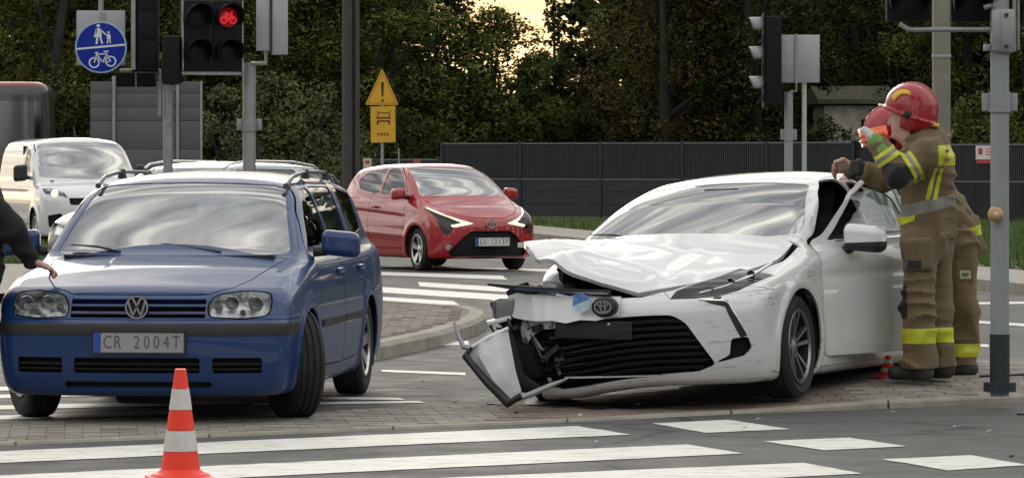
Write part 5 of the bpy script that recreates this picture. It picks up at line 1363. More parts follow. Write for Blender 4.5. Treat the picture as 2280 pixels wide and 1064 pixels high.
# ---- fence: anthracite steel panels between posts
def fence_line(ax, ay, bx, by, n, h0, label, name='panel_fence', ribs=True, first=0):
    A, B = Vector((ax, ay)), Vector((bx, by)); d = (B - A); L_ = d.length; d /= L_; ang = math.atan2(d.y, d.x)
    o = empty(name, (ax, ay, .08), ang, label, 'fence'); w_ = L_ / n
    bmp = bmesh.new(); bbox(bmp, (0, 0, h0 / 2), (.07, .07, h0), bevel=.006); bbox(bmp, (0, 0, h0 + .012), (.085, .085, .024))
    me = bpy.data.meshes.new('post'); bmp.to_mesh(me); bmp.free(); me.materials.append(m_anthpost)
    for i in range(n + 1):
        p = bpy.data.objects.new('post', me); COL.objects.link(p); p.parent = o; p.location = (i * w_, 0, 0)
    # a panel: framed sheet with fine ribs above and smooth boards below
    V = []; F = []
    def quad(x0, x1, z0, z1, y):
        k = len(V); V.extend([(x0, y, z0), (x1, y, z0), (x1, y, z1), (x0, y, z1)]); F.append((k, k + 1, k + 2, k + 3))
    def boxq(x0, x1, z0, z1, y0, y1):
        k = len(V); V.extend([(x, y, z) for x in (x0, x1) for y in (y0, y1) for z in (z0, z1)])
        F.extend([(k, k + 4, k + 5, k + 1), (k + 2, k + 3, k + 7, k + 6), (k + 1, k + 5, k + 7, k + 3), (k, k + 2, k + 6, k + 4), (k, k + 1, k + 3, k + 2), (k + 4, k + 6, k + 7, k + 5)])
    x0, x1 = .04, w_ - .04
    if ribs:
        nr = int((x1 - x0) / .05)
        for i in range(nr): boxq(x0 + i * .05, x0 + i * .05 + .03, h0 * .54, h0 - .03, -.012, .012)
        quad(x0, x1, h0 * .54, h0 - .03, .008)
    else:
        nr = int((x1 - x0) / .05)
        for i in range(nr): boxq(x0 + i * .05, x0 + i * .05 + .032, .1, h0 - .03, -.012, .012)
        quad(x0, x1, .1, h0 - .03, .012)
    me = bpy.data.meshes.new('infill'); me.from_pydata(V, [], F); me.materials.append(m_anth)
    V, F = [], []
    meb = bpy.data.meshes.new('board'); zb = (h0 * .53 - .10) / 3 - .010
    boxq(x0, x1, 0, zb, -.015, .015); meb.from_pydata(V, [], F); meb.materials.append(m_anth)
    V, F = [], []; boxq(x0, x1, 0, .035, -.03, .03); mer = bpy.data.meshes.new('rail'); mer.from_pydata(V, [], F); mer.materials.append(mat('fence rail', (.13, .14, .15), .4, metal=.4))
    for i in range(n):
        p = bpy.data.objects.new('panel', me); COL.objects.link(p); p.parent = o; p.location = (i * w_, 0, 0)
        for zz_ in (h0 - .035, h0 * .525, .06):
            r = bpy.data.objects.new('rail', mer); COL.objects.link(r); r.parent = p; r.location = (0, -.004, zz_)
        if ribs:
            for q in range(3):
                b = bpy.data.objects.new('board', meb); COL.objects.link(b); b.parent = p; b.location = (0, .006 - .004 * (q % 2) + random.uniform(-.004, .004), .11 + q * (zb + .012))
    return o
fd = 98.0
def fx(px, d): return (px - 1140) * d / FPX
fence_line(fx(985, 101), 101, fx(1900, 95), 95, 5, 1.83, 'long dark grey panel fence behind the white car')
fence_line(fx(2112, 94), 94, fx(2500, 91), 91, 3, 1.78, 'dark slatted gate fence at the right edge', 'slat_fence', ribs=False)
fence_line(fx(1905, 95.1), 95.1, fx(2105, 94.2), 94.2, 1, 1.85, 'dark fence bay behind the firefighters')
fence_line(fx(700, 104), 104, fx(980, 101.5), 101.5, 2, 1.45, 'low dark fence stretch left of the long fence', ribs=False)
# notice on the fence, and its red board below
nb = empty('notice_board', (fx(2192, 90), 93.2, CAMH + (HOR - 340) * 93.2 / FPX), 0, 'small white and red notice hung on the fence beside the grey pole', 'sign')
mW = mat('sign white', (.66, .64, .62), .5, var=.08); mR = mat('sign red', (.45, .05, .05), .5)
box('board', (-.02, 0, .0), (.40, .02, .30), mW, nb); box('red_strip', (-.02, -.012, -.19), (.36, .02, .09), mR, nb); box('emblem', (-.12, -.013, .03), (.09, .008, .14), mR, nb)
for q in range(3): box('text_line', (.07, -.013, .08 - q * .06), (.16, .008, .018), mR, nb)
nb.location.x = (2195 - 1140) * 93.2 / FPX

# ---- grey signal pole on the right, with its bracket, arm and dark heads
d = 25.8; r = .0565
p1 = pole('signal_pole', 2226, -140, d, r, m_greypole, 'grey signal pole with black foot at the right', 'pole', .125, [(228, 44)])
s_ = FPX / d
V, F = lathe_vf([(r * 1.75, -.02), (r * 1.75, .034), (r + .004, .036), (r + .004, .325), (r, .325)], 20); ob('black_sleeve', V, F, mat('black sleeve', (.018, .024, .028), .6, var=.1), p1, True, sharp=40)
def pz(o, y, d): return CAMH + (HOR - y) * d / FPX - o.location.z
box('bracket', (.02, -.02, pz(p1, 70, d)), (.125, .13, .26), m_galv, p1, bevel=.012); box('bracket_plate', (-.035, -.095, pz(p1, 70, d)), (.05, .02, .24), m_galv, p1, bevel=.004)
for zz_ in (35, 105): box('bracket_bolt', (.03, -.095, pz(p1, zz_, d)), (.02, .02, .02), m_darkalloy, p1)
box('bracket_lug', (-.075, -.03, pz(p1, 107, d)), (.05, .06, .04), m_galv, p1, bevel=.004)
tube('cable_pipe', [(.085, -.02, pz(p1, 115, d)), (.085, -.02, pz(p1, -140, d))], .012, m_galv, p1, 8); tube('cable_pipe', [(.112, .0, pz(p1, 112, d)), (.112, 0, pz(p1, -140, d))], .009, m_galv, p1, 8)
tube('top_brace', [(-.10, -.03, pz(p1, 18, d)), (.02, -.03, pz(p1, 5, d)), (.05, -.03, pz(p1, -30, d))], .018, m_galv, p1, 8)
ar = tube('arm', [(-.05, 0, pz(p1, 66, d)), (-.54, .05, pz(p1, 66, d))], .016, m_galv, p1, 10); tube('arm_bend', [(-.54, .05, pz(p1, 66, d)), (-.60, .06, pz(p1, 52, d))], .014, m_galv, p1, 8)
tube('ground_strap', [(-.12, .03, .07), (0, .0, .075), (.22, .10, .08), (.6, .25, .09)], .008, m_blackp, p1, 6)
bt = empty('crossing_button', (p1.location.x - .035, d - .075, CAMH + (HOR - 477) * d / FPX), 0, 'round tan pushbutton on the grey signal pole', 'button')
V, F = lathe_vf([(0, -.05), (.028, -.05), (.034, -.04), (.046, -.03), (.048, .0), (.0, .0)], 24, 'y'); ob('case', V, F, mat('tan plastic', (.42, .28, .13), .5, var=.25, vscale=20), bt, True, sharp=35)
V, F = lathe_vf([(0, -.058), (.018, -.056), (.022, -.048)], 20, 'y'); ob('push_plate', V, F, mat('pale tan', (.60, .45, .25), .4), bt, True)
def dark_head(name, px0, px1, ybot, d, label, n=3, mx=None):
    w_ = (px1 - px0) * d / FPX; x = ((px0 + px1) / 2 - 1140) * d / FPX; zb_ = CAMH + (HOR - ybot) * d / FPX; hh = w_ * n
    o = empty(name, (x, d, zb_), 0, label, 'traffic light')
    box('housing', (0, .06, hh / 2), (w_, .12, hh), m_signal, o, bevel=.012)
    for i in range(n): lens_unit(o, (0, -.004, w_ * (i + .5)), w_ * .40, mat('dark lens', (.008, .010, .014), .5, spec=.25))
    return o
dark_head('traffic_light', 1975, 2072, 48, 25.9, 'dark signal head at the top edge left of the concrete pole', 2)
dark_head('traffic_light', 2118, 2206, 50, 25.9, 'dark signal head at the top edge next to the grey pole', 2)

# ---- concrete pole behind the firefighters
cp = empty('utility_pole', ((2096 - 1140) * 70 / FPX, 70, 0), 0, 'pale concrete utility pole rising behind the firefighter', 'pole')
bm = bmesh.new(); bbox(bm, (0, 0, 4), (.28, .26, 8), bevel=.02); bob('shaft', bm, m_conc, cp, True, 30)
for zz_ in (1.9, 3.2): box('band', (0, 0, zz_), (.30, .28, .05), m_galv, cp, bevel=.004)

# ---- signal group right of centre: side-on head, sign backs on their posts
d = 50.0
pA = pole('sign_post', 1756, 205, d, .050, m_greypole, 'short grey signal post behind the white car roof', 'pole', 0, [(300, 26)])
tube('elbow', [(.02, -.03, pz(pA, 204, d)), (.09, -.03, pz(pA, 204, d)), (.09, -.03, pz(pA, 184, d))], .012, m_galv, pA, 8)
sp = empty('road_sign', ((1775 - 1140) * d / FPX, d + .1, 0), 0, 'square grey sign back on a thin white post', 'sign')
def zat(y, d): return CAMH + (HOR - y) * d / FPX
tube('post', [(.092, .03, 0), (.092, .03, zat(80, d))], .027, mat('pale post', (.42, .46, .44), .5, var=.06), sp, 12)
for sx, w_ in ((-.14, .235), (.135, .265)): box('plate', (sx, -.02 if sx < 0 else -.03, zat(131, d)), (w_, .02, .56), m_alu, sp, bevel=.006)
box('seam_bracket', (-.005, -.035, zat(131, d)), (.035, .03, .58), m_galv, sp)
hd = empty('traffic_light', ((1712 - 1140) * d / FPX, d - .1, 0), 0, 'side-on signal head with three hoods beside the square sign', 'traffic light')
box('housing', (.03, 0, zat(135, d)), (.21, .30, 1.02), m_signal, hd, bevel=.02); box('backboard', (-.06, .05, zat(135, d)), (.03, .40, 1.10), m_signal, hd)
m_hood = mat('weathered hood', (.30, .31, .32), .5)
for yy in (55, 120, 186):
    V = []; F = []; n = 14
    for i in range(n + 1):
        th = -.3 + (PI + .6) * i / n
        for rr, xx in ((.115, .0), (.11, -.17 + .05 * (1 - math.sin(th)))): V.append((-.07 + xx, rr * math.cos(th), zat(yy, d) + rr * math.sin(th) - .03))
    for i in range(n): F.append((2 * i, 2 * i + 1, 2 * i + 3, 2 * i + 2))
    h = ob('hood', V, F, m_hood, hd, True); md = h.modifiers.new('s', 'SOLIDIFY'); md.thickness = .008
    V, F = lathe_vf([(0, -.02), (.1, 0)], 20, 'x', (-.076, 0, zat(yy, d) - .03)); ob('lens', V, F, mat('dark lens', (.008, .010, .014), .5, spec=.25), hd, True)

# ---- left signal group
pB = pole('signal_pole', 555, 140, 50, .077, m_galv, 'thick galvanised signal pole left of the yellow sign', 'pole', 0, [(278, 28)])
tube('sign_arm', [(.02, -.06, zat(142, 50)), (.20, -.06, zat(142, 50)), (.20, -.06, zat(112, 50))], .025, m_galv, pB, 8)
pC = pole('signal_pole', 374, 130, 50, .058, m_galv, 'slim galvanised signal pole behind the blue car roof', 'pole', 0)
tube('cross_arm', [(-.56, -.06, zat(157, 50)), (-.09, -.06, zat(157, 50)), (-.09, -.06, zat(260, 50))], .020, m_galv, pC, 8)
sb = empty('road_sign', ((607 - 1140) * 50 / FPX, 49.9, 0), 0, 'grey back of a tall sign beside the red bicycle signal', 'sign')
box('plate', (-.10, .0, zat(40, 50)), (.17, .04, .78), m_alu, sb, bevel=.01); box('plate', (.09, -.01, zat(45, 50)), (.19, .03, .82), m_alu, sb, bevel=.01); box('channel', (-.012, -.012, zat(42, 50)), (.03, .05, .8), m_darkalloy, sb)
# bicycle/pedestrian signal: two double heads side by side, red lit
tl = empty('traffic_light', ((473 - 1140) * 49.5 / FPX, 49.5, 0), 0, 'double pedestrian and bicycle signal with the red light on', 'traffic light')
tl.rotation_euler = (0, 0, R(20)); zz0 = zat(158, 49.5); hh = zat(2, 49.5) - zz0
m_redlamp = mat('red lamp', (.5, .01, .01), .3, emit=(1, .02, .03), estr=.55); m_dl = mat('dark lens', (.008, .010, .014), .5, spec=.25)
for i, px in enumerate((437, 508)):
    x = (px - 473) * 49.5 / FPX; box('housing', (x, .07, zz0 + hh / 2), (.345, .14, hh), m_signal, tl, bevel=.012)
    for j in range(2):
        lit = (i == 1 and j == 1)
        c = (x, -.004, zz0 + hh * (.26 + .5 * j)); ln = lens_unit(tl, c, .135, m_dl, hood=True)
        if lit:                                  # bicycle figure picked out in red
            bm = bmesh.new()
            def ring(cx_, cz_, rr, t):
                n_ = 18; vs = []
                for q in range(n_):
                    th = 2 * PI * q / n_
                    for k in (-1, 1): vs.append(bm.verts.new((c[0] + cx_ + (rr + k * t) * math.cos(th), c[1] - .036, c[2] + cz_ + (rr + k * t) * math.sin(th))))
                for q in range(n_):
                    a, b = 2 * q, 2 * ((q + 1) % n_); bm.faces.new((vs[a], vs[b], vs[b + 1], vs[a + 1]))
            ring(-.055, -.03, .036, .010); ring(.055, -.03, .036, .010)
            def bar(p, q, t=.011):
                p, q = Vector(p), Vector(q); nn = (q - p).normalized(); nn = Vector((-nn.y, nn.x)) * t
                bm.faces.new([bm.verts.new((c[0] + v.x, c[1] - .037, c[2] + v.y)) for v in (p + nn, q + nn, q - nn, p - nn)])
            bar((-.055, -.03), (-.03, .04)); bar((-.03, .04), (.04, .035)); bar((.04, .035), (.055, -.03)); bar((.0, -.035), (.035, .035)); bar((-.03, .04), (.0, -.035)); bar((.03, .06), (.05, .06)); bar((-.045, .05), (-.015, .05))
            bob('red_bicycle', bm, m_redlamp, ln)
            V, F = lathe_vf([(0, -.034), (.07, -.030), (.115, -.012)], 20, 'y', c); ob('red_glow_lens', V, F, mat('red lens', (.16, .006, .008), .25, emit=(1, .02, .03), estr=.10), ln, True)
for px in (405, 543): box('side_rail', ((px - 473) * 49.5 / FPX, .02, zz0 + hh / 2), (.015, .05, hh), m_galv, tl)
box('bottom_bar', (0, .05, zz0 - .03), (.72, .05, .035), m_galv, tl)
# tall dark back of a vehicle signal, slim head seen edge-on, and a low dark head behind the blue sign
t2 = empty('traffic_light', ((325 - 1140) * 49.8 / FPX, 49.8, 0), 0, 'tall dark signal head seen from behind beside the blue sign', 'traffic light')
box('housing', (.03, 0, zat(60, 49.8)), (.24, .14, 1.0), m_signal, t2, bevel=.012); box('backboard', (-.02, .08, zat(60, 49.8)), (.31, .02, 1.05), mat('dark grey board', (.022, .024, .026), .7, spec=.2), t2); box('edge_strip', (-.145, -.01, zat(60, 49.8)), (.05, .08, 1.0), m_galv, t2)
for q in range(3): box('door_seam', (.03, -.073, zat(60, 49.8) - .33 + q * .33), (.20, .01, .28), m_signal, t2, bevel=.004)
t3 = empty('traffic_light', ((382 - 1140) * 49.4 / FPX, 49.4, 0), 0, 'slim black signal head edge-on in front of the slim pole', 'traffic light')
box('housing', (0, 0, zat(135, 49.4)), (.20, .26, .56), m_signal, t3, bevel=.025); tube('joint', [(.06, 0, zat(180, 49.4)), (.14, 0, zat(172, 49.4))], .05, m_signal, t3, 10); tube('neck', [(.0, 0, zat(185, 49.4)), (0, .1, zat(200, 49.4))], .04, m_galv, t3, 10)
t4 = empty('traffic_light', ((302 - 1140) * 50.3 / FPX, 50.3, 0), 0, 'low black double signal under the blue sign', 'traffic light')
for sx in (-.11, .13): box('housing', (sx, 0, zat(178, 50.3)), (.23, .16, .17), m_signal, t4, bevel=.012)
box('divider', (.01, -.05, zat(178, 50.3)), (.015, .06, .16), m_galv, t4)

# ---- blue foot and cycle path sign
m_sblue = mat('sign blue', (.004, .022, .27), .5, var=.06, spec=.2); m_swhite = mat('sign symbol white', (.62, .64, .68), .45)
d = 49.6; k = d / FPX
sg_ = empty('road_sign', ((225 - 1140) * k, d, 0), 0, 'round blue sign with walking figures above a bicycle', 'sign')
cz = zat(106, d)
V, F = lathe_vf([(0, -.012), (.285, -.012), (.30, -.010), (.30, .0), (0, 0)], 48, 'y', (0, 0, cz)); ob('disc', V, F, m_sblue, sg_, True, sharp=35)
V, F = lathe_vf([(.283, -.013), (.283, -.016), (.301, -.013), (.301, .002)], 48, 'y', (0, 0, cz)); ob('rim', V, F, mat('sign rim', (.28, .38, .50), .4), sg_, True, sharp=35)
def flat(name, polys, m, parent, y=-.0145):
    bm = bmesh.new()
    for pl in polys:
        a = [bm.verts.new((x, y, z)) for x, z in pl]; b = [bm.verts.new((x, y + .004, z)) for x, z in pl]; n = len(pl)
        bm.faces.new(a); bm.faces.new(b[::-1])
        for i in range(n): bm.faces.new((a[i], b[i], b[(i + 1) % n], a[(i + 1) % n]))
    return bob(name, bm, m, parent)
def S(px, py): return ((px - 225) * k, zat(py, d))
def seg(p, q, w_):
    p, q = Vector(p), Vector(q); t = (q - p).normalized(); n_ = Vector((-t.y, t.x)) * w_ / 2
    return [tuple(v) for v in (p + n_, q + n_, q - n_, p - n_)]
def circ(c, r, n=14): return [(c[0] + r * math.cos(2 * PI * i / n), c[1] + r * math.sin(2 * PI * i / n)) for i in range(n)]
flat('divider', [seg(S(170, 110), S(280, 100), .022)], m_swhite, sg_)
fig = [circ(S(219, 58), .020), [S(214, 64), S(225, 64), S(227, 84), S(213, 84)], seg(S(215, 66), S(211, 84), .018), seg(S(217, 83), S(215, 99), .022), seg(S(223, 83), S(228, 98), .022), seg(S(224, 67), S(236, 78), .016)]
flat('adult_figure', fig, m_swhite, sg_)
flat('child_figure', [circ(S(242, 73), .014), [S(238, 77), S(246, 77), S(247, 88), S(238, 88)], seg(S(239, 79), S(235, 79), .012), seg(S(241, 87), S(239, 98), .014), seg(S(244, 87), S(246, 97), .014)], m_swhite, sg_)
def annulus(c, r, t, n=20): return [[(c[0] + (r + t) * math.cos(a), c[1] + (r + t) * math.sin(a)), (c[0] + (r + t) * math.cos(b), c[1] + (r + t) * math.sin(b)), (c[0] + (r - t) * math.cos(b), c[1] + (r - t) * math.sin(b)), (c[0] + (r - t) * math.cos(a), c[1] + (r - t) * math.sin(a))] for a, b in [(2 * PI * i / n, 2 * PI * (i + 1) / n) for i in range(n)]]
flat('bicycle_symbol', annulus(S(210, 140), .056, .008) + annulus(S(247, 137), .056, .008) + [seg(S(210, 140), S(216, 120), .013), seg(S(216, 122), S(236, 120), .013), seg(S(236, 118), S(247, 137), .013), seg(S(217, 124), S(229, 139), .013), seg(S(229, 139), S(238, 121), .013), seg(S(229, 139), S(247, 137), .012), seg(S(211, 119), S(219, 117), .013), seg(S(231, 115), S(242, 115), .013)], m_swhite, sg_)
bk_ = empty('road_sign', ((224 - 1140) * 50.1 / FPX, 50.1, 0), 0, 'grey square sign back hung behind the blue round sign', 'sign')
box('plate', (0, .03, zat(85, 50.1)), (.57, .02, .64), m_alu, bk_, bevel=.006); box('rib', (.02, -.0, zat(40, 50.1)), (.05, .04, .13), m_galv, bk_); tube('hanger', [(.0, .05, zat(40, 50.1)), (.0, .05, zat(-80, 50.1))], .03, m_galv, bk_, 8)

# ---- big grey sign seen from behind: ribbed panels on two posts
d = 82; gs = empty('large_sign', ((325 - 1140) * d / FPX, d, 0), 0, 'large grey sign board seen from behind on two posts', 'sign')
m_gboard = mat('grey board', (.092, .094, .098), .6, metal=.1, var=.08, vscale=1.5)
ys = [(182, 207.4), (208.2, 239.2), (240, 269), (269.8, 331.6), (332.4, 400)]
for (a, b) in ys: box('panel', (0, .03, (zat(a, d) + zat(b, d)) / 2), (248 * d / FPX, .035, zat(a, d) - zat(b, d)), m_gboard, gs, bevel=.003)
box('backing', (0, .05, (zat(184, d) + zat(398, d)) / 2), (244 * d / FPX, .02, zat(184, d) - zat(398, d)), m_dark, gs)
for px in (254, 396): tube('post', [((px - 325) * d / FPX, -.03, 0), ((px - 325) * d / FPX, -.03, zat(170, d))], .035, m_galv, gs, 10)
box('edge', (123 * d / FPX, .03, zat(290, d)), (.04, .06, zat(182, d) - zat(400, d)), m_galv, gs)

# ---- dark timber pole, yellow warning sign, small notices
wp = empty('utility_pole', ((781 - 1140) * 74 / FPX, 74, 0), 0, 'dark weathered utility pole left of the yellow sign', 'pole')
V, F = lathe_vf([(0, -.1), (.155, -.1), (.145, 8), (0, 8)], 18); ob('shaft', V, F, m_wood, wp, True, sharp=40)
tube('cable_duct', [(.06, -.15, 0), (.055, -.15, 8)], .022, m_signal, wp, 8)
ys_ = empty('warning_sign', ((851 - 1140) * 80 / FPX, 80, 0), 0, 'yellow triangular warning sign with plate above the red car', 'sign')
d = 80; kk = d / FPX; m_yel = mat('sign yellow', (.62, .34, .012), .5, var=.06, dirt=.1); m_ink = mat('sign black', (.02, .02, .02), .5)
def Y(px, py): return ((px - 851) * kk, zat(py, d))
prism('triangle', rounded([Y(813, 234), Y(888, 234), Y(851, 153)], .03, 3), 'y', -.02, .0, m_yel, ys_)
flat('border', [seg(Y(820, 230), Y(882, 230), .012), seg(Y(818, 232), Y(851, 161), .012), seg(Y(883, 232), Y(851, 161), .012)], mat('dull red border', (.35, .10, .02), .5), ys_, y=-.024)
flat('exclamation_mark', [[Y(848.5, 183), Y(855, 183), Y(853.5, 215), Y(850, 215)], circ(Y(851.7, 224), .024)], m_ink, ys_, y=-.025)
prism('plate', [Y(825, 238), Y(880, 236), Y(881, 317), Y(826, 318)], 'y', -.03, -.01, m_yel, ys_)
flat('car_symbol', [seg(Y(842, 252), Y(866, 252), .016), seg(Y(842, 252), Y(840, 262), .016), seg(Y(866, 252), Y(868, 262), .016), seg(Y(838, 263), Y(870, 263), .03), seg(Y(840, 270), Y(868, 270), .03), seg(Y(841, 270), Y(841, 278), .035), seg(Y(867, 270), Y(867, 278), .035), seg(Y(838, 248), Y(844, 251), .012), seg(Y(864, 251), Y(871, 248), .012)], mat('symbol brown', (.09, .02, .015), .5), ys_, y=-.034)
flat('plate_lettering', [seg(Y(840 + 7 * i, 299), Y(845 + 7 * i, 299), .05) for i in range(4)], mat('faded ink', (.20, .11, .012), .5), ys_, y=-.034)
tube('post', [(0, .02, 0), (0, .02, zat(230, d))], .03, m_galv, ys_, 10)
tube('side_post', [Y(888, 0)[0:1] + (0.02, 0.), (Y(888, 0)[0], .02, zat(330, d))], .015, m_galv, ys_, 6)
ns = empty('notice', ((818 - 1140) * 78 / FPX, 78, 0), 0, 'small pale notice on a post left of the red car roof', 'sign')
box('board', (0, 0, zat(364, 78)), (.15, .02, .19), mat('pale pink board', (.55, .46, .44), .5), ns); box('mark', (0, -.012, zat(361, 78)), (.08, .006, .06), mR, ns); tube('post', [(0, .02, 0), (0, .02, zat(368, 78))], .02, m_galv, ns, 8)
rb = empty('beacon_post', ((928 - 1140) * 84 / FPX, 84, 0), 0, 'short red post end showing above the red car roof', 'post')
V, F = lathe_vf([(0, 0), (.07, 0), (.07, 1.50), (.05, 1.53), (0, 1.53)], 14); ob('shaft', V, F, mat('dull red', (.28, .05, .045), .6), rb, True, sharp=40); V, F = lathe_vf([(.072, 1.2), (.075, 1.2), (.075, 1.3), (.072, 1.3)], 14); ob('band', V, F, mW, rb, True, sharp=40)
tube('pipe_rail', [], 0, None) if False else None

# ---- bus front behind the van
def build_bus():
    d = 88; kx = d / FPX; rt = empty('bus', ((-25 - 1140) * kx, d, 0), R(4), 'dark bus with red roof edge behind the white van', 'bus')
    m_bus = mat('bus dark paint', (.030, .030, .032), .35, coat=.6); m_busred = mat('bus red', (.22, .025, .02), .35, coat=.5)
    W2 = 1.26; H = 3.12
    f = lambda x, y, z: np.maximum(smax(smax(np.abs(x) - W2 + .06 * np.clip((z - 2) / 1.2, 0, 1)**2, -y + .10 * (np.abs(x) / W2)**4 + .05 * np.clip(z - 1.2, 0, 3) * .8, .22), smax(z - H, .30 - z, .02), .25), y - 11)
    sk = Skin(f, (-1.5, -.3, .1), (1.5, 3.0, 3.4), .05)
    sk.region('windscreen', 'x' if False else 'y', [(0, 0), (0, .001), (.001, 0)], None) if False else None
    sk.region('screen', 'y', rounded([(-1.12, 1.30), (1.12, 1.30), (1.10, 2.72), (-1.10, 2.72)], .10), lambda c, n: c.y < .6 and n.y < -.4)
    sk.region('roofband', 'y', [(-1.6, 3.03), (1.6, 3.03), (1.6, 3.5), (-1.6, 3.5)], None)
    for sg in (1, -1): sk.region('lamp%d' % sg, 'y', rounded([(sg * .75, .62), (sg * 1.12, .62), (sg * 1.12, .86), (sg * .75, .82)], .04), lambda c, n: c.y < .5 and n.y < -.3)
    A = sk.arrays(); pn = lambda nm, key, m, **k: panel(nm, *A[key], f, m, rt, **k)
    pn('body', 'body', m_bus); pn('windscreen', 'screen', glass('bus glass', (.16, .21, .21), 2.3, .10), rim=False, off=-.006); pn('roof', 'roofband', m_busred)
    for sg in (1, -1): pocket('headlight', *A['lamp%d' % sg], f, .05, m_reflector, rt)
    bm = bmesh.new(); bbox(bm, (0, 6, 1.75), (2.46, 6.2, 2.5), bevel=.15); bob('rear_body', bm, m_bus, rt, True, 30)
    box('cabin_wall', (0, 2.2, 1.7), (2.2, .05, 2.2), m_dash, rt); box('dashboard', (0, .55, 1.2), (2.1, .5, .35), m_dash, rt, bevel=.06)
    for sg in (1, -1):
        V, F = lathe_vf([(0, -.13), (.30, -.13), (.46, -.12), (.48, -.08), (.48, .08), (.46, .12), (0, .12)], 24, 'x', (sg * 1.05, 2.3, .48)); ob('wheel', V, F, m_tyre, rt, True, sharp=40)
        box('mirror', (sg * 1.42, -.15, 2.35), (.20, .12, .42), m_signal, rt, bevel=.04) if sg < 0 else None
    return rt
build_bus()

# ---- old shed beyond the fence
sh = empty('old_shed', ((1905 - 1140) * 112 / FPX, 112, 0), R(3), 'old rendered shed with mossy roof behind the fence', 'shed')
d = 112
box('wall', (0, 1.2, zat(235, d) / 2), (1.65, 2.4, zat(235, d)), mat('old render', (.46, .42, .38), .9, var=.35, vscale=2.5, bump=.4, dirt=.6), sh)
prism('roof', [(-.35, zat(232, d)), (2.9, zat(232, d)), (2.9, zat(222, d)), (1.2, zat(190, d)), (-.35, zat(222, d))], 'x', -1.05, 1.05, mat('mossy roof', (.10, .095, .06), .9, var=.4, vscale=4), sh)
box('window', (.35, -.01, 2.35), (.4, .05, .45), m_dark, sh); box('door', (-.5, -.01, 1.0), (.6, .05, 1.9), m_wood, sh)
# ------------------------------------------------------------------ trees and bushes
def leaf_mat(name, col, col2):
    m = bpy.data.materials.new(name); m.use_nodes = True; t = m.node_tree; b = t.nodes['Principled BSDF']; L = t.links.new
    co = t.nodes.new('ShaderNodeTexCoord').outputs['Object']
    n1 = t.nodes.new('ShaderNodeTexNoise'); n1.inputs['Scale'].default_value = .9; n1.inputs['Detail'].default_value = 6; L(co, n1.inputs['Vector'])
    n2 = t.nodes.new('ShaderNodeTexWhiteNoise'); g = t.nodes.new('ShaderNodeObjectInfo')
    r = t.nodes.new('ShaderNodeMapRange'); r.inputs[1].default_value = .35; r.inputs[2].default_value = .68; L(n1.outputs['Fac'], r.inputs[0])
    mx = t.nodes.new('ShaderNodeMixRGB'); L(r.outputs[0], mx.inputs[0]); mx.inputs[1].default_value = (*col, 1); mx.inputs[2].default_value = (*col2, 1)
    n3 = t.nodes.new('ShaderNodeTexNoise'); n3.inputs['Scale'].default_value = 9; L(co, n3.inputs['Vector'])
    r3 = t.nodes.new('ShaderNodeMapRange'); r3.inputs[1].default_value = .3; r3.inputs[2].default_value = .7; r3.inputs[3].default_value = .78; r3.inputs[4].default_value = 1.25; L(n3.outputs['Fac'], r3.inputs[0])
    m2 = t.nodes.new('ShaderNodeMixRGB'); m2.blend_type = 'MULTIPLY'; m2.inputs[0].default_value = 1; L(mx.outputs[0], m2.inputs[1]); L(r3.outputs[0], m2.inputs[2])
    L(m2.outputs[0], b.inputs['Base Color']); b.inputs['Roughness'].default_value = .7; b.inputs['Specular IOR Level'].default_value = .15
    tr = t.nodes.new('ShaderNodeBsdfTranslucent'); L(m2.outputs[0], tr.inputs[0]); ms = t.nodes.new('ShaderNodeMixShader'); ms.inputs[0].default_value = .42
    o = t.nodes['Material Output']; L(b.outputs[0], ms.inputs[1]); L(tr.outputs[0], ms.inputs[2]); L(ms.outputs[0], o.inputs[0])
    return m
LM = [leaf_mat('leaves mid green', (0.1184, 0.1585, 0.0391), (0.2167, 0.2443, 0.0621)), leaf_mat('leaves olive', (0.1386, 0.1429, 0.0415), (0.2470, 0.2234, 0.0641)),
      leaf_mat('leaves dark green', (0.0605, 0.0852, 0.0265), (0.1129, 0.1372, 0.0415)), leaf_mat('leaves rusty', (0.0968, 0.0768, 0.0283), (0.1573, 0.1226, 0.0446)), leaf_mat('leaves grey green', (0.1170, 0.1289, 0.0581), (0.2198, 0.2267, 0.1027))]
m_bark = mat('bark', (.022, .018, .014), .9, var=.3, vscale=3, bump=.5, bscale=20)
def leaves(rng, clumps, per, size, flat=.5):
    """many leaf-sized faces spread through every clump's volume"""
    C = []; O = []
    for (c, r) in clumps:
        n = max(6, int(per * r * r)); u = rng.normal(0, 1, (n, 3)); u /= np.linalg.norm(u, axis=1, keepdims=True)
        rad = r * rng.uniform(.25, 1.0, (n, 1))**.6; C.append(np.array(c) + u * rad * np.array([1, 1, .75])); O.append(u)
    C = np.concatenate(C); n = len(C); s = size * rng.uniform(.55, 1.35, (n, 1))
    a = rng.normal(0, 1, (n, 3)); a[:, 2] *= flat; a /= np.linalg.norm(a, axis=1, keepdims=True)
    b = np.cross(a, rng.normal(0, 1, (n, 3))); b /= np.linalg.norm(b, axis=1, keepdims=True)
    V = np.stack([C - a * s, C - b * s * .42, C + a * s, C + b * s * .42], 1).reshape(-1, 3)
    F = np.arange(4 * n).reshape(-1, 4)
    # leaves lie roughly along their clump's surface, so that each clump has a light and a dark side
    fn = np.cross(a, b); O = np.concatenate(O); fn *= np.sign((fn * O).sum(1, keepdims=True)); nn = O * 1.0 + fn * .4 + np.array([0, 0, .25]); nn /= np.linalg.norm(nn, axis=1, keepdims=True)
    leaves.normals = np.repeat(nn, 4, axis=0)
    return V, F
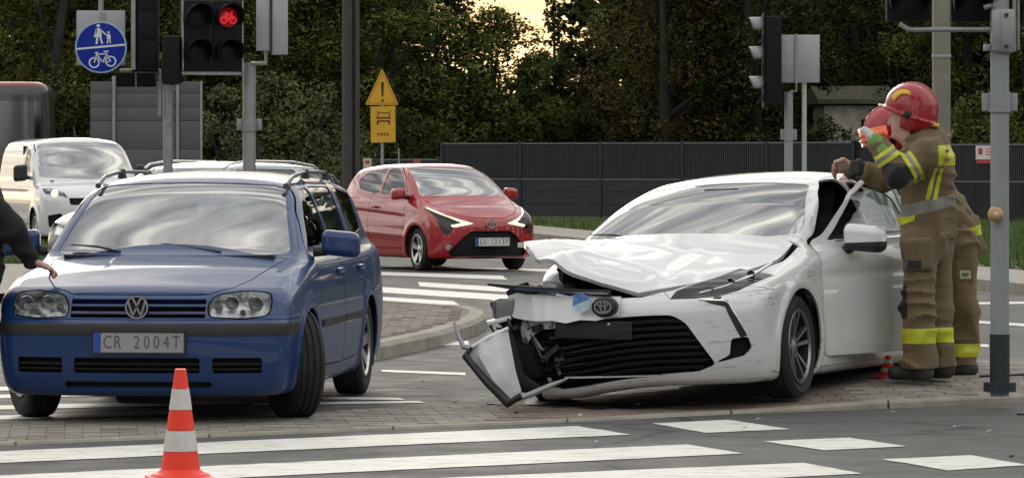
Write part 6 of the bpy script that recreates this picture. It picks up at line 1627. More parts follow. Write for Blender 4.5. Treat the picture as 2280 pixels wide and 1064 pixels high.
def fast_mesh(name, V, F, m):
    me = bpy.data.meshes.new(name); me.vertices.add(len(V)); me.vertices.foreach_set('co', V.astype(np.float32).ravel())
    me.loops.add(F.size); me.loops.foreach_set('vertex_index', F.astype(np.int32).ravel()); me.polygons.add(len(F))
    me.polygons.foreach_set('loop_start', (np.arange(len(F)) * F.shape[1]).astype(np.int32)); me.materials.append(m); me.update(calc_edges=True)
    me.polygons.foreach_set('use_smooth', [True] * len(me.polygons)); me.normals_split_custom_set_from_vertices(leaves.normals.tolist()); return me
def tree(name, x, y, h, r, lm, seed, label, base=.15, nclump=46, per=150, size=.16, cat='tree', group=None, top=1.0):
    rng = np.random.RandomState(seed); o = empty(name, (x, y, 0), 0, label, cat, group)
    th = h * (.45 if cat == 'tree' else .3); V = []; F = []
    def add(v, f):
        k = len(V); V.extend(v); F.extend([tuple(i + k for i in q) for q in f])
    tr = max(.05, h * .018)
    add(*tube_vf([(0, 0, -.1), (rng.normal(0, .1), 0, th * .5), (rng.normal(0, .15), rng.normal(0, .1), th), (rng.normal(0, .3), 0, h * .85)], [tr * 1.3, tr, tr * .75, tr * .15], 8))
    clumps = []
    for i in range(nclump):
        z = h * (base + (1 - base) * rng.uniform(0, 1)**.9); prof = math.sin(min(1, max(0.02, (z / h - base + .12) / (1.12 - base))) * PI)**.55
        a = rng.uniform(0, 6.283); q = r * prof * rng.uniform(.2, 1.0)**.5; cr = rng.uniform(.28, .62) * r * .55
        c = (q * math.cos(a), q * math.sin(a) * .8, z); clumps.append((c, cr))
        if i % 6 == 0: add(*tube_vf([(0, 0, z * .62), (c[0] * .5, c[1] * .5, z * .82), c], [tr * .5, tr * .28, tr * .08], 5))
    ob('trunk', V, F, m_bark, o, True)
    Vc, Fc = leaves(rng, clumps, per, size); me = fast_mesh('crown', Vc, Fc, LM[lm]); c = bpy.data.objects.new('crown', me); COL.objects.link(c); c.parent = o
    return o
W_ = lambda px, d: (px - 1140) * d / FPX
KIND = ['mid green', 'olive', 'dark green', 'rusty brown-tinged', 'grey green']
# front row beyond the fence: px, depth, height, radius, kind, seed, where
T_ = [(-40, 112, 9.5, 2.6, 1, 1, 'at the left edge behind the bus'), (130, 108, 9.5, 2.4, 0, 2, 'behind the blue round sign'), (330, 112, 10, 2.6, 2, 3, 'behind the tall dark signal'),
      (500, 110, 9, 2.3, 0, 4, 'behind the red bicycle signal'), (680, 112, 9.5, 2.5, 0, 5, 'left of the dark utility pole'), (850, 110, 7.0, 2.4, 0, 6, 'behind the yellow warning sign'),
      (965, 113, 6.2, 2.0, 2, 7, 'behind the left end of the long fence'), (1095, 110, 5.4, 1.7, 0, 8, 'under the bright sky gap'), (1215, 115, 4.2, 1.6, 2, 9, 'low under the middle of the sky gap'),
      (1470, 110, 9.0, 2.1, 3, 10, 'right of the bright sky gap'), (1540, 113, 10, 2.3, 1, 11, 'behind the middle of the long fence'), (1680, 110, 10, 2.2, 2, 12, 'behind the side-on signal head'),
      (1840, 116, 10, 2.3, 2, 13, 'behind the square sign back'), (1985, 118, 10, 2.3, 2, 14, 'above the old shed'), (2150, 112, 9.5, 2.2, 0, 15, 'right of the concrete pole'), (2300, 110, 9.5, 2.3, 1, 16, 'at the right edge behind the grey pole')]
for i, (px, d, h, r, lm, sd_, wh) in enumerate(T_):
    tree('leafy_tree', W_(px, d), d, h, r, lm, sd_, '%s leafy tree %s' % (KIND[lm], wh), base=.03, nclump=100, per=950, size=.064, group='trees beyond the fence')
# back row closes the gaps except under the open sky
B_ = [(-120, 4), (60, 3), (230, 2), (420, 2), (590, 0), (760, 2), (1460, 2), (1620, 0), (1760, 2), (1920, 2), (2070, 2), (2230, 0), (2380, 2)]
for i, (px, lm) in enumerate(B_):
    d = 126 + (i % 3) * 3
    tree('tall_tree', W_(px, d), d, 11.5 if not 700 < px < 800 else 8.0, 2.8, lm, 40 + i, '%s tall tree in the back row, %s' % (KIND[lm], ['far left', 'behind the bus', 'behind the blue sign', 'behind the bicycle signal', 'left of the dark pole', 'behind the dark pole', 'right of the sky gap', 'above the long fence', 'behind the side-on signal', 'above the shed', 'behind the concrete pole', 'behind the right signal pole', 'far right'][i]), base=.01, nclump=95, per=300, size=.15, group='tall trees in the back row')
# a spindly conifer standing in the sky gap
def conifer(px, d, h, seed, label):
    rng = np.random.RandomState(seed); o = empty('conifer', (W_(px, d), d, 0), 0, label, 'tree')
    V, F = tube_vf([(0, 0, 0), (0.05, 0, h * .5), (0, 0, h)], [.10, .06, .01], 7); ob('trunk', V, F, m_bark, o, True)
    cl = []
    for i in range(44):
        z = h * (.15 + .85 * i / 44); q = (1 - z / h) * .75 + .10; a = rng.uniform(0, 6.28)
        for t in (.45, 1.0): cl.append(((q * t * math.cos(a), q * t * math.sin(a), z - .12 * t), .16 + .10 * (1 - z / h)))
    Vc, Fc = leaves(rng, cl, 420, .09); me = fast_mesh('crown', Vc, Fc, LM[2]); c = bpy.data.objects.new('crown', me); COL.objects.link(c); c.parent = o
conifer(1232, 116, 6.4, 3, 'dark slender conifer standing in the bright sky gap')
conifer(1325, 118, 5.6, 5, 'dark conifer at the right rim of the sky gap')
# bushes nearer the road
for i, (px, d, h, r, lm, wh) in enumerate(((500, 84, 2.9, 1.0, 4, 'right of the large sign board'), (610, 82, 3.1, 1.15, 4, 'behind the thick signal pole'), (705, 84, 2.9, 1.1, 4, 'left of the dark pole'), (150, 92, 2.9, 1.3, 2, 'between the bus and the large sign'), (730, 92, 2.4, 1.2, 2, 'at the foot of the dark pole'), (900, 104, 2.6, 1.5, 2, 'behind the yellow sign'), (1840, 108, 2.5, 1.0, 2, 'left of the old shed'), (2180, 104, 3.0, 1.6, 0, 'behind the slatted gate'))):
    tree('bush', W_(px, d), d, h, r, lm, 80 + i, 'bushy %s shrub %s' % (KIND[lm], wh), base=.0, nclump=50, per=900, size=.055, cat='bush', group='shrubs before the trees')

# the wood goes on deeper behind the back row; the unseen ring round the junction is added to darken reflections
def wood(name, spots, label, lm, size, per, seed):
    rng = np.random.RandomState(seed); cl = []
    for (x, y, h, r, n) in spots:
        for i in range(n): cl.append(((x + rng.normal(0, r * .5), y + rng.normal(0, r * .3), rng.uniform(.3, h)), rng.uniform(.7, 1.3)))
    V, F = leaves(rng, cl, per, size); me = fast_mesh(name, V, F, LM[lm]); o = bpy.data.objects.new(name, me); COL.objects.link(o); tag(o, label, 'woodland', kind='stuff')
far = []
for i in range(60):
    px = -200 + 2680 * i / 59; d = 142 + (i % 4) * 2
    h = 14.0
    if 960 < px < 1380: h = 3.6
    elif 700 < px <= 960: h = 3.6 + (960 - px) / 260 * 9
    far.append((W_(px, d), d, h, 1.8, int(h * 3.0)))
wood('far_wood', far, 'dark woodland closing the view behind the trees', 2, .42, 34, 9)
ring = []  # unseen ring of trees, raised and drawn close to darken car flanks and fronts
for i in range(56):
    a = R(-62 + 124 * i / 55) + PI       # behind and beside the camera
    a = R(100) + R(340) * i / 55
    x, y = 48 * math.cos(a), 20 + (62 if math.sin(a) > 0 else 42) * math.sin(a)
    if y > 60 and abs(x) < 30: continue
    if abs(x) < 13 and y > 0: continue
    ring.append((x, y, 13.5 + 2.5 * math.sin(i * 2.1), 3.0, 44))
for i in range(22):
    t = i / 21; ring.append((19 + 30 * t, 128 - 66 * t, 14.0, 3.0, 46))
wood('added_unseen_wood', ring, 'unseen woodland added round the junction to darken reflections', 2, .75, 20, 11)
# ------------------------------------------------------------------ cones
m_cone = mat('cone orange', (.88, .045, .016), .45, var=.06, vscale=12, dirt=.08); m_cwhite = mat('cone white band', (.62, .60, .58), .5, var=.1, vscale=25, dirt=.12)
def cone(loc, label, rz=0.):
    o = empty('traffic_cone', loc, rz, label, 'cone', 'traffic cones')
    rad = lambda z: .092 + (.026 - .092) * (z - .06) / .47
    for nm, a, b, m in (('orange_section', .06, .15, m_cone), ('white_band', .15, .247, m_cwhite), ('orange_section', .247, .342, m_cone), ('white_band', .342, .440, m_cwhite), ('orange_section', .440, .53, m_cone)):
        e = .0015 if 'white' in nm else 0
        V, F = lathe_vf([(rad(a) - .012, a + .002), (rad(a) + e, a + .001), (rad(b) + e, b - .001), (rad(b) - .012, b - .002)], 36); ob(nm, V, F, m, o, True, sharp=40)
    V, F = lathe_vf([(.026, .529), (.016, .533), (.014, .45)], 24); ob('tip', V, F, m_cone, o, True)
    bm = bmesh.new(); bbox(bm, (0, 0, .018), (.30, .30, .030), bevel=.012); bob('base', bm, m_cone, o, True, 40)
    V, F = lathe_vf([(.145, .030), (.135, .042), (.118, .048), (.104, .054), (.094, .066), (.08, .066)], 36); ob('collar', V, F, m_cone, o, True, sharp=40)
    for k in range(4): box('foot', (.12 * (1 if k % 2 else -1), .12 * (1 if k // 2 else -1), .006), (.05, .05, .012), m_blackp, o)
    return o
cone(((402 - 1140) * 19.85 / FPX, 19.85, 0), 'orange cone with two white bands standing before the blue car', R(12))
sc_ = cone(((1977 - 1140) * 27.25 / FPX, 27.25, .112), 'small red cone tip peeking out under the open white car door', R(30)); sc_.scale = (.62, .62, .27)

# ------------------------------------------------------------------ people
m_skin = mat('skin', (.52, .31, .24), .55, var=.08, vscale=15)
m_tan = mat('tan turnout cloth', (.150, .106, .052), .88, var=.22, vscale=6, bump=.35, bscale=140, dirt=.3, sheen=.1)
m_yell = mat('lime reflective band', (.50, .52, .03), .5, var=.1, vscale=20)
m_greyb = mat('grey reflective band', (.22, .21, .19), .5, var=.15, vscale=20)
m_pad = mat('black pad', (.014, .014, .015), .7, var=.2, vscale=20)
m_boot = mat('boot leather', (.022, .018, .015), .6, var=.3, vscale=15, dirt=.25)
m_hel = mat('red helmet', (.33, .005, .012), .28, coat=.45, var=.08, dirt=.06)
m_glove = mat('green glove', (.16, .30, .07), .7, var=.2); m_gwhite = mat('pale glove', (.55, .54, .50), .7, var=.1)
m_black = mat('black cloth', (.010, .010, .012), .85, var=.3, vscale=8, bump=.5, bscale=30)
def folds(d, x, y, z, a=.006, seed=0.):
    """stiff cloth: sharp-ridged, slanting creases that come and go"""
    r1 = 1 - 2 * np.abs(np.sin(9 * z + 5 * x + 3.5 * np.sin(6 * x + 4 * z + seed) + 2 * np.sin(5 * y + seed)))
    r2 = 1 - 2 * np.abs(np.sin(23 * z - 14 * x + 6 * y + 2.5 * np.sin(9 * z + 7 * x + seed * 1.7)))
    gate = .5 + .5 * np.sin(8 * z + 6 * x + 9 * y + seed * 3)
    q3 = np.sin(61 * z - 33 * x + 17 * y + 4 * np.sin(13 * x + 9 * z) + seed)
    return d - a * (1.3 * r1 * gate + .9 * r2 * (1 - gate)) + a * .12 * q3
def caps(chain, k=.05):
    """smooth union of tapered capsules: [(a, b, ra, rb), ...]"""
    def f(x, y, z):
        d = None
        for a, b, ra, rb in chain:
            e = sd_capsule(x, y, z, a, b, ra, rb); d = e if d is None else smin(d, e, k)
        return d
    return f
def hand_chain(w_, t, spread, curl, s=1.0):
    """palm and five separate fingers; w_: wrist, t: pointing direction, spread: across the palm, curl: way the fingers bend"""
    w_, t, sp, cu = Vector(w_), Vector(t).normalized(), Vector(spread).normalized(), Vector(curl).normalized(); ch = []
    pc = w_ + t * .075 * s
    for q in (-1, -.33, .33, 1): ch.append((w_ + sp * .014 * q * s, pc + sp * .030 * q * s, .016 * s, .015 * s))
    fl = (.062, .078, .084, .074)
    for i, q in enumerate((-1.15, -.4, .4, 1.15)):
        b0 = pc + sp * .030 * q * s; L = fl[i] * s
        m1 = b0 + (t * .75 + cu * .5).normalized() * L * .45; m2 = m1 + (t * .15 + cu * 1.0).normalized() * L * .35; m3 = m2 + (cu * .7 - t * .7).normalized() * L * .28
        ch += [(b0, m1, .0105 * s, .0095 * s), (m1, m2, .0095 * s, .0085 * s), (m2, m3, .0085 * s, .0075 * s)]
    b0 = w_ + t * .03 * s + sp * .030 * s; m1 = b0 + (sp * .7 + t * .6 + cu * .3).normalized() * .042 * s; m2 = m1 + (t * .8 + cu * .6 - sp * .15).normalized() * .034 * s
    ch += [(w_ + t * .015 * s, b0, .017 * s, .014 * s), (b0, m1, .013 * s, .011 * s), (m1, m2, .011 * s, .009 * s)]
    return ch
def bounds(ch, pad=.12):
    P_ = np.array([list(c[0]) for c in ch] + [list(c[1]) for c in ch]); r = max(max(c[2], c[3]) for c in ch) + pad * .5
    return P_.min(0) - r, P_.max(0) + r
def head_field(c, fwd, s=1.0):
    """a head with brow, nose, mouth, chin and ears; fwd = facing (unit, horizontal)"""
    c = Vector(c); fw = Vector((fwd[0], fwd[1], 0)).normalized(); sd_ = Vector((-fw.y, fw.x, 0))
    def f(x, y, z):
        u = (x - c.x) * fw.x + (y - c.y) * fw.y; v = (x - c.x) * sd_.x + (y - c.y) * sd_.y; h = z - c.z
        d = sd_ell(u, v, h, (-.01, 0, .03), (.098, .078, .105))
        d = smin(d, sd_ell(u, v, h, (.025, 0, -.045), (.066, .060, .080)), .03)
        d = smin(d, sd_capsule(u, v, h, (.088, 0, .020), (.108, 0, -.022), .010, .016), .012)
        d = smin(d, sd_capsule(u, v, h, (.082, -.03, .036), (.082, .03, .036), .012, .012), .014)
        d = smax(d, -sd_ell(u, v, h, (.098, .032, .014), (.014, .016, .010)), .012); d = smax(d, -sd_ell(u, v, h, (.098, -.032, .014), (.014, .016, .010)), .012)
        d = smin(d, sd_capsule(u, v, h, (.083, -.018, -.062), (.083, .018, -.062), .008, .008), .008)
        d = smin(d, sd_ell(u, v, h, (.070, 0, -.100), (.024, .026, .020)), .02)
        for q in (-1, 1): d = smin(d, sd_ell(u, v, h, (-.005, q * .080, -.005), (.020, .012, .032)), .008)
        return smin(d, sd_capsule(u, v, h, (-.03, 0, -.08), (-.05, 0, -.20), .055, .060), .03)
    return f
def fire_helmet(parent, c, fwd, visor=True, s=1.0, tilt=0.):
    """dome with ridge, brim, cheek guard, side emblem and visor"""
    c = Vector(c); fw = Vector((fwd[0], fwd[1], 0)).normalized(); sd_ = Vector((-fw.y, fw.x, 0)); ct, st = math.cos(tilt), math.sin(tilt)
    def loc(x, y, z):
        u = (x - c.x) * fw.x + (y - c.y) * fw.y; v = (x - c.x) * sd_.x + (y - c.y) * sd_.y; h = z - c.z
        return u * ct + h * st, v, -u * st + h * ct
    def f(x, y, z):
        u, v, h = loc(x, y, z)
        d = sd_ell(u, v, h, (0, 0, 0), (.168, .135, .150))
        d = smin(d, sd_ell(u, v, h, (-.01, 0, .01), (.165, .018, .155)), .012)      # comb
        d = np.maximum(d, -(h + .050 + .35 * np.clip(u, -.2, .2) * -.25))
        br = np.maximum(np.abs(h + .048 - .05 * u) - .007, sd_ell(u, v, h * 0, (0.01, 0, 0), (.198, .158, 1)) )
        d = smin(d, br, .012)
        nk = np.maximum(sd_ell(u, v, h, (-.03, 0, -.05), (.150, .138, .13)), np.maximum(u - .015, -(h + .135)))
        d = smin(d, nk, .015)
        return np.maximum(d, -sd_ell(u, v, h, (0.0, 0, -.03), (.140, .115, .125)))
    o = net_object('helmet', f, c - Vector((.26, .26, .22)), c + Vector((.26, .26, .22)), .0095, m_hel, parent)
    def W(u, v, h):
        uu = u * ct - h * st; hh = u * st + h * ct; return c + fw * uu + sd_ * v + Vector((0, 0, hh))
    return o, W
def firefighter_main():
    d0 = 26.75; k = FPX / d0; bz = .125
    x0 = (2052 - 1140) / k
    rt = empty('person', (x0, d0, bz), 0, 'firefighter in tan turnout gear and red helmet at the car door', 'person', 'firefighters')
    zs = (CAMH + (HOR - 845) / k - bz)
    def J(px, py, y=0.): return Vector(((px - 1140) / k - x0, y, CAMH + (HOR - py) / k - bz))
    # joints read off the photograph; y is depth (towards the camera is negative)
    hipL, hipR = J(2050, 545, -.07), J(2083, 545, .10)
    kneeL, kneeR = J(2042, 690, -.11), J(2093, 690, .08)
    ankL, ankR = J(2044, 815, -.10), J(2097, 815, .11)
    pel, chest, neck = J(2066, 515, .01), J(2062, 375, .0), J(2058, 300, .02)
    shL, shR = J(2062, 345, -.20), J(2058, 340, .20)
    elL, haL = J(1990, 388, -.30), J(1938, 312, -.26)
    elR, haR = J(1975, 400, .22), J(1930, 380, .18)
    fwd = (-.93, .36)
    # trousers
    ch = [(hipL, kneeL, .122, .104), (kneeL, ankL + Vector((0, 0, .02)), .104, .116), (hipR, kneeR, .120, .098), (kneeR, ankR + Vector((0, 0, .02)), .098, .108), (hipL, hipR, .13, .13), (pel, pel + Vector((0, 0, .08)), .162, .160)]
    base = caps(ch, .05)
    def ft(x, y, z):
        d = folds(base(x, y, z), x, y, z, .013, 1.)
        pk = sd_rbox(x, y, z, J(2040, 565, -.185), (.085, .03, .10), .02)          # thigh pocket
        d = smin(d, pk, .012)
        return smax(d, .075 - z, .01)
    lo, hi = bounds(ch); sk = Skin(ft, lo, hi, .0145)
    zb0, zb1 = J(0, 762)[2], J(0, 729)[2]
    sk.region('band', 'y', [(-1, zb0), (1, zb0), (1, zb1), (-1, zb1)], None)
    kp = rounded([tuple(J(1988, 640).xz), tuple(J(2012, 632).xz), tuple(J(2014, 705).xz), tuple(J(1992, 712).xz)], .01)
    sk.region('pad', 'y', kp, lambda c, n: n.y < .4)
    bd = [tuple(J(2014, 578).xz), tuple(J(2044, 578).xz), tuple(J(2044, 595).xz), tuple(J(2014, 595).xz)]
    sk.region('patch', 'y', bd, lambda c, n: n.y < -.2)
    A = sk.arrays(); tr = panel('trousers', *A['body'], ft, m_tan, rt, rim=False); panel('reflective_band', *A['band'], ft, m_yell, tr, off=.003); panel('knee_pad', *A['pad'], ft, m_pad, tr, off=.006)
    panel('pocket_patch', *A['patch'], ft, m_pad, tr, off=.003)
    # jacket
    cj = [(pel + Vector((0, 0, .0)), chest, .175, .175), (chest, J(2064, 335, .0), .175, .15), (shL, shR, .105, .105), (shL, elL, .098, .085), (elL, elL.lerp(haL, .82), .083, .060), (shR, elR, .09, .08), (elR, elR.lerp(haR, .8), .078, .058), (neck - Vector((0, 0, .05)), neck + Vector((.01, 0, -.005)), .10, .085)]
    bj = caps(cj, .06)
    def fj(x, y, z):
        d = folds(bj(x, y, z), x, y, z, .011, 4.)
        return smax(d, J(0, 533)[2] + .15 * x * 0 - z, .01)
    lo, hi = bounds(cj); sk = Skin(fj, lo, hi, .0145)
    def across(a, b, t0, t1, w_=.16):
        a, b = Vector((a.x, a.z)), Vector((b.x, b.z)); dd = b - a; nn = Vector((-dd.y, dd.x)).normalized() * w_
        return [tuple(a + dd * t0 + nn), tuple(a + dd * t1 + nn), tuple(a + dd * t1 - nn), tuple(a + dd * t0 - nn)]
    sk.region('arm_band', 'y', across(shL, elL, .40, .70, .11), lambda c, n: c.y < -.12)
    sk.region('fore_band', 'y', across(elL, haL, .38, .66, .10), lambda c, n: c.y < -.10)
    sk.region('arm_stripe', 'y', across(shL, elL, .50, .60, .11), lambda c, n: c.y < -.12, only=('arm_band',)); sk.region('fore_stripe', 'y', across(elL, haL, .48, .57, .10), lambda c, n: c.y < -.10, only=('fore_band',))
    sk.region('elbow', 'y', [tuple(v) for v in (J(1958, 362).xz, J(2012, 366).xz, J(2024, 395).xz, J(1985, 425).xz, J(1950, 400).xz)], lambda c, n: c.y < -.12)
    sk.region('back_panel', 'y', [tuple(v) for v in (J(2078, 325).xz, J(2124, 322).xz, J(2124, 368).xz, J(2079, 369).xz)], lambda c, n: n.y < .1)
    for i, (a, b) in enumerate(((2062, 2072), (2078, 2088))): sk.region('brace%d' % i, 'y', [tuple(v) for v in (J(a + 8, 376).xz, J(b + 6, 376).xz, J(b - 8, 444).xz, J(a - 8, 444).xz)], lambda c, n: n.y < .1)
    sk.region('belt', 'y', [tuple(v) for v in (J(1960, 468).xz, J(2150, 424).xz, J(2150, 452).xz, J(1960, 494).xz)], None)
    sk.region('hem_band', 'y', [tuple(v) for v in (J(1960, 492).xz, J(2035, 470).xz, J(2032, 490).xz, J(1960, 520).xz)], lambda c, n: c.x < .0)
    A = sk.arrays(); jk = panel('jacket', *A['body'], fj, m_tan, rt, rim=False)
    for nm, key, m in (('sleeve_band', 'arm_band', m_yell), ('sleeve_band', 'fore_band', m_yell), ('sleeve_stripe', 'arm_stripe', m_greyb), ('sleeve_stripe', 'fore_stripe', m_greyb), ('elbow_pad', 'elbow', m_pad), ('back_panel', 'back_panel', m_yell), ('brace_stripe', 'brace0', m_yell), ('brace_stripe', 'brace1', m_yell), ('waist_band', 'belt', m_greyb), ('hem_band', 'hem_band', m_yell)):
        if key in A: panel(nm, *A[key], fj, m, jk, off=.003)
    # lettering on the back panel
    cb = J(2101, 345); ang = 0
    fw = Vector((*fwd, 0)).normalized(); sdv = Vector((-fw.y, fw.x, 0))
    for i, (txt, yy) in enumerate((('STRAZ', 337), ('POZARNA', 356))):
        # set on the cloth by walking in from the camera side
        c0 = J(2101, yy); yv = -.6
        while yv < .3 and float(fj(np.array([c0.x]), np.array([yv]), np.array([c0.z]))[0]) > .006: yv += .004
        g = fgrad(fj, np.array([[c0.x, yv, c0.z]]))[0]; nrm = Vector(g).normalized(); nrm.z = 0; nrm.normalize()
        rgt = Vector((0, 0, 1)).cross(nrm).normalized()
        M4 = Matrix(((rgt.x, 0, nrm.x, c0.x), (rgt.y, 0, nrm.y, yv), (rgt.z, 1, nrm.z, c0.z), (0, 0, 0, 1)))
        text_ob('back_lettering', txt, .030, m_greyb, jk, M4, .002, sx=.75)['kind'] = 'stuff'
    # boots
    for an in (ankL, ankR):
        cb_ = [(an + Vector((0, 0, .12)), Vector((an.x, an.y, .07)), .075, .070), (Vector((an.x + .04, an.y, .052)), Vector((an.x - .15, an.y + .05, .045)), .052, .048)]
        bb = caps(cb_, .03); fb = lambda x, y, z: smax(bb(x, y, z), .004 - z, .008); lo, hi = bounds(cb_); net_object('boot', fb, lo, hi, .012, m_boot, rt)
    # body under the clothes: head, neck and hands as one figure
    hc = J(2018, 268, .02)
    hf = head_field(hc, fwd); hl = hand_chain(elL.lerp(haL, .80), (haL - elL), (.6, .7, -.2), (-.5, .3, .5)); hr = hand_chain(elR.lerp(haR, .8), (haR - elR), (0, .3, 1), (-.2, .6, -.7))
    core = [(pel, chest, .12, .12), (chest, neck, .12, .06), (neck, hc - Vector((0, 0, .1)), .055, .055), (shL, elL, .05, .045), (elL, elL.lerp(haL, .8), .042, .03), (shR, elR, .05, .045), (elR, elR.lerp(haR, .8), .042, .03), (chest, shL, .08, .06), (chest, shR, .08, .06), (pel, hipL, .1, .09), (pel, hipR, .1, .09), (hipL, kneeL, .085, .06), (kneeL, ankL, .06, .045), (hipR, kneeR, .085, .06), (kneeR, ankR, .06, .045)]
    cc = caps(core, .04); hh = caps(hl, .008); hh2 = caps(hr, .008)
    fbod = lambda x, y, z: smin(smin(smin(cc(x, y, z), hf(x, y, z), .02), hh(x, y, z), .008), hh2(x, y, z), .008)
    lo, hi = bounds(core, .3); net_object('body', fbod, np.minimum(lo, np.array(haL) - .15), hi, .014, m_skin, rt)
    gch = hl; gf = caps([(a, b, ra + .006, rb + .006) for a, b, ra, rb in gch], .01); lo, hi = bounds(gch); net_object('glove', gf, lo, hi, .007, m_gwhite, rt)
    cu = caps([(elL.lerp(haL, .66), elL.lerp(haL, .98), .062, .050)], .01); net_object('glove_cuff', lambda x, y, z: folds(cu(x, y, z), x, y, z, .003), np.array(elL.lerp(haL, .6)) - .16, np.array(haL) + .14, .011, m_glove, rt)
    gf2 = caps([(a, b, ra + .005, rb + .005) for a, b, ra, rb in hr], .01); lo, hi = bounds(hr); net_object('glove', gf2, lo, hi, .007, m_pad, rt)
    # neck guard, helmet
    ng = caps([(J(2045, 285, .02), J(2062, 305, .02), .095, .105)], .03); net_object('neck_guard', lambda x, y, z: folds(ng(x, y, z), x, y, z, .006), np.array(J(2050, 295, .02)) - .22, np.array(J(2050, 295, .02)) + .22, .014, m_black, rt)
    he, W = fire_helmet(rt, J(2030, 240, .02), fwd, tilt=R(16))
    V = [W(.075 + .055 * math.cos(t), .142 - .02 * abs(math.cos(t)), .035 + .06 * math.sin(t)) for t in [R(40), R(75), R(110), R(150), R(190), R(225)]]
    def moon(side):
        outer = [(-.02 + .085 * math.cos(t), .03 + .085 * math.sin(t)) for t in [R(5 + 15 * i) for i in range(8)]]; inner = [(-.035 + .065 * math.cos(t), .02 + .070 * math.sin(t)) for t in [R(5 + 15 * i) for i in range(8)]][::-1]
        Vv = []
        for u, h in outer + inner:
            u += .05; h -= .01
            q = 1 - (u / .168)**2 - (h / .150)**2; v = .135 * math.sqrt(max(.02, q)) + .004; Vv.append(W(u, v * side, h))
        n = len(outer); Fv = [(i, i + 1, 2 * n - 2 - i, 2 * n - 1 - i) for i in range(n - 1)]
        o = ob('helmet_emblem', Vv, Fv, mat('helmet yellow', (.75, .42, .02), .4), he, True); md = o.modifiers.new('s', 'SOLIDIFY'); md.thickness = .003
    moon(1); moon(-1)
    tube('helmet_rear_clip', [W(-.17, .05, -.06), W(-.195, 0, -.065), W(-.17, -.05, -.06)], .014, MATS['helmet yellow'], he, 8)
    V, F = lathe_vf([(0, .006), (.022, .005), (.026, -.006)], 16, 'y'); q = W(-.03, .150, -.04); ob('helmet_knob', [Vector(v) * 1 + q for v in [(a, -b, c) for a, b, c in V]], F, m_pad, he, True)
    return rt
firefighter_main()
def firefighter_second():
    d0 = 27.45; k = FPX / d0; bz = .115; x0 = (2138 - 1140) / k
    rt = empty('person', (x0, d0, bz), 0, 'second firefighter leaning on the car roof behind the first', 'person', 'firefighters')
    def J(px, py, y=0.): return Vector(((px - 1140) / k - x0, y, CAMH + (HOR - py) / k - bz))
    hipL, hipR = J(2135, 540, -.06), J(2122, 540, .12); kneeL, kneeR = J(2140, 690, -.08), J(2120, 690, .12); ankL, ankR = J(2142, 808, -.06), J(2122, 808, .14)
    pel, chest, neck = J(2118, 505, .03), J(2050, 390, .10), J(1998, 335, .12)
    shL, shR = J(2035, 370, -.06), J(2035, 365, .28); elL, haL = J(1955, 392, -.02), J(1884, 372, -.02); elR, haR = J(1960, 395, .30), J(1915, 388, .26)
    fwd = (-.96, -.28)
    ch = [(hipL, kneeL, .112, .098), (kneeL, ankL, .098, .095), (hipR, kneeR, .112, .098), (kneeR, ankR, .098, .095), (hipL, hipR, .12, .12), (pel, pel + Vector((-.02, 0, .06)), .15, .15)]
    base = caps(ch, .05); ft = lambda x, y, z: smax(folds(base(x, y, z), x, y, z, .013, 2.), .07 - z, .01)
    lo, hi = bounds(ch); sk = Skin(ft, lo, hi, .016)
    sk.region('band', 'y', [(-1, J(0, 792)[2]), (1, J(0, 792)[2]), (1, J(0, 763)[2]), (-1, J(0, 763)[2])], None)
    sk.region('badge', 'y', rounded([tuple(J(2131, 600).xz), tuple(J(2156, 600).xz), tuple(J(2156, 619).xz), tuple(J(2131, 619).xz)], .008), lambda c, n: n.y < -.1 and c.y < -.09)
    A = sk.arrays(); tr = panel('trousers', *A['body'], ft, m_tan, rt, rim=False); panel('reflective_band', *A['band'], ft, m_yell, tr, off=.003)
    if 'badge' in A:
        panel('thigh_badge', *A['badge'], ft, mat('pale badge', (.50, .52, .30), .5), tr, off=.004)
        text_ob('badge_lettering', 'PSP', .030, m_pad, tr, Matrix.Translation(J(2143, 610, -.172)) @ Matrix.Rotation(R(90), 4, 'X'), .004)['kind'] = 'stuff'
    cj = [(pel, chest, .165, .165), (chest, neck, .16, .11), (shL, shR, .10, .10), (shL, elL, .09, .078), (elL, elL.lerp(haL, .78), .074, .056), (shR, elR, .09, .078), (elR, elR.lerp(haR, .8), .074, .056), (pel, J(2140, 545, .02), .165, .155)]
    bj = caps(cj, .06); fj = lambda x, y, z: smax(folds(bj(x, y, z), x, y, z, .012, 7.), J(0, 575)[2] - z, .01)
    lo, hi = bounds(cj); sk = Skin(fj, lo, hi, .016)
    sk.region('hem', 'y', [tuple(v) for v in (J(2100, 520).xz, J(2190, 498).xz, J(2190, 520).xz, J(2100, 543).xz)], None)
    A = sk.arrays(); jk = panel('jacket', *A['body'], fj, m_tan, rt, rim=False)
    if 'hem' in A: panel('hem_band', *A['hem'], fj, m_yell, jk, off=.003)
    for an in (ankL, ankR):
        cb_ = [(an + Vector((0, 0, .12)), Vector((an.x, an.y, .07)), .072, .068), (Vector((an.x + .05, an.y, .05)), Vector((an.x - .13, an.y - .03, .045)), .050, .046)]
        bb = caps(cb_, .03); fb = lambda x, y, z: smax(bb(x, y, z), .004 - z, .008); lo, hi = bounds(cb_); net_object('boot', fb, lo, hi, .014, m_boot, rt)
    hc = J(1990, 292, .10); hf = head_field(hc, fwd); hl = hand_chain(elL.lerp(haL, .76), haL - elL, (0, -.5, .8), (-.3, .2, -.9), 1.15); hr = hand_chain(elR.lerp(haR, .78), haR - elR, (0, .4, .8), (-.2, .2, -.9))
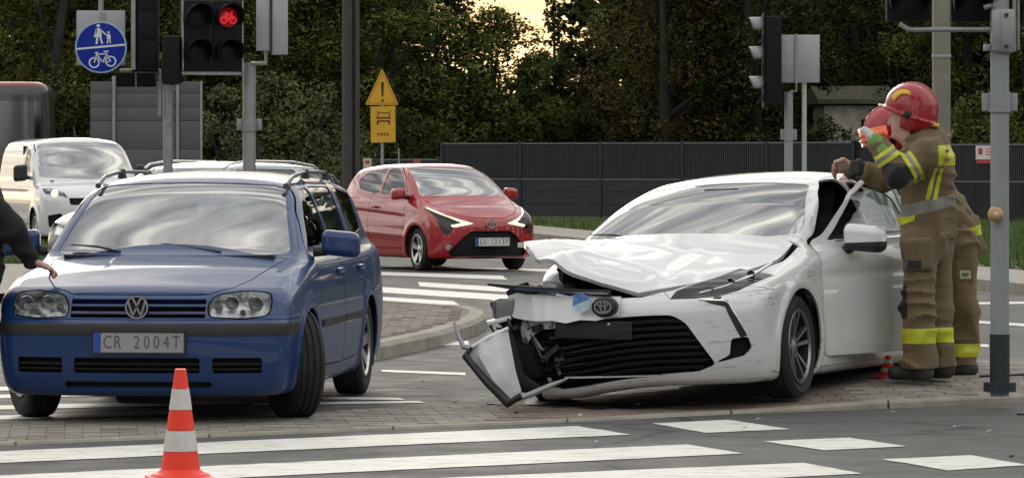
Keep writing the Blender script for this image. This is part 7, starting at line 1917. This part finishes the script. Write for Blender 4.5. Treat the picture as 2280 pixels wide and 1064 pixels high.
    core = [(pel, chest, .12, .12), (chest, neck, .11, .06), (neck, hc - Vector((0, 0, .1)), .055, .055), (shL, elL, .05, .045), (elL, elL.lerp(haL, .8), .042, .03), (shR, elR, .05, .045), (elR, elR.lerp(haR, .8), .042, .03), (pel, hipL, .1, .09), (pel, hipR, .1, .09), (hipL, kneeL, .08, .06), (kneeL, ankL, .06, .045), (hipR, kneeR, .08, .06), (kneeR, ankR, .06, .045), (shL, shR, .06, .06)]
    cc = caps(core, .04); hh = caps(hl, .008); hh2 = caps(hr, .008)
    fbod = lambda x, y, z: smin(smin(smin(cc(x, y, z), hf(x, y, z), .02), hh(x, y, z), .008), hh2(x, y, z), .008)
    lo, hi = bounds(core, .3); net_object('body', fbod, np.minimum(lo, np.array(haL) - .16), hi, .014, m_skin, rt)
    cu = caps([(elL.lerp(haL, .62), elL.lerp(haL, .78), .058, .052)], .01); net_object('cuff', lambda x, y, z: cu(x, y, z), np.array(elL.lerp(haL, .7)) - .13, np.array(elL.lerp(haL, .7)) + .13, .012, m_pad, rt)
    he, W = fire_helmet(rt, J(1980, 288, .06), fwd, tilt=R(-14))
    # orange visor across the brow, and the red hood at the neck
    V = []; F = []; n = 12
    for i in range(n + 1):
        a = R(-70 + 140 * i / n)
        for h, r_ in ((.045, 1.10), (-.070, 1.12)): V.append(W(.178 * math.cos(a) * r_, .145 * math.sin(a) * r_, h))
    F = [(2 * i, 2 * i + 1, 2 * i + 3, 2 * i + 2) for i in range(n)]
    o = ob('visor', V, F, mat('orange visor', (.75, .13, .02), .12, metal=.4, coat=1.), he, True); md = o.modifiers.new('s', 'SOLIDIFY'); md.thickness = .004
    sc = caps([(J(1985, 325, .08), J(2000, 345, .08), .085, .11)], .03); net_object('red_hood', lambda x, y, z: folds(sc(x, y, z), x, y, z, .006), np.array(J(1990, 335, .08)) - .24, np.array(J(1990, 335, .08)) + .24, .015, mat('red cloth', (.33, .012, .018), .8, var=.2), rt)
    return rt
firefighter_second()
def bystander():
    d0 = 24.35; k = FPX / d0; x0 = (-75 - 1140) / k
    rt = empty('person', (x0, d0, 0), 0, 'person in black at the left edge resting a hand on the blue bonnet', 'person')
    def J(px, py, y=0.): return Vector(((px - 1140) / k - x0, y, CAMH + (HOR - py) / k))
    hipL, hipR = J(-50, 640, .10), J(-60, 640, -.10); kneeL, kneeR = J(-70, 780, .10), J(-80, 780, -.12); ankL, ankR = J(-110, 925, .12), J(-125, 930, -.12)
    pel, chest, neck = J(-50, 600), J(-55, 450), J(-52, 375); shL, shR = J(-45, 425, -.19), J(-50, 420, .19)
    elL, haL = J(28, 505, -.12), J(72, 585, .02); elR, haR = J(-60, 540, .25), J(-40, 640, .22)
    ct_ = [(hipL, kneeL, .10, .075), (kneeL, ankL, .075, .055), (hipR, kneeR, .10, .075), (kneeR, ankR, .075, .055), (hipL, hipR, .11, .11)]
    f1 = caps(ct_, .05); ft = lambda x, y, z: folds(f1(x, y, z), x, y, z, .006, 3.); lo, hi = bounds(ct_); net_object('trousers', ft, lo, hi, .018, m_black, rt)
    cj = [(pel, chest, .155, .17), (chest, neck, .15, .075), (shL, shR, .09, .09), (shL, elL, .10, .082), (elL, elL.lerp(haL, .92), .075, .052), (shR, elR, .078, .064), (elR, haR, .06, .042)]
    f2 = caps(cj, .05); fj = lambda x, y, z: folds(f2(x, y, z), x, y, z, .007, 5.); lo, hi = bounds(cj); net_object('jacket', fj, lo, hi, .0155, m_black, rt)
    for an in (ankL, ankR):
        cb_ = [(an + Vector((0, 0, .06)), Vector((an.x, an.y, .06)), .05, .05), (Vector((an.x - .03, an.y, .045)), Vector((an.x + .16, an.y, .04)), .045, .04)]
        bb = caps(cb_, .03); fb = lambda x, y, z: smax(bb(x, y, z), .004 - z, .008); lo, hi = bounds(cb_); net_object('shoe', fb, lo, hi, .016, m_boot, rt)
    hc = J(-48, 300); hf = head_field(hc, (.8, .2)); hl = hand_chain(haL - (haL - elL).normalized() * .01, (.85, .15, -.30), (.15, -.95, .1), (.5, .0, -.62), 1.12); hr = hand_chain(haR, (0.1, 0, -1), (1, 0, 0), (0, -.5, -.6))
    core = [(pel, chest, .11, .12), (chest, neck, .1, .055), (neck, hc - Vector((0, 0, .1)), .055, .055), (shL, elL, .05, .042), (elL, haL, .04, .030), (shR, elR, .05, .042), (elR, haR, .04, .030), (shL, shR, .06, .06), (pel, hipL, .1, .08), (pel, hipR, .1, .08), (hipL, kneeL, .07, .055), (kneeL, ankL, .05, .04), (hipR, kneeR, .07, .055), (kneeR, ankR, .05, .04)]
    cc = caps(core, .04); hh = caps(hl, .008); hh2 = caps(hr, .008)
    fbod = lambda x, y, z: smin(smin(smin(cc(x, y, z), hf(x, y, z), .02), hh(x, y, z), .008), hh2(x, y, z), .008)
    lo, hi = bounds(core, .3); net_object('body', fbod, lo, np.maximum(hi, np.array(haL) + .2), .012, m_skin, rt)
    hr_ = lambda x, y, z: np.maximum(sd_ell(x, y, z, (hc.x - .02, hc.y, hc.z + .045), (.112, .092, .105)), -(z - hc.z - .02) - .0 + (x - hc.x) * .5)
    net_object('hair', hr_, np.array(hc) - .2, np.array(hc) + .22, .014, mat('dark hair', (.02, .015, .012), .7), rt)
bystander()
# splinters of plastic and glass on the asphalt
rnd = random.Random(21); m_sh = [mat('grey shard', (.35, .35, .35), .4), m_blackp, m_white]
for i, (px, py) in enumerate([(1660, 952), (2250, 1018), (1540, 925), (1690, 935), (1090, 905), (980, 880), (1010, 895), (1240, 912), (1420, 905), (1985, 918), (2275, 925), (2130, 950), (2205, 962), (940, 850), (1330, 985), (1075, 880), (1150, 925), (1290, 930)]):
    p = G(px, py); z = isl_z(p.x, p.y) if in_isl(p.x, p.y) else 0.
    bm = bmesh.new(); s_ = rnd.uniform(.008, .022); vs = [bm.verts.new((s_ * math.cos(a) * rnd.uniform(.6, 1.4), s_ * math.sin(a) * rnd.uniform(.6, 1.4), 0)) for a in (0, 1.4, 2.9, 4.5)]
    f_ = bm.faces.new(vs); e_ = bmesh.ops.extrude_face_region(bm, geom=[f_]); bmesh.ops.translate(bm, verts=[v for v in e_['geom'] if isinstance(v, bmesh.types.BMVert)], vec=(rnd.uniform(-.004, .004), 0, rnd.uniform(.004, .012)))
    o = bob('debris_shard', bm, m_sh[i % 3]); o.location = (p.x, p.y, z + .004); tag(o, 'tiny broken plastic shard scattered on the ground by the crash', 'debris', 'crash debris shards')

# dark fluid spilt from the wreck
m_fluid = mat('spilt fluid', (.022, .020, .018), .6, var=.2)
for i, (px, py, r_) in enumerate(((1330, 909, .16), (1425, 906, .20), (1205, 902, .13))):
    p = G(px, py); rn = random.Random(i + 3); n = 26; V = []
    for q in range(n):
        a = 2 * PI * q / n; rr = r_ * (1 + .25 * math.sin(3 * a + i) + .12 * math.sin(7 * a) + rn.uniform(-.06, .06)); x_, y_ = p.x + rr * math.cos(a), p.y + 1.5 * rr * math.sin(a); V.append((x_, y_, (isl_z(x_, y_) if in_isl(x_, y_) else .004) + .007))
    tag(ob('fluid_stain', V, [tuple(range(n))], m_fluid), ['dark fluid stain under the white car badge', 'largest dark fluid stain under the white car grille', 'small dark fluid stain by the torn bumper corner'][i], 'stain', 'fluid stains under the wreck')
